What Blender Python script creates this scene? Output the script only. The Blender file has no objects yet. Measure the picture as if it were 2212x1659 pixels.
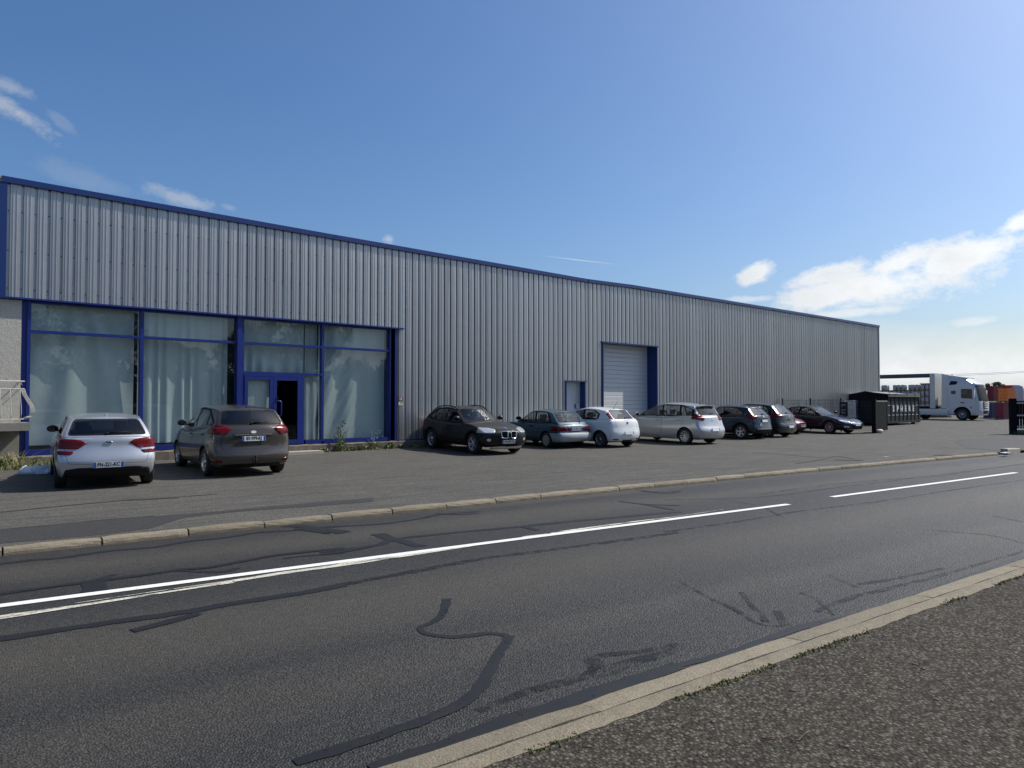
import bpy, bmesh, math, random
from mathutils import Vector, Matrix, noise
from mathutils.bvhtree import BVHTree
R = math.radians
random.seed(7)
S = bpy.context.scene
COL = S.collection

# ------------------------------------------------------------------ camera, sky, sun, exposure
EYE = 1.70
FPX = 1534.0                       # focal length in units of a 2212 px wide picture
PITCH = math.atan(38.5 / FPX)
cam = bpy.data.objects.new('camera', bpy.data.cameras.new('camera'))
COL.objects.link(cam)
cam.data.sensor_width = 36.0
cam.data.lens = FPX / 2212 * 36.0
cam.data.clip_start = 0.05
cam.data.clip_end = 6000
cam.location = (0, 0, EYE)
cam.rotation_euler = (R(90) + PITCH, 0, 0)
S.camera = cam

SUN_AZ = R(66.8)                   # clockwise from +Y
SUN_EL = R(47.0)
sd = Vector((math.sin(SUN_AZ) * math.cos(SUN_EL), math.cos(SUN_AZ) * math.cos(SUN_EL), math.sin(SUN_EL)))

world = bpy.data.worlds.new('World')
S.world = world
world.use_nodes = True
WT = world.node_tree
WT.nodes.clear()


def wn(t, **kw):
    n = WT.nodes.new(t)
    for k, v in kw.items():
        setattr(n, k, v)
    return n


def wmath(op, a, b=None, c=None, clamp=False):
    n = wn('ShaderNodeMath', operation=op, use_clamp=clamp)
    for i, v in enumerate((a, b, c)):
        if v is None:
            continue
        if isinstance(v, (int, float)):
            n.inputs[i].default_value = v
        else:
            WT.links.new(v, n.inputs[i])
    return n.outputs[0]


def build_sky():
    sky = wn('ShaderNodeTexSky', sky_type='NISHITA')
    sky.sun_disc = False
    sky.sun_elevation = SUN_EL
    sky.sun_rotation = SUN_AZ
    sky.altitude = 0
    sky.air_density = 1.0
    sky.dust_density = 2.2
    sky.ozone_density = 2.0
    bg = wn('ShaderNodeBackground')
    hs_ = wn('ShaderNodeHueSaturation')
    hs_.inputs['Saturation'].default_value = 1.2
    WT.links.new(sky.outputs[0], hs_.inputs['Color'])
    tn = wn('ShaderNodeMix', data_type='RGBA', blend_type='MULTIPLY')
    tn.inputs[0].default_value = 1.0
    tn.inputs[7].default_value = (0.85, 0.98, 1.13, 1)
    WT.links.new(hs_.outputs[0], tn.inputs[6])
    WT.links.new(tn.outputs[2], bg.inputs[0])
    bg.inputs[1].default_value = 0.115
    tc = wn('ShaderNodeTexCoord')
    nrm = wn('ShaderNodeVectorMath', operation='NORMALIZE')
    WT.links.new(tc.outputs['Generated'], nrm.inputs[0])
    sep = wn('ShaderNodeSeparateXYZ')
    WT.links.new(nrm.outputs[0], sep.inputs[0])
    az = wmath('ARCTAN2', sep.outputs[0], sep.outputs[1])
    el = wmath('ARCSINE', sep.outputs[2])
    # cloud noise on the direction sphere, flattened
    mp = wn('ShaderNodeMapping')
    mp.inputs['Scale'].default_value = (1, 1, 1.5)
    WT.links.new(nrm.outputs[0], mp.inputs[0])
    nz = wn('ShaderNodeTexNoise')
    nz.inputs['Scale'].default_value = 15.0
    nz.inputs['Detail'].default_value = 12.0
    nz.inputs['Roughness'].default_value = 0.68
    WT.links.new(mp.outputs[0], nz.inputs['Vector'])
    nzf = nz.outputs['Fac']
    big = wn('ShaderNodeTexNoise')
    big.inputs['Scale'].default_value = 3.2
    big.inputs['Detail'].default_value = 5.0
    WT.links.new(mp.outputs[0], big.inputs['Vector'])
    # single clouds: azimuth, elevation, half sizes, tilt (all degrees), weight
    clouds = []
    for cx, cy, hx, hy, tilt, wgt in ((1895, 618, 190, 44, 7, 1.0), (2085, 556, 165, 40, 15, 1.0), (1800, 645, 105, 22, 4, .95), (1795, 592, 85, 20, 12, .9), (1945, 568, 70, 30, 20, 1.0),
                                      (1640, 586, 38, 21, 30, .95), (1840, 676, 110, 13, 3, .7), (2110, 695, 46, 10, 3, .5), (2200, 482, 70, 26, 24, .95), (2330, 470, 120, 60, 15, 1.0),
                                      (1625, 645, 50, 9, 0, .5), (28, 240, 70, 24, -28, .55), (8, 180, 42, 16, -15, .36), (120, 256, 30, 12, -35, .16),
                                      (400, 432, 85, 20, -16, .42), (490, 446, 20, 9, -8, .2), (170, 385, 90, 26, -12, .13), (838, 515, 17, 15, -30, .45), (2180, 780, 90, 14, 6, .8)):
        ca = math.atan((cx - 1106) / 1534)
        ce = math.atan((868 - cy) / 1534 * math.cos(ca))
        clouds.append((math.degrees(ca), math.degrees(ce), hx * .0374 * math.cos(ca), hy * .0374 * math.cos(ca), tilt, wgt))
    clouds += [(-60, 25, 9, 4, 10, .6), (70, 12, 12, 4, 8, .9), (120, 16, 14, 4, 5, .7), (170, 14, 12, 4, -5, .8), (-110, 18, 12, 4, 5, .7), (-150, 11, 10, 3, 0, .7)]
    tot = None
    for a0, e0, ra, re, tilt, wgt in clouds:
        a = wmath('MULTIPLY', wmath('SUBTRACT', az, R(a0)), math.cos(R(e0)))
        e = wmath('SUBTRACT', el, R(e0))
        c, s = math.cos(R(tilt)), math.sin(R(tilt))
        p = wmath('ADD', wmath('MULTIPLY', a, c / R(ra)), wmath('MULTIPLY', e, s / R(ra)))
        q = wmath('ADD', wmath('MULTIPLY', a, -s / R(re)), wmath('MULTIPLY', e, c / R(re)))
        d = wmath('SQRT', wmath('ADD', wmath('MULTIPLY', p, p), wmath('MULTIPLY', q, q)))
        m = wmath('SUBTRACT', 1.0, d)
        m = wmath('ADD', m, wmath('MULTIPLY', wmath('SUBTRACT', nzf, 0.475), 3.4))
        m = wmath('MULTIPLY', m, wmath('MULTIPLY', wmath('SUBTRACT', 2.2, d), 1.6, clamp=True))
        m = wmath('MULTIPLY', wmath('MULTIPLY', m, 1.5, clamp=True), wgt)
        tot = m if tot is None else wmath('MAXIMUM', tot, m)
    # low bank of thin cloud along the horizon
    lo = wmath('SUBTRACT', 1.0, wmath('DIVIDE', wmath('ABSOLUTE', wmath('SUBTRACT', el, R(2.0))), R(2.9)))
    lo = wmath('ADD', lo, wmath('MULTIPLY', wmath('SUBTRACT', big.outputs['Fac'], 0.5), 2.6))
    lo = wmath('MULTIPLY', wmath('ADD', lo, 0.08), 0.8, clamp=True)
    tot = wmath('MAXIMUM', tot, lo)
    # thin contrail
    t1 = wmath('SUBTRACT', wmath('ADD', el, wmath('MULTIPLY', az, 0.134)), R(12.01))
    tr = wmath('SUBTRACT', 1.0, wmath('DIVIDE', wmath('ABSOLUTE', t1), R(0.045)))
    tr = wmath('MULTIPLY', wmath('MAXIMUM', tr, 0.0), wmath('SUBTRACT', 1.0, wmath('DIVIDE', wmath('ABSOLUTE', wmath('SUBTRACT', az, R(5.4))), R(3.4)), clamp=True))
    tr = wmath('MULTIPLY', wmath('MAXIMUM', tr, 0.0), 0.8, clamp=True)
    tot = wmath('MAXIMUM', tot, tr)
    above = wmath('MULTIPLY', wmath('ADD', el, R(0.5)), 40.0, clamp=True)
    tot = wmath('MULTIPLY', tot, above, clamp=True)
    # clouds are whiter towards the sun, greyer where dense
    dt = wn('ShaderNodeVectorMath', operation='DOT_PRODUCT')
    WT.links.new(nrm.outputs[0], dt.inputs[0])
    dt.inputs[1].default_value = sd
    br = wmath('MULTIPLY_ADD', dt.outputs['Value'], 0.62, 0.50)
    br = wmath('MULTIPLY', br, wmath('MULTIPLY_ADD', nzf, -0.5, 1.34))
    cb = wn('ShaderNodeBackground')
    cb.inputs[0].default_value = (0.94, 0.97, 1.0, 1)
    WT.links.new(br, cb.inputs[1])
    mx = wn('ShaderNodeMixShader')
    WT.links.new(tot, mx.inputs[0])
    WT.links.new(bg.outputs[0], mx.inputs[1])
    WT.links.new(cb.outputs[0], mx.inputs[2])
    out = wn('ShaderNodeOutputWorld')
    WT.links.new(mx.outputs[0], out.inputs[0])


build_sky()
sl = bpy.data.lights.new('sun', 'SUN')
sl.energy = 5.0
sl.angle = R(0.53)
sl.color = (1.0, 0.95, 0.87)
sun = bpy.data.objects.new('sun', sl)
COL.objects.link(sun)
sun.rotation_euler = (-sd).to_track_quat('-Z', 'Y').to_euler()
S.view_settings.view_transform = 'Standard'
S.view_settings.look = 'None'
S.view_settings.exposure = 0.0
S.view_settings.gamma = 1.0
S.view_settings.use_curve_mapping = False
S.render.engine = 'CYCLES'
S.cycles.max_bounces = 8
S.cycles.transparent_max_bounces = 16

# ------------------------------------------------------------------ places
WA = math.atan2(0.6584, 0.7527)                    # direction of the warehouse wall
U = Vector((math.cos(WA), math.sin(WA)))
N = Vector((-math.sin(WA), math.cos(WA)))
O = Vector((-12.26, 17.99))
QW = N.dot(O)


def lot_z(x, y):
    q = -0.6584 * x + 0.7527 * y
    s = (x - O.x) * U.x + (y - O.y) * U.y
    return 0.07 * min(1, max(0, (q - 17.5) / 4.1)) + 0.1 * min(1, max(0, (s - 25) / 30.0)) * min(1, max(0, (q - 9.5) / 4))


def ray(x, y):
    v = (829.5 - y) / FPX
    return Vector(((x - 1106) / FPX, math.cos(PITCH) - v * math.sin(PITCH), math.sin(PITCH) + v * math.cos(PITCH)))


def at(x, y, z=0.0):
    d = ray(x, y)
    return Vector((0, 0, EYE)) + d * ((z - EYE) / d.z)


def lot(x, y):
    z = 0.0
    for i in range(12):
        p = at(x, y, z)
        z = lot_z(p.x, p.y)
    return p


def wt(x, off=0.0, y=740):                         # picture column -> distance along the wall, at depth off behind its face
    d = ray(x, y)
    r = d.x / d.y
    o = O + N * off
    return (o.y * r - o.x) / (U.x - U.y * r)


# ------------------------------------------------------------------ helpers
def link(o, parent=None):
    COL.objects.link(o)
    if parent is not None:
        o.parent = parent
    return o


def tag(o, label=None, cat=None, group=None, kind=None):
    for k, v in (('label', label), ('category', cat), ('group', group), ('kind', kind)):
        if v:
            o[k] = v
    return o


def empty(name, loc=(0, 0, 0), rz=0.0, parent=None, **kw):
    o = bpy.data.objects.new(name, None)
    o.empty_display_size = 0.2
    o.location = loc
    o.rotation_euler = (0, 0, rz)
    link(o, parent)
    return tag(o, **kw)


def mesh_obj(name, bm, mats, parent=None, smooth=False, loc=None, rz=None, rot=None, sharp=None, **kw):
    me = bpy.data.meshes.new(name)
    bm.to_mesh(me)
    bm.free()
    for m in (mats if isinstance(mats, (list, tuple)) else [mats]):
        me.materials.append(m)
    if smooth:
        me.shade_smooth()
        if sharp:
            me.set_sharp_from_angle(angle=R(sharp))
    return data_obj(name, me, parent, loc, rz, rot, **kw)


def data_obj(name, me, parent=None, loc=None, rz=None, rot=None, **kw):
    o = bpy.data.objects.new(name, me)
    if loc is not None:
        o.location = loc
    if rz is not None:
        o.rotation_euler = (0, 0, rz)
    if rot is not None:
        o.rotation_euler = rot
    link(o, parent)
    return tag(o, **kw)


def copy_tree(o, parent=None):
    c = o.copy()
    link(c, parent)
    for ch in o.children:
        copy_tree(ch, c)
    return c


def box(bm, x0, x1, y0, y1, z0, z1, mi=0, M=None):
    vs = [bm.verts.new((x, y, z)) for z in (z0, z1) for y in (y0, y1) for x in (x0, x1)]
    if M is not None:
        for v in vs:
            v.co = M @ v.co
    fs = []
    for idx in ((0, 2, 3, 1), (4, 5, 7, 6), (0, 1, 5, 4), (2, 6, 7, 3), (0, 4, 6, 2), (1, 3, 7, 5)):
        f = bm.faces.new([vs[i] for i in idx])
        f.material_index = mi
        fs.append(f)
    return fs


def bevel(bm, w, seg=2, ang=30):
    es = [e for e in bm.edges if len(e.link_faces) == 2 and e.calc_face_angle(0) > R(ang)]
    bmesh.ops.bevel(bm, geom=es, offset=w, segments=seg, affect='EDGES', profile=0.6)


def bbox_obj(name, x0, x1, y0, y1, z0, z1, mat, parent=None, bev=0.0, seg=1, M=None, **kw):
    bm = bmesh.new()
    box(bm, x0, x1, y0, y1, z0, z1, M=M)
    if bev:
        bevel(bm, bev, seg)
    return mesh_obj(name, bm, mat, parent, **kw)


def tube(bm, pts, r, n=6, mi=0, cap=True):
    pts = [Vector(p) for p in pts]
    rings = []
    for i, p in enumerate(pts):
        t = (pts[min(i + 1, len(pts) - 1)] - pts[max(i - 1, 0)]).normalized()
        a = t.cross(Vector((0, 0, 1)) if abs(t.z) < 0.95 else Vector((1, 0, 0))).normalized()
        b = t.cross(a)
        rr = r[i] if isinstance(r, (list, tuple)) else r
        rings.append([bm.verts.new(p + (a * math.cos(2 * math.pi * k / n) + b * math.sin(2 * math.pi * k / n)) * rr) for k in range(n)])
    for i in range(len(rings) - 1):
        for k in range(n):
            f = bm.faces.new([rings[i][k], rings[i][(k + 1) % n], rings[i + 1][(k + 1) % n], rings[i + 1][k]])
            f.material_index = mi
            f.smooth = True
    if cap:
        bm.faces.new(rings[0][::-1]).material_index = mi
        bm.faces.new(rings[-1]).material_index = mi


def lathe(bm, prof, n=24, axis='z', mi=0, closed=False, smooth=True):
    rings = []
    for r, h in prof:
        ring = []
        for k in range(n):
            a = 2 * math.pi * k / n
            c, s = r * math.cos(a), r * math.sin(a)
            ring.append(bm.verts.new((c, s, h) if axis == 'z' else (c, h, s)))
        rings.append(ring)
    m = len(rings)
    for i in range(m if closed else m - 1):
        for k in range(n):
            q = [rings[i][k], rings[i][(k + 1) % n], rings[(i + 1) % m][(k + 1) % n], rings[(i + 1) % m][k]]
            f = bm.faces.new(q if axis == 'z' else q[::-1])
            f.material_index = mi
            f.smooth = smooth
    return rings


def ngon(bm, pts, mi=0):
    f = bm.faces.new([bm.verts.new(p) for p in pts])
    f.material_index = mi
    return f


def prism(bm, poly, h0, h1, plane='xy', mi=0):
    def P(a, b, h):
        return (a, b, h) if plane == 'xy' else ((a, h, b) if plane == 'xz' else (h, a, b))
    lo = [bm.verts.new(P(a, b, h0)) for a, b in poly]
    hi = [bm.verts.new(P(a, b, h1)) for a, b in poly]
    n = len(poly)
    fs = [bm.faces.new(lo[::-1]), bm.faces.new(hi)]
    for i in range(n):
        fs.append(bm.faces.new([lo[i], lo[(i + 1) % n], hi[(i + 1) % n], hi[i]]))
    for f in fs:
        f.material_index = mi
    bmesh.ops.recalc_face_normals(bm, faces=fs)


TXT = {}


def text_mesh(s, mat, size=1.0, ext=0.0, sx=1.0):
    k = (s, mat.name, size, ext, sx)
    if k in TXT:
        return TXT[k]
    cu = bpy.data.curves.new('lettering', 'FONT')
    cu.body = s
    cu.size = size
    cu.extrude = ext
    cu.align_x = 'CENTER'
    cu.align_y = 'CENTER'
    cu.resolution_u = 3
    cu.offset = size * 0.035                       # a bolder face
    o = bpy.data.objects.new('lettering', cu)
    COL.objects.link(o)
    bpy.context.view_layer.update()
    me = bpy.data.meshes.new_from_object(o.evaluated_get(bpy.context.evaluated_depsgraph_get()))
    bpy.data.objects.remove(o)
    if sx != 1.0:
        for v in me.vertices:
            v.co.x *= sx
    me.materials.clear()
    me.materials.append(mat)
    TXT[k] = me
    return me


def lerp(a, b, t):
    return a + (b - a) * t


def interp(tab, x):
    if x <= tab[0][0]:
        return tab[0][1]
    for (x0, y0), (x1, y1) in zip(tab, tab[1:]):
        if x <= x1:
            return y0 + (y1 - y0) * (x - x0) / (x1 - x0)
    return tab[-1][1]


def sinterp(tab, x):                               # smooth (Catmull-Rom / Hermite) version of interp
    n = len(tab)
    if x <= tab[0][0]:
        return tab[0][1]
    if x >= tab[-1][0]:
        return tab[-1][1]
    sl_ = [(tab[i + 1][1] - tab[i][1]) / (tab[i + 1][0] - tab[i][0]) for i in range(n - 1)]
    for i in range(n - 1):
        x0, y0 = tab[i]
        x1, y1 = tab[i + 1]
        if x <= x1:
            h = x1 - x0
            m0 = sl_[i] if i == 0 else (sl_[i - 1] + sl_[i]) / 2
            m1 = sl_[i] if i == n - 2 else (sl_[i] + sl_[i + 1]) / 2
            t = (x - x0) / h
            return ((2 * t ** 3 - 3 * t ** 2 + 1) * y0 + (t ** 3 - 2 * t ** 2 + t) * h * m0
                    + (-2 * t ** 3 + 3 * t ** 2) * y1 + (t ** 3 - t ** 2) * h * m1)


# ------------------------------------------------------------------ materials
MATS = {}


class NT:
    def __init__(self, name):
        self.m = bpy.data.materials.new(name)
        self.m.use_nodes = True
        self.t = self.m.node_tree
        self.b = self.t.nodes['Principled BSDF']
        MATS[name] = self.m

    def n(self, typ, **kw):
        x = self.t.nodes.new(typ)
        for k, v in kw.items():
            if k.startswith('i_'):
                x.inputs[k[2:].replace('_', ' ')].default_value = v
            else:
                setattr(x, k, v)
        return x

    def l(self, a, b):
        self.t.links.new(a, b)

    def coords(self, kind='Object', scale=(1, 1, 1)):
        tc = self.n('ShaderNodeTexCoord')
        mp = self.n('ShaderNodeMapping')
        mp.inputs['Scale'].default_value = scale
        self.l(tc.outputs[kind], mp.inputs[0])
        return mp.outputs[0]

    def noise(self, vec, scale, detail=4, rough=0.6):
        x = self.n('ShaderNodeTexNoise')
        x.inputs['Scale'].default_value = scale
        x.inputs['Detail'].default_value = detail
        x.inputs['Roughness'].default_value = rough
        self.l(vec, x.inputs['Vector'])
        return x.outputs['Fac']

    def ramp(self, fac, stops):
        x = self.n('ShaderNodeValToRGB')
        e = x.color_ramp.elements
        while len(e) < len(stops):
            e.new(0.5)
        for el_, (p, c) in zip(e, stops):
            el_.position = p
            el_.color = (c, c, c, 1) if isinstance(c, (int, float)) else (*c, 1)
        self.l(fac, x.inputs[0])
        return x.outputs[0]

    def mix(self, fac, a, b, mode='MIX'):
        x = self.n('ShaderNodeMix', data_type='RGBA', blend_type=mode)
        for s, v in ((0, fac), (6, a), (7, b)):
            if isinstance(v, (int, float)):
                x.inputs[s].default_value = v if s == 0 else (v, v, v, 1)
            elif isinstance(v, tuple):
                x.inputs[s].default_value = (*v, 1)
            else:
                self.l(v, x.inputs[s])
        return x.outputs[2]

    def math(self, op, a, b=0.5, clamp=False):
        x = self.n('ShaderNodeMath', operation=op, use_clamp=clamp)
        for i, v in enumerate((a, b)):
            if isinstance(v, (int, float)):
                x.inputs[i].default_value = v
            else:
                self.l(v, x.inputs[i])
        return x.outputs[0]

    def bump(self, h, strength=0.5, dist=0.01):
        x = self.n('ShaderNodeBump')
        x.inputs['Strength'].default_value = strength
        x.inputs['Distance'].default_value = dist
        self.l(h, x.inputs['Height'])
        self.l(x.outputs[0], self.b.inputs['Normal'])

    def set(self, **kw):
        for k, v in kw.items():
            s = self.b.inputs[k.replace('_', ' ')]
            if isinstance(v, (int, float)):
                s.default_value = v
            elif isinstance(v, tuple):
                s.default_value = (*v, 1) if len(v) == 3 else v
            else:
                self.l(v, s)
        return self


def plain(name, col, rough=0.5, metal=0.0, coat=0.0, vary=0.12, vs=6.0, spec=0.5, **kw):
    m = NT(name)
    v = m.coords()
    c = m.mix(m.noise(v, vs, 5), tuple(x * (1 - vary) for x in col), tuple(min(1, x * (1 + vary)) for x in col))
    r = m.math('MULTIPLY_ADD', m.noise(v, vs * 2.3, 3), rough * 0.35)
    r.node.inputs[2].default_value = rough * 0.82
    m.set(Base_Color=c, Roughness=r, Metallic=metal, Coat_Weight=coat, Specular_IOR_Level=spec, **kw)
    if coat:
        m.set(Coat_Roughness=0.04)
    return m.m


def paint(name, col, metal=0.45, rough=0.38, dirt=0.25, coat=0.8):
    dirt *= 0.5
    m = NT(name)
    v = m.coords()
    g = m.n('ShaderNodeNewGeometry')
    sp = m.n('ShaderNodeSeparateXYZ')
    m.l(v, sp.inputs[0])
    low = m.math('SUBTRACT', 1.0, m.math('DIVIDE', sp.outputs[2], 0.75), clamp=True)
    d = m.math('MULTIPLY', m.math('MULTIPLY', low, m.noise(v, 5, 6)), dirt * 2.2, clamp=True)
    film = m.math('MULTIPLY', m.noise(v, 2.0, 6), dirt * 0.16)
    d = m.math('ADD', d, film, clamp=True)
    fl = m.noise(v, 900, 1)
    c0 = m.mix(fl, tuple(x * 0.9 for x in col), tuple(min(1, x * 1.1) for x in col))
    m.set(Base_Color=m.mix(d, c0, (0.16, 0.145, 0.12)), Metallic=m.math('MULTIPLY', m.math('SUBTRACT', 1.0, d), metal),
          Roughness=m.math('ADD', m.math('MULTIPLY', d, 0.4), rough), Coat_Weight=m.math('SUBTRACT', coat, m.math('MULTIPLY', d, 0.8), clamp=True), Coat_Roughness=0.03, Specular_IOR_Level=0.3)
    return m.m


def glass(name, tint, gloss=1.0, rough=0.0, film=0.0, filmcol=(0.25, 0.27, 0.25)):
    m = NT(name)
    t = m.t
    t.nodes.remove(m.b)
    tr = m.n('ShaderNodeBsdfTransparent')
    tr.inputs[0].default_value = (*tint, 1)
    gl = m.n('ShaderNodeBsdfGlossy')
    gl.inputs['Roughness'].default_value = rough
    fr = m.n('ShaderNodeLayerWeight')                  # facing: the same from both sides of the pane
    fr.inputs[0].default_value = 0.5
    f = m.math('POWER', fr.outputs['Facing'], 5.0)
    f = m.math('MULTIPLY', m.math('ADD', m.math('MULTIPLY', f, 0.95), 0.045), 1.7 * gloss, clamp=True)
    mx = m.n('ShaderNodeMixShader')
    m.l(f, mx.inputs[0])
    m.l(tr.outputs[0], mx.inputs[1])
    m.l(gl.outputs[0], mx.inputs[2])
    last = mx.outputs[0]
    if film:
        df = m.n('ShaderNodeBsdfDiffuse')
        df.inputs[0].default_value = (*filmcol, 1)
        v = m.coords(scale=(1, 1, 0.35))
        m2 = m.n('ShaderNodeMixShader')
        m.l(m.math('MULTIPLY', m.noise(v, 3.0, 7), film), m2.inputs[0])
        m.l(last, m2.inputs[1])
        m.l(df.outputs[0], m2.inputs[2])
        last = m2.outputs[0]
    m.l(last, t.nodes['Material Output'].inputs[0])
    return m.m


def asphalt(name, lo, hi, agg=70.0, bump=0.6, track=None, rough=0.78, streak=0.0, spec=0.4, tint=(1.0, 0.965, 0.90)):
    m = NT(name)
    v = m.coords()
    vo = m.n('ShaderNodeTexVoronoi')
    vo.inputs['Scale'].default_value = agg
    m.l(v, vo.inputs['Vector'])
    grain = m.math('MULTIPLY', m.n('ShaderNodeSeparateColor').outputs[0], 1.0)
    sc = grain.node.inputs[0].links[0].from_node
    m.l(vo.outputs['Color'], sc.inputs[0])
    fine = m.noise(v, agg * 0.55, 3, 0.75)
    big = m.noise(v, 0.55, 6, 0.6)
    mid = m.noise(v, 3.5, 5, 0.65)
    k = m.math('ADD', m.math('MULTIPLY', m.math('POWER', grain, 1.5), 0.75), m.math('MULTIPLY', fine, 0.35))
    k = m.math('MULTIPLY', k, m.math('ADD', 0.45, m.math('ADD', m.math('MULTIPLY', big, 0.65), m.math('MULTIPLY', mid, 0.45))))
    k = m.math('MULTIPLY', k, m.ramp(vo.outputs['Distance'], [(0.22, 1.0), (0.62, 0.35)]), clamp=True)
    spots = m.ramp(m.noise(v, 1.1, 3, 0.5), [(0.66, 0.0), (0.74, 1.0)])
    k = m.math('MULTIPLY', k, m.math('SUBTRACT', 1.0, m.math('MULTIPLY', spots, 0.35)))
    c = m.mix(k, tuple(lo * x for x in tint), tuple(hi * x for x in tint))
    if track:                                          # pale polished wheel paths and darker edges run along the road (object x)
        sp = m.n('ShaderNodeSeparateXYZ')
        m.l(v, sp.inputs[0])
        wob = m.math('MULTIPLY', m.math('SUBTRACT', m.noise(m.coords(scale=(0.10, 0.6, 1.0)), 1.5, 5, 0.6), 0.5), 1.3)
        yy = m.math('ADD', sp.outputs[1], wob)
        f = None
        for c_, w_, g_ in ((1.35, 0.55, 1.0), (-1.75, 0.8, 1.0), (-3.3, 0.35, 0.6), (2.75, 0.22, 0.9)):
            e = m.math('DIVIDE', m.math('SUBTRACT', yy, c_), w_)
            e = m.math('MULTIPLY', m.math('POWER', 2.718, m.math('MULTIPLY', m.math('MULTIPLY', e, e), -1.0)), g_)
            f = e if f is None else m.math('MAXIMUM', f, e)
        c = m.mix(m.math('MULTIPLY', f, 0.85), c, m.mix(k, tuple(x * 0.3 for x in track), track))
    if streak:
        vs_ = m.coords(scale=(0.25, 2.5, 1.0))
        s2 = m.ramp(m.noise(vs_, 2.0, 6, 0.7), [(0.45, 0.0), (0.7, 1.0)])
        c = m.mix(m.math('MULTIPLY', s2, streak), c, tuple(lo * 0.8 * x for x in tint))
    m.set(Base_Color=c, Roughness=m.math('MULTIPLY_ADD', k, -0.12), Specular_IOR_Level=spec)
    m.b.inputs['Roughness'].links[0].from_node.inputs[2].default_value = rough
    h = m.math('ADD', m.math('MULTIPLY', vo.outputs['Distance'], -1.0), m.math('MULTIPLY', fine, 1.2))
    m.bump(h, bump, 0.010)
    return m.m


M_road = asphalt('road_asphalt', 0.009, 0.078, agg=72, bump=0.8, rough=0.64, track=(0.125, 0.112, 0.086), spec=0.38, tint=(1.0, 0.955, 0.87))
M_lot = asphalt('lot_asphalt', 0.036, 0.27, agg=80, bump=0.5, streak=0.6, rough=0.85, spec=0.22, tint=(1.0, 0.95, 0.84))
M_walk = asphalt('pavement_asphalt', 0.016, 0.185, agg=46, bump=1.0, rough=0.9, spec=0.12, tint=(1.0, 0.89, 0.71))
M_patch = asphalt('patch_asphalt', 0.02, 0.085, agg=110, bump=0.35)
def tar(name, lo, hi, col=(0.0095, 0.009, 0.0085)):
    m = NT(name)
    v = m.coords()
    f = m.math('ADD', m.math('MULTIPLY', m.noise(v, 7, 5, 0.7), 0.6), m.math('MULTIPLY', m.noise(v, 60, 3, 0.7), 0.4))
    f = m.ramp(f, [(lo, 0.0), (hi, 1.0)])
    m.set(Base_Color=m.mix(m.noise(v, 30, 4), tuple(x * .7 for x in col), tuple(x * 1.5 for x in col)), Roughness=m.math('ADD', 0.38, m.math('MULTIPLY', m.noise(v, 5, 4), 0.4)), Specular_IOR_Level=0.4, Alpha=f)
    m.bump(m.noise(v, 90, 3), 0.4, 0.004)
    return m.m


M_tar = tar('tar', 0.31, 0.42)
M_tarworn = tar('worn_tar', 0.44, 0.60)
M_line = NT('road_paint')
_v = M_line.coords()
_w = M_line.ramp(M_line.noise(_v, 34, 6, 0.7), [(0.30, 0.0), (0.42, 1.0)])
M_line.set(Base_Color=M_line.mix(_w, (0.22, 0.21, 0.19), M_line.mix(M_line.noise(_v, 5, 4), (0.68, 0.67, 0.62), (0.86, 0.85, 0.8))), Roughness=0.6)
M_line.bump(M_line.noise(_v, 80, 3), 0.3, 0.004)
M_line = M_line.m
M_old = NT('worn_road_paint')
_v = M_old.coords()
_vs = M_old.coords(scale=(0.35, 2.5, 1))
_w = M_old.math('ADD', M_old.math('MULTIPLY', M_old.noise(_vs, 9, 7, 0.75), 0.7), M_old.math('MULTIPLY', M_old.noise(_v, 45, 4, 0.7), 0.3))
_w = M_old.ramp(_w, [(0.43, 0.0), (0.53, 1.0)])
M_old.set(Base_Color=M_old.mix(_w, (0.03, 0.03, 0.03), (0.62, 0.59, 0.48)), Roughness=0.7)
M_old = M_old.m


def stone(name, a, b, vs=4.0, crack=0.0, bump=0.5, grain=120):
    m = NT(name)
    v = m.coords()
    oi = m.n('ShaderNodeObjectInfo')
    k = m.math('ADD', m.math('MULTIPLY', m.noise(v, vs, 7, 0.7), 0.75), m.math('MULTIPLY', oi.outputs['Random'], 0.25))
    c = m.mix(k, a, b)
    c = m.mix(m.math('MULTIPLY', m.ramp(m.noise(v, grain, 2, 0.8), [(0.42, 0.0), (0.68, 1.0)]), 0.65), c, tuple(x * 0.45 for x in a))
    m.set(Base_Color=c, Roughness=0.85)
    m.bump(m.math('ADD', m.noise(v, grain * 0.7, 4, 0.7), m.noise(v, 9, 5)), bump, 0.008)
    return m.m


M_kerb = stone('kerb_concrete', (0.11, 0.095, 0.065), (0.39, 0.33, 0.23), vs=5, bump=1.0, grain=90)
M_conc = stone('old_concrete', (0.16, 0.15, 0.125), (0.36, 0.34, 0.29), vs=2.2)
M_plinth = stone('plinth_concrete', (0.05, 0.045, 0.035), (0.26, 0.22, 0.17), vs=2.5, bump=0.9)
M_plaster = stone('roughcast_plaster', (0.44, 0.42, 0.36), (0.62, 0.59, 0.52), vs=1.4, grain=60, bump=1.0)
M_step = stone('step_concrete', (0.30, 0.28, 0.22), (0.5, 0.47, 0.38), vs=4)


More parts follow.
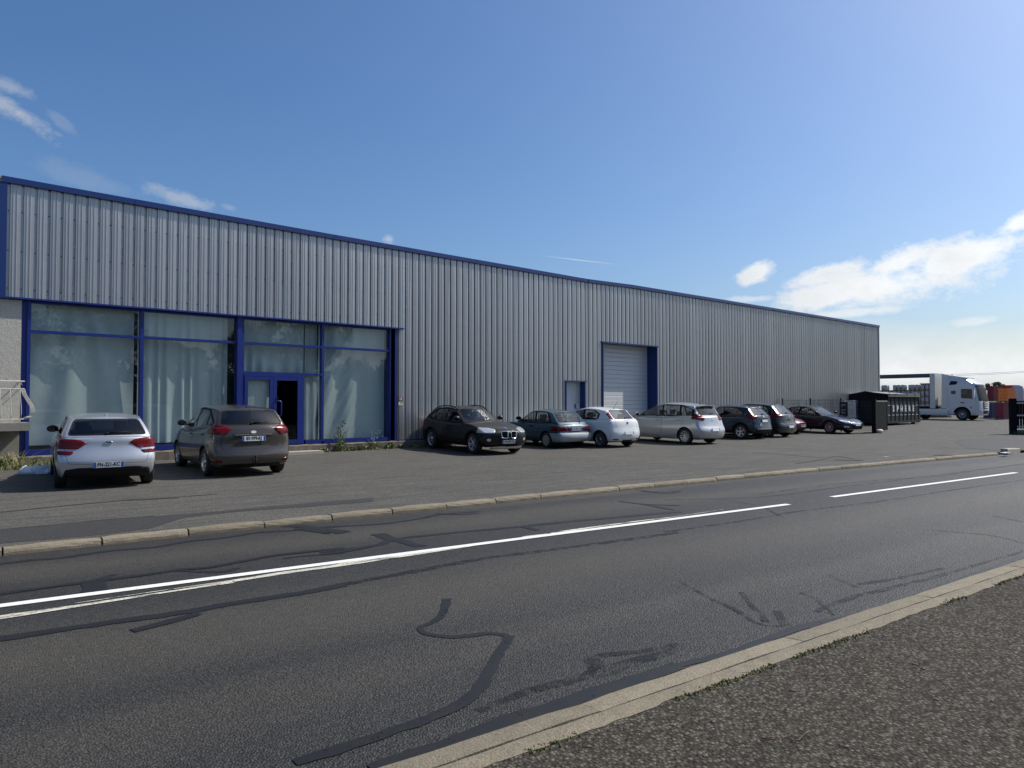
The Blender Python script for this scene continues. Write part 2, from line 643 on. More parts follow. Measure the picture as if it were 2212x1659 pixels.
def cladding():
    m = NT('galvanised_cladding')
    v = m.coords()
    oi = m.n('ShaderNodeObjectInfo')
    vs_ = m.coords(scale=(9, 1, 0.12))
    st = m.noise(vs_, 3.0, 5, 0.6)
    k = m.math('ADD', m.math('MULTIPLY', st, 0.6), m.math('MULTIPLY', oi.outputs['Random'], 0.4))
    sp = m.n('ShaderNodeSeparateXYZ')
    m.l(v, sp.inputs[0])
    low = m.math('SUBTRACT', 1.0, m.math('DIVIDE', sp.outputs[2], 1.3), clamp=True)
    d = m.math('MULTIPLY', m.math('MULTIPLY', low, m.noise(v, 4, 6)), 0.9, clamp=True)
    c = m.mix(k, (0.34, 0.34, 0.34), (0.49, 0.49, 0.48))
    m.set(Base_Color=m.mix(d, c, (0.30, 0.28, 0.25)), Metallic=0.72, Roughness=m.math('ADD', 0.33, m.math('MULTIPLY', st, 0.16)), Specular_IOR_Level=0.5)
    m.bump(m.noise(v, 2.2, 3), 0.25, 0.03)
    return m.m


M_clad = cladding()
M_blue = plain('blue_frame_paint', (0.010, 0.026, 0.17), 0.38, vary=0.15, vs=3, spec=0.4)
M_bluetrim = plain('blue_trim_paint', (0.010, 0.034, 0.15), 0.38, vary=0.12, vs=2, spec=0.4)
M_shut = plain('shutter_grey', (0.56, 0.57, 0.575), 0.45, vary=0.06)
M_doorgrey = plain('door_grey', (0.46, 0.48, 0.5), 0.45, vary=0.06)
M_white = plain('white_plastic', (0.72, 0.72, 0.70), 0.45, vary=0.05)
M_black = plain('black_plastic', (0.007, 0.007, 0.008), 0.6, vary=0.2, spec=0.25)
M_gap = plain('shut_line', (0.003, 0.003, 0.003), 0.9)
M_rubber = plain('tyre_rubber', (0.018, 0.018, 0.018), 0.75, vary=0.3)
M_alloy = plain('alloy_rim', (0.55, 0.56, 0.58), 0.28, metal=0.85, vary=0.08)
M_rimdark = plain('brake_dark', (0.012, 0.012, 0.012), 0.7)
M_hubcap = plain('hubcap_grey', (0.33, 0.34, 0.35), 0.4, metal=0.4)
M_chrome = plain('chrome', (0.78, 0.79, 0.8), 0.1, metal=1.0, vary=0.03)
M_plate = plain('plate_white', (0.72, 0.73, 0.72), 0.35, vary=0.04)
M_plateblue = plain('plate_blue', (0.02, 0.08, 0.45), 0.35)
M_ink = plain('plate_ink', (0.01, 0.01, 0.012), 0.5)
M_red = plain('red_lens', (0.12, 0.004, 0.006), 0.2, vary=0.45, vs=16, spec=0.3)
M_darkred = plain('dark_red_lens', (0.09, 0.005, 0.008), 0.2, vary=0.3, vs=14, spec=0.3)
M_amber = plain('amber_lens', (0.55, 0.17, 0.02), 0.15, vary=0.2, vs=14, coat=1.0)
M_clear = plain('clear_lens', (0.55, 0.56, 0.57), 0.12, metal=0.4, vary=0.3, vs=22, coat=1.0)
M_seat = plain('seat_fabric', (0.02, 0.02, 0.022), 0.85, vary=0.3)
M_inner = plain('cabin_trim', (0.014, 0.014, 0.015), 0.7)
M_glass = glass('car_glass', (0.66, 0.72, 0.71))
M_mirror = plain('mirror_glass', (0.10, 0.11, 0.12), 0.08, metal=1.0)
M_tint = glass('tinted_glass', (0.14, 0.15, 0.15))
M_shop = glass('shop_glass', (0.88, 0.95, 0.94), gloss=1.15, film=0.10, filmcol=(0.28, 0.31, 0.30))
M_curtain = NT('curtain_cloth')
_v = M_curtain.coords()
M_curtain.set(Base_Color=M_curtain.mix(M_curtain.noise(_v, 1.5, 5), (0.50, 0.535, 0.505), (0.63, 0.655, 0.62)), Roughness=0.9)
M_curtain.bump(M_curtain.noise(M_curtain.coords(scale=(6, 1, 1)), 5, 5), 0.4, 0.01)
M_curtain = M_curtain.m
M_dark = plain('dark_interior', (0.02, 0.02, 0.02), 0.9)
M_iron = plain('white_iron', (0.42, 0.40, 0.36), 0.5, vary=0.12)
M_gate = plain('black_gate_paint', (0.012, 0.013, 0.016), 0.92, vary=0.2, spec=0.10)
M_skip = plain('skip_paint', (0.032, 0.036, 0.038), 0.85, vary=0.3, vs=3, spec=0.15)
M_skiplid = plain('skip_lid', (0.20, 0.20, 0.20), 0.5, vary=0.2)
M_truck = paint('truck_paint', (0.60, 0.62, 0.65), metal=0.0, rough=0.3, dirt=0.2)
M_steel = plain('keg_steel', (0.42, 0.43, 0.44), 0.38, metal=0.75, vary=0.15)
M_wood = plain('pallet_wood', (0.22, 0.16, 0.10), 0.8, vary=0.3)
M_wrap = plain('stretch_wrap', (0.30, 0.32, 0.36), 0.2, vary=0.5, vs=7, coat=0.6)
M_bag = plain('plastic_bag', (0.62, 0.64, 0.68), 0.35, vary=0.15, vs=9)
M_ground = NT('field_ground')
_v = M_ground.coords()
M_ground.set(Base_Color=M_ground.mix(M_ground.noise(_v, 0.5, 8, 0.7), (0.045, 0.06, 0.02), (0.13, 0.13, 0.055)), Roughness=0.95)
M_ground = M_ground.m


def leafmat(name, a, b):
    m = NT(name)
    v = m.coords()
    oi = m.noise(v, 3.0, 5, 0.7)
    m.set(Base_Color=m.mix(oi, a, b), Roughness=0.6, Transmission_Weight=0.0)
    return m.m


M_leaf = leafmat('tree_leaves', (0.035, 0.06, 0.018), (0.10, 0.13, 0.04))
M_weed = leafmat('weed_leaves', (0.05, 0.085, 0.02), (0.16, 0.19, 0.05))
M_dry = leafmat('dry_grass', (0.19, 0.17, 0.07), (0.36, 0.32, 0.15))
M_bark = plain('bark', (0.09, 0.07, 0.05), 0.9, vary=0.4)
# ------------------------------------------------------------------ ground, road, kerbs
ROADZ = -0.08
pA, pB = at(0, 1310, ROADZ), at(2190, 1022, ROADZ)
RD = Vector((pB.x - pA.x, pB.y - pA.y)).normalized()       # along the road
RN = Vector((-RD.y, RD.x))                                 # towards the warehouse
RA = math.atan2(RD.y, RD.x)
RC = Vector((pA.x, pA.y))                                  # a point on the white line


def rd(p):                                                 # world -> road frame
    q = Vector((p.x, p.y)) - RC
    return Vector((q.dot(RD), q.dot(RN)))


kerb_px = [(5, 1187), (220, 1162), (408, 1142), (575, 1128), (725, 1112), (857, 1099), (978, 1085), (1082, 1075), (1210, 1062), (1330, 1052),
           (1642, 1022), (1770, 1011.5), (1943, 996), (2145, 978)]
near_px = [(1040, 1640), (1245, 1521), (1450, 1432), (1661, 1386), (1850, 1323), (2092, 1252), (2212, 1218)]
# far kerb: least squares quadratic in the road frame
import numpy as np
kf = np.polyfit([rd(at(x, y, 0.0)).x for x, y in kerb_px], [rd(at(x, y, 0.0)).y for x, y in kerb_px], 2)
kn = np.polyfit([rd(at(x, y, ROADZ)).x for x, y in near_px], [rd(at(x, y, ROADZ)).y for x, y in near_px], 1)
SMIN = rd(at(0, 1187, 0.0)).x


def kfar(s):
    s = min(max(s, SMIN - 1), 36)
    return float(np.polyval(kf, s))


def knear(s):
    return float(np.polyval(kn, s))


ROT = Matrix.Rotation(RA, 4, 'Z')


def r2w(s, t, z=0.0):
    p = RC + RD * s + RN * t
    return Vector((p.x, p.y, z))


def sheet(name, s0, s1, ds, f0, f1, nt, zf, mat, **kw):
    """grid sheet in the road frame; the object is turned so its own x runs along the road"""
    bm = bmesh.new()
    rows = []
    n = max(1, int(round((s1 - s0) / ds)))
    for i in range(n + 1):
        s = s0 + (s1 - s0) * i / n
        a, b = f0(s), f1(s)
        rows.append([bm.verts.new((s, a + (b - a) * j / nt, zf(s, a + (b - a) * j / nt))) for j in range(nt + 1)])
    for i in range(n):
        for j in range(nt):
            bm.faces.new([rows[i][j], rows[i + 1][j], rows[i + 1][j + 1], rows[i][j + 1]])
    return mesh_obj(name, bm, mat, smooth=True, loc=(RC.x, RC.y, 0), rz=RA, **kw)


bm = bmesh.new()
ngon(bm, [(-4000, -4000, -0.4), (4000, -4000, -0.4), (4000, 4000, -0.4), (-4000, 4000, -0.4)])
mesh_obj('ground', bm, M_ground, kind='structure')
road = sheet('road', -60, 240, 1.0, lambda s: knear(s) + 0.02, lambda s: kfar(s) + 0.02, 8, lambda s, t: ROADZ + 0.02 * (1 - ((t + 0.6) / 3.6) ** 2), M_road, kind='structure')


def lotz(s, t):
    p = r2w(s, t)
    return lot_z(p.x, p.y)


sheet('parking_lot', -60, 150, 1.5, lambda s: kfar(s) + 0.075, lambda s: 90.0, 70, lotz, M_lot, kind='structure')
sheet('pavement', -60, 240, 2.0, lambda s: -14.0, lambda s: knear(s) - 0.295, 6, lambda s, t: -0.052, M_walk, kind='structure')

# far kerb stones, one metre each
kerb = empty('kerb', (RC.x, RC.y, 0), RA, kind='structure')


def kerb_mesh(prof, L, seed, wob=0.004):
    random.seed(seed)
    bm = bmesh.new()
    rings = []
    nseg = 8
    for i in range(nseg + 1):
        x = -L / 2 + L * i / nseg
        e = 0.006 if i in (0, nseg) else 0.0
        rings.append([bm.verts.new((x, y + random.uniform(-wob, wob) + (e if k == 1 else 0), z + random.uniform(-wob, wob) - e)) for k, (y, z) in enumerate(prof)])
    for i in range(nseg):
        for k in range(len(prof) - 1):
            bm.faces.new([rings[i][k + 1], rings[i][k], rings[i + 1][k], rings[i + 1][k + 1]])
    bm.faces.new(rings[0])
    bm.faces.new(rings[-1][::-1])
    me = bpy.data.meshes.new('kerb_stone')
    bm.to_mesh(me)
    bm.free()
    me.materials.append(M_kerb)
    return me


kp = [(-0.085, -0.2), (-0.078, -0.045), (-0.062, -0.015), (-0.04, 0.004), (-0.01, 0.010), (0.085, 0.006), (0.09, -0.2)]
kmesh = [kerb_mesh(kp, 0.982, i) for i in range(4)]
random.seed(3)
SEND = rd(at(2150, 978, 0)).x
s = rd(at(5, 1187, 0)).x - 3 + 0.5
first = s
stones = []
while s < SEND - 0.3:
    sl_ = (kfar(s + 0.5) - kfar(s - 0.5))
    o = data_obj('kerb_stone', kmesh[random.randrange(4)], kerb, (s, kfar(s) + random.uniform(-0.006, 0.006), random.uniform(-0.006, 0.006)),
                 rot=(random.uniform(-0.02, 0.02), random.uniform(-0.006, 0.006), math.atan(sl_) + random.uniform(-0.006, 0.006)))
    s += 1.0
# lowered crossing of the entrance: flush stones beyond the last kerb
bm = bmesh.new()
prism(bm, [(-0.75, -0.12), (0.75, -0.12), (0.55, 0.15), (-0.45, 0.17)], -0.1, 0.10)
bevel(bm, 0.02, 1)
kp0 = at(2176, 976, 0)
e_ = rd(kp0)
mesh_obj('kerb_stone', bm, M_step, kerb, loc=(e_.x + 0.35, e_.y + 0.05, 0.0), rot=(0, 0.03, 0.12), label='tilted loose kerb stone at the end of the row')
# near kerb: wide dished stones with a cement strip behind
pave_kerb = empty('pavement_kerb', (RC.x, RC.y, 0), RA, kind='structure')
np_ = [(-0.012, -0.2), (-0.008, -0.062), (0.02, -0.048), (0.10, -0.034), (0.192, -0.030), (0.198, -0.2)]
np_ = [(-y, z) for y, z in np_][::-1]
nmesh = []
for i in range(4):
    me = kerb_mesh(np_, 1.994, 20 + i, 0.0035)
    nmesh.append(me)
s0 = rd(at(1245, 1521, ROADZ)).x
for k in range(-2, 20):
    s = s0 + 2 * k + 1.0
    data_obj('kerb_stone', nmesh[random.randrange(4)], pave_kerb, (s, knear(s) + 0.01, -0.010 + random.uniform(-0.003, 0.003)),
             rot=(0, 0, math.atan(kn[0]) + random.uniform(-0.002, 0.002)))
bm = bmesh.new()
random.seed(11)
rows = []
for i in range(0, 420):
    s = s0 - 4 + i * 0.1
    a = knear(s) - 0.192 + random.uniform(-0.004, 0.004)
    b = knear(s) - 0.31 - 0.03 * noise.noise(Vector((s * 1.3, 0, 0))) + random.uniform(-0.012, 0.012)
    rows.append([bm.verts.new((s, a, -0.043)), bm.verts.new((s, (a + b) / 2, -0.038 + random.uniform(-0.003, 0.003))), bm.verts.new((s, b, -0.049))])
for a, b in zip(rows, rows[1:]):
    for j in range(2):
        bm.faces.new([a[j + 1], b[j + 1], b[j], a[j]])
mesh_obj('cement_strip', bm, M_kerb, pave_kerb)
# moss and grit in the joint behind it
bm = bmesh.new()
for i in range(2600):
    s = s0 - 3.5 + random.random() ** 1.4 * 15
    if noise.noise(Vector((s * 0.9, 3, 0))) < 0.02:
        continue
    t = knear(s) - 0.315 + random.gauss(0, 0.018)
    r = random.uniform(0.004, 0.012)
    c = Vector((s, t, -0.05))
    a = random.random() * 6.28
    v = [bm.verts.new(c + Vector((r * math.cos(a + k * 2.09), r * math.sin(a + k * 2.09), 0))) for k in range(3)]
    tp = bm.verts.new(c + Vector((0, 0, r * 1.1)))
    for k in range(3):
        bm.faces.new([v[k], v[(k + 1) % 3], tp])
mesh_obj('moss', bm, plain('moss_green', (0.11, 0.115, 0.025), 0.9, vary=0.5, vs=30), loc=(RC.x, RC.y, 0), rz=RA, kind='stuff')
# loose grit on the near pavement
bm = bmesh.new()
for i in range(420):
    p = at(random.uniform(900, 2212), random.uniform(1300, 1659), -0.052)
    q = rd(p)
    if q.y > knear(q.x) - 0.3:
        continue
    r = random.uniform(0.003, 0.008) if random.random() < 0.93 else random.uniform(0.010, 0.018)
    M = Matrix.Translation(p) @ Matrix.Rotation(random.random() * 6, 4, 'Z')
    bmesh.ops.create_icosphere(bm, subdivisions=1, radius=r, matrix=M @ Matrix.Diagonal((1.3, 0.9, 0.7, 1)))
mesh_obj('grit', bm, plain('grit_stone', (0.10, 0.09, 0.075), 0.8, vary=0.6, vs=40), kind='stuff')


M_twig = plain('twig_brown', (0.16, 0.10, 0.06), 0.9)
for k, (pts, lab) in enumerate(((((1645, 1596), (1672, 1592), (1690, 1596), (1700, 1588)), 'small dry twig lying flat on the near pavement'), (((1706, 1601), (1726, 1598), (1738, 1585), (1747, 1580)), 'forked dry twig lying right of the smaller twig'))):
    bm = bmesh.new()
    tube(bm, [at(x, y, -0.044) for x, y in pts], [.003, .003, .002, .0015], 5)
    tube(bm, [at(*pts[1], -0.044), at(pts[1][0] + 12, pts[1][1] + 8, -0.044)], .0015, 4)
    mesh_obj('twig', bm, M_twig, label=lab, cat='twig')


# painted lines and tar seams lie on the road as thin sheets
def crown(s, t):
    return ROADZ + 0.02 * (1 - ((t + 0.6) / 3.6) ** 2)


def ribbon(name, pts, w, mat, parent, h=0.004, zf=crown, wob=0.0, seed=0, step=0.12, **kw):
    random.seed(seed)
    P = [Vector(p) for p in pts]
    W = list(w) if isinstance(w, (list, tuple)) else [w] * len(P)
    dense = []
    for i in range(len(P) - 1):
        n = max(1, int((P[i + 1] - P[i]).length / step))
        p0, p3 = P[max(i - 1, 0)], P[min(i + 2, len(P) - 1)]
        for k in range(n):
            t = k / n
            a, b = P[i], P[i + 1]
            c = 0.5 * ((2 * a) + (b - p0) * t + (2 * p0 - 5 * a + 4 * b - p3) * t * t + (3 * a - p0 - 3 * b + p3) * t ** 3)
            dense.append((c, lerp(W[i], W[i + 1], t)))
    dense.append((P[-1], W[-1]))
    bm = bmesh.new()
    rows = []
    for i, (c, wd) in enumerate(dense):
        a = dense[max(i - 1, 0)][0]
        b = dense[min(i + 1, len(dense) - 1)][0]
        d = (b - a).normalized()
        nn = Vector((-d.y, d.x))
        l = wd / 2 * (1 + wob * (noise.noise(Vector((i * step * 2.6, seed * 7.1, 0))) + 0.5 * noise.noise(Vector((i * step * 9, seed, 0)))))
        r = wd / 2 * (1 + wob * (noise.noise(Vector((i * step * 2.2, seed * 7.1, 9))) + 0.5 * noise.noise(Vector((i * step * 9, seed, 5)))))
        p, q = c + nn * l, c - nn * r
        rows.append((bm.verts.new((p.x, p.y, zf(p.x, p.y) + h)), bm.verts.new((c.x, c.y, zf(c.x, c.y) + h + 0.001)), bm.verts.new((q.x, q.y, zf(q.x, q.y) + h))))
    for a, b in zip(rows, rows[1:]):
        for j in range(2):
            bm.faces.new([a[j], a[j + 1], b[j + 1], b[j]])
    bmesh.ops.recalc_face_normals(bm, faces=bm.faces)
    if bm.faces[:] and sum(f.normal.z for f in bm.faces) < 0:
        bmesh.ops.reverse_faces(bm, faces=bm.faces)
    return mesh_obj(name, bm, mat, parent, smooth=True, **kw)


def px(x, y):
    return rd(at(x, y, ROADZ + 0.01))


def c4(l): return [px(.336 * x, 1054 + .336 * y) for x, y in l]
def c5(l): return [px((x / 2.37 + 800) * .864, (y / 2.37 + 1220) * .864) for x, y in l]
def c6(l): return [px((x / 2.023 + 1660) * .864, (y / 2.023 + 1100) * .864) for x, y in l]
def c7(l): return [px((x / 3.3515 + 1900) * .864, (y / 3.3515 + 1080) * .864) for x, y in l]


l0, l1 = px(0, 1312), px(1703, 1091)
ribbon('lane_marking', [l0 - Vector((8, 0)), l0, l1], 0.125, M_line, road, h=0.006, wob=0.03, seed=1, step=0.1)
d0, d1 = px(1797, 1075), px(2195, 1022)
ribbon('lane_marking', [d0, d1], 0.125, M_line, road, h=0.006, wob=0.05, seed=2, step=0.1)
for k in range(1, 5):
    a = d1.x + 1.5 + (k - 1) * 13
    ribbon('lane_marking', [Vector((a, d1.y)), Vector((a + 3, d1.y))], 0.125, M_line, road, h=0.006, seed=3)
ribbon('worn_marking', c4([(-300, 890), (0, 843), (400, 783), (800, 722), (1130, 670), (1500, 612)]), [0.13, .12, .09, .065, .05, .10], M_old, road, h=0.005, wob=0.3, seed=4)
ribbon('worn_marking', c4([(480, 752), (900, 690), (1300, 632), (1500, 603)]), [0.01, .02, .022, .03], M_old, road, h=0.0055, wob=0.4, seed=14)
ribbon('worn_marking', c4([(1500, 606), (1850, 551), (2212, 500)]) + c5([(640, 385), (1000, 330), (1190, 305)]), [0.09, .13, .13, .12, .10, .05], M_old, road, h=0.005, wob=0.22, seed=5)
ribbon('worn_marking', c5([(1200, 297), (1350, 280)]), 0.075, M_old, road, h=0.005, wob=0.1, seed=6)
ribbon('worn_marking', c5([(1370, 275), (1600, 240), (1900, 200)]) + c6([(60, 392), (300, 355)]), [0.09, .08, .05, .03, .02], M_old, road, h=0.005, wob=0.3, seed=7)

seams = [
    (c4([(-200, 520), (0, 490), (230, 462), (400, 450), (700, 405), (1000, 380), (1200, 345), (1450, 320), (1640, 288), (1900, 272), (2212, 245)]), .065),
    (c5([(0, 232), (380, 212), (600, 180), (720, 156), (940, 140)]), .05),
    (c5([(690, 150), (800, 158), (940, 152)]), .03),
    (c4([(-200, 720), (0, 690), (200, 660), (560, 612), (900, 570), (1130, 535), (1350, 515), (1600, 470), (1800, 435), (2212, 392)]), .06),
    (c4([(1130, 535), (1300, 545), (1440, 545), (1530, 520)]), .05),
    (c4([(1820, 460), (2000, 440), (2212, 425)]), .03),
    (c4([(1830, 240), (1960, 250), (2212, 292)]), .16),
    (c4([(1900, 262), (2120, 298)]), .05),
    (c4([(500, 618), (610, 600), (740, 562)]), .05),
    (c4([(612, 600), (600, 640), (608, 676)]), [.2, .16, .2]),
    (c4([(-200, 1012), (0, 980), (400, 920), (800, 862), (1200, 805), (1500, 750), (1900, 690), (2212, 630)]), .085),
    (c4([(850, 930), (1050, 880), (1280, 815)]), .07),
    (c5([(0, 385), (330, 345), (450, 308), (800, 268), (1220, 230), (1500, 200), (2133, 145)]), .07),
    (c5([(340, 275), (420, 305), (520, 330), (600, 352)]), .12),
    (c5([(1210, 232), (1290, 255)]), .07),
    (c5([(0, 400), (150, 380), (300, 352)]), .05),
    (c5([(0, 605), (500, 510), (1000, 420), (1500, 355), (1900, 300), (2133, 268)]), .075),
    (c5([(1770, 80), (1950, 100), (2133, 108)]), .05),
    (c5([(1850, 90), (2000, 115), (2100, 135)]), .04),
    (c5([(1900, 15), (2040, 30), (2133, 20)]), .08),
    (c5([(752, 662), (735, 735), (690, 785)]), [.075, .07, .065]),
    (c5([(720, 765), (650, 805), (590, 832), (625, 865), (760, 884), (880, 876), (1000, 862), (1080, 870), (1125, 885)]), [.07, .065, .055, .06, .06, .06, .06, .06, .07]),
    (c5([(1125, 880), (1070, 960), (1010, 1070), (950, 1170), (880, 1245), (780, 1300), (560, 1390), (250, 1490), (-150, 1620)]), [.07, .075, .085, .085, .09, .09, .09, .09, .08]),
    (c5([(930, 1310), (1080, 1255), (1250, 1195), (1430, 1150), (1570, 1105), (1640, 1055)]), .085),
    (c5([(1570, 1000), (1625, 1030), (1640, 1070)]), .11),
    (c5([(1575, 1008), (1700, 982), (1900, 962), (2133, 920)]), .075),
    (c5([(1600, 1100), (1850, 1030), (2000, 990), (2133, 950)]), .12),
    (c5([(300, 1655), (700, 1528), (1000, 1415), (1400, 1285), (1800, 1155), (2133, 1045)]), [.08, .10, .14, .14, .12, .10]),
    (c5([(690, 1540), (800, 1520), (900, 1490)]), [.04, .12, .04]),
    (c6([(0, 1150), (300, 1080), (520, 1005), (700, 940), (1050, 860), (1400, 740), (1821, 585)]), [.08, .09, .11, .1, .09, .1, .1]),
    (c6([(80, 715), (230, 800), (350, 850), (480, 925), (610, 935)]), [.05, .07, .07, .06, .07]),
    (c6([(395, 770), (440, 830), (520, 915)]), .07),
    (c6([(830, 680), (900, 712), (980, 742)]), .07),
    (c6([(980, 728), (1200, 690), (1410, 645)]), .08),
    (c6([(770, 862), (960, 790), (1100, 755), (1400, 680), (1821, 558)]), [.06, .10, .08, .07, .06]),
    (c6([(690, 770), (760, 800), (860, 880)]), .05),
    (c6([(570, 860), (620, 935)]), .12),
    (c6([(1350, 458), (1650, 482), (1821, 522)]), .06),
    (c6([(1660, 385), (1821, 415)]), .05),
    (c6([(0, 470), (350, 420), (560, 385), (700, 362), (1100, 312), (1500, 250), (1821, 205)]), .08),
    (c6([(0, 305), (500, 290), (900, 240), (1300, 190), (1821, 122)]), .07),
    (c6([(250, 300), (560, 345)]), .04),
    (c6([(500, 340), (590, 390)]), .06),
    (c7([(0, 525), (500, 455), (1100, 400), (1500, 375), (1620, 355), (2212, 270)]), .07),
    (c7([(1600, 355), (1780, 385)]), .04),
]
for i, (pts, w) in enumerate(seams):
    k_ = 1.5 if i < 20 else (1.0 if i < 28 else 0.8)
    ribbon('tar_seam', pts, ([q * min(k_, 1.1) for q in w] if isinstance(w, list) else w * k_), M_tar if ((i < 23 and i != 16) or i in (27, 29)) else M_tarworn, road, h=0.003 + 0.0009 * (i % 4), wob=0.55, seed=30 + i, step=0.04)

# darker strip of newer asphalt behind the far kerb, and seams across the parking lot
lots = bpy.data.objects['parking_lot']


def lpx(x, y):
    return rd(lot(x, y))


def patch(name, px_list, mat, h=0.004, **kw):
    bm = bmesh.new()
    vs = []
    for x, y in px_list:
        q = lpx(x, y)
        vs.append(bm.verts.new((q.x, q.y, lotz(q.x, q.y) + h)))
    f = bm.faces.new(vs)
    if f.normal.z < 0:
        f.normal_flip()
    bmesh.ops.triangulate(bm, faces=bm.faces)
    bmesh.ops.recalc_face_normals(bm, faces=bm.faces)
    for f in bm.faces:
        if f.normal.z < 0:
            f.normal_flip()
    return mesh_obj(name, bm, mat, lots, **kw)


def c4l(l): return [(.336 * x, 1054 + .336 * y) for x, y in l]


patch('asphalt_patch', c4l([(-60, 282), (0, 272), (330, 240), (700, 208), (1000, 182), (1400, 150), (1900, 105), (2400, 62), (2400, 88), (1900, 128), (1500, 155), (1200, 188), (1080, 225), (960, 262), (650, 300), (330, 330), (0, 358), (-60, 366)]), M_patch)
for i, (pts, w) in enumerate([([(0, 158), (400, 118), (840, 78), (1200, 55), (1400, 40)], .05), ([(820, 78), (960, 72), (1150, 62)], .16),
                              ([(0, 270), (600, 212), (1000, 180)], .03)]):
    ribbon('tar_seam', [lpx(*p) for p in c4l(pts)], w, M_patch, lots, h=0.007, zf=lotz, wob=0.6, seed=90 + i, step=0.15)
for i, (pts, w) in enumerate([([(-40, 172), (250, 195), (560, 217), (650, 205), (820, 235), (850, 236)], .06), ([(300, 265), (560, 225)], .05), ([(640, 232), (740, 238), (830, 236)], .35),
                              ([(1040, 209), (1075, 211)], .25), ([(1500, 133), (1660, 138)], .12)]):
    ribbon('tar_seam', [lpx((x / 3.3515 + 1900) * .864, (y / 3.3515 + 1080) * .864) for x, y in pts], w, M_patch if i != 3 else M_step, lots, h=0.009, zf=lotz, wob=0.5, seed=110 + i, step=0.15)

patch('asphalt_patch', [(2058, 953), (2110, 946), (2170, 946), (2230, 950), (2230, 972), (2150, 973), (2090, 969)], M_patch, h=0.005)
# ------------------------------------------------------------------ warehouse
ZF = 0.40                                           # underside of the shop frames
ZW = 4.33                                           # top of the shop windows
ZT = 3.50                                           # transom
WL = 52.3                                           # length of the long wall
T0 = -0.50
TSTEP = wt(1270)
PER = 0.285
wh = empty('warehouse', (O.x, O.y, 0), WA, label='long corrugated grey metal warehouse with blue trim and shop windows', cat='warehouse')


def ztop(t):
    if t < TSTEP:
        return interp([(-1, 7.325), (7.1, 7.25), (20.9, 7.17)], t)
    return interp([(20.7, 7.235), (36.5, 7.29), (53, 7.34)], t)


tW1 = wt(859)                                       # right end of the shop front
tD0, tD1 = wt(1222), wt(1262)                       # side door
tR0, tR1 = wt(1302), wt(1418)                       # roller door
ZD, ZR = 2.58, 4.40
# profile of one module: groove, then a flat pan with two small ribs (y < 0 is outwards)
PROF = [(0.0, 0.0), (0.006, 0.058), (0.062, 0.058), (0.068, 0.0), (0.112, 0.0), (0.119, -0.011), (0.131, -0.011), (0.138, 0.0),
        (0.190, 0.0), (0.197, -0.011), (0.209, -0.011), (0.216, 0.0)]


def zbot(t):                                        # lower edge of the cladding along the wall
    if t < tW1:
        return ZW
    if tD0 <= t < tD1:
        return ZD
    if tR0 <= t < tR1:
        return ZR
    return 0.36


def clad_sheet(ta, tb, base):
    """one rolled sheet between ta and tb; split where an opening edge falls inside it"""
    cuts = [ta] + [c for c in (tW1, tD0, tD1, tR0, tR1) if ta + 0.01 < c < tb - 0.01] + [tb]
    bm = bmesh.new()
    lap = random.uniform(-0.003, 0.003)
    for a, b in zip(cuts, cuts[1:]):
        pts = []
        k0 = int(math.floor((a - base) / PER)) - 1
        for k in range(k0, k0 + int((b - a) / PER) + 4):
            for px_, py_ in PROF:
                pts.append((base + k * PER + px_, py_))
        inside = [(a, interp(pts, a))] + [p for p in pts if a + 1e-4 < p[0] < b - 1e-4] + [(b, interp(pts, b))]
        z0 = zbot((a + b) / 2)
        prev = None
        for t, y in inside:
            z1 = ztop(t) - 0.05
            col_ = []
            for i in range(5):
                f = i / 4
                z = lerp(z0, z1, f)
                w = 0.0025 * noise.noise(Vector((t * 0.8, z * 1.3, base)))
                col_.append(bm.verts.new((t, y + lap + w + (0.012 if i == 4 and y <= 0 else 0), z)))
            if prev:
                for i in range(4):
                    bm.faces.new([prev[i], col_[i], col_[i + 1], prev[i + 1]])
            prev = col_
    return mesh_obj('cladding_sheet', bm, M_clad, wh)


random.seed(5)
t = T0
while t < TSTEP - 0.05:
    clad_sheet(t, min(t + 3 * PER, TSTEP), T0)
    t += 3 * PER
t = TSTEP
while t < WL - 0.05:
    clad_sheet(t, min(t + 3 * PER, WL), TSTEP)
    t += 3 * PER
bm = bmesh.new()
for k in range(int(TSTEP / PER) + 1):
    t_ = T0 + k * PER + .034
    for z in (0.9, 2.2, 3.5, 4.55, 5.5, 6.5):
        if t_ < tW1 and z < 4.5 or (tD0 - .1 < t_ < tD1 + .1 and z < 2.7) or t_ > TSTEP - .1:
            continue
        box(bm, t_ - .012, t_ + .012, .044, .059, z - .012, z + .012)
mesh_obj('screw', bm, M_black, wh, kind='stuff')
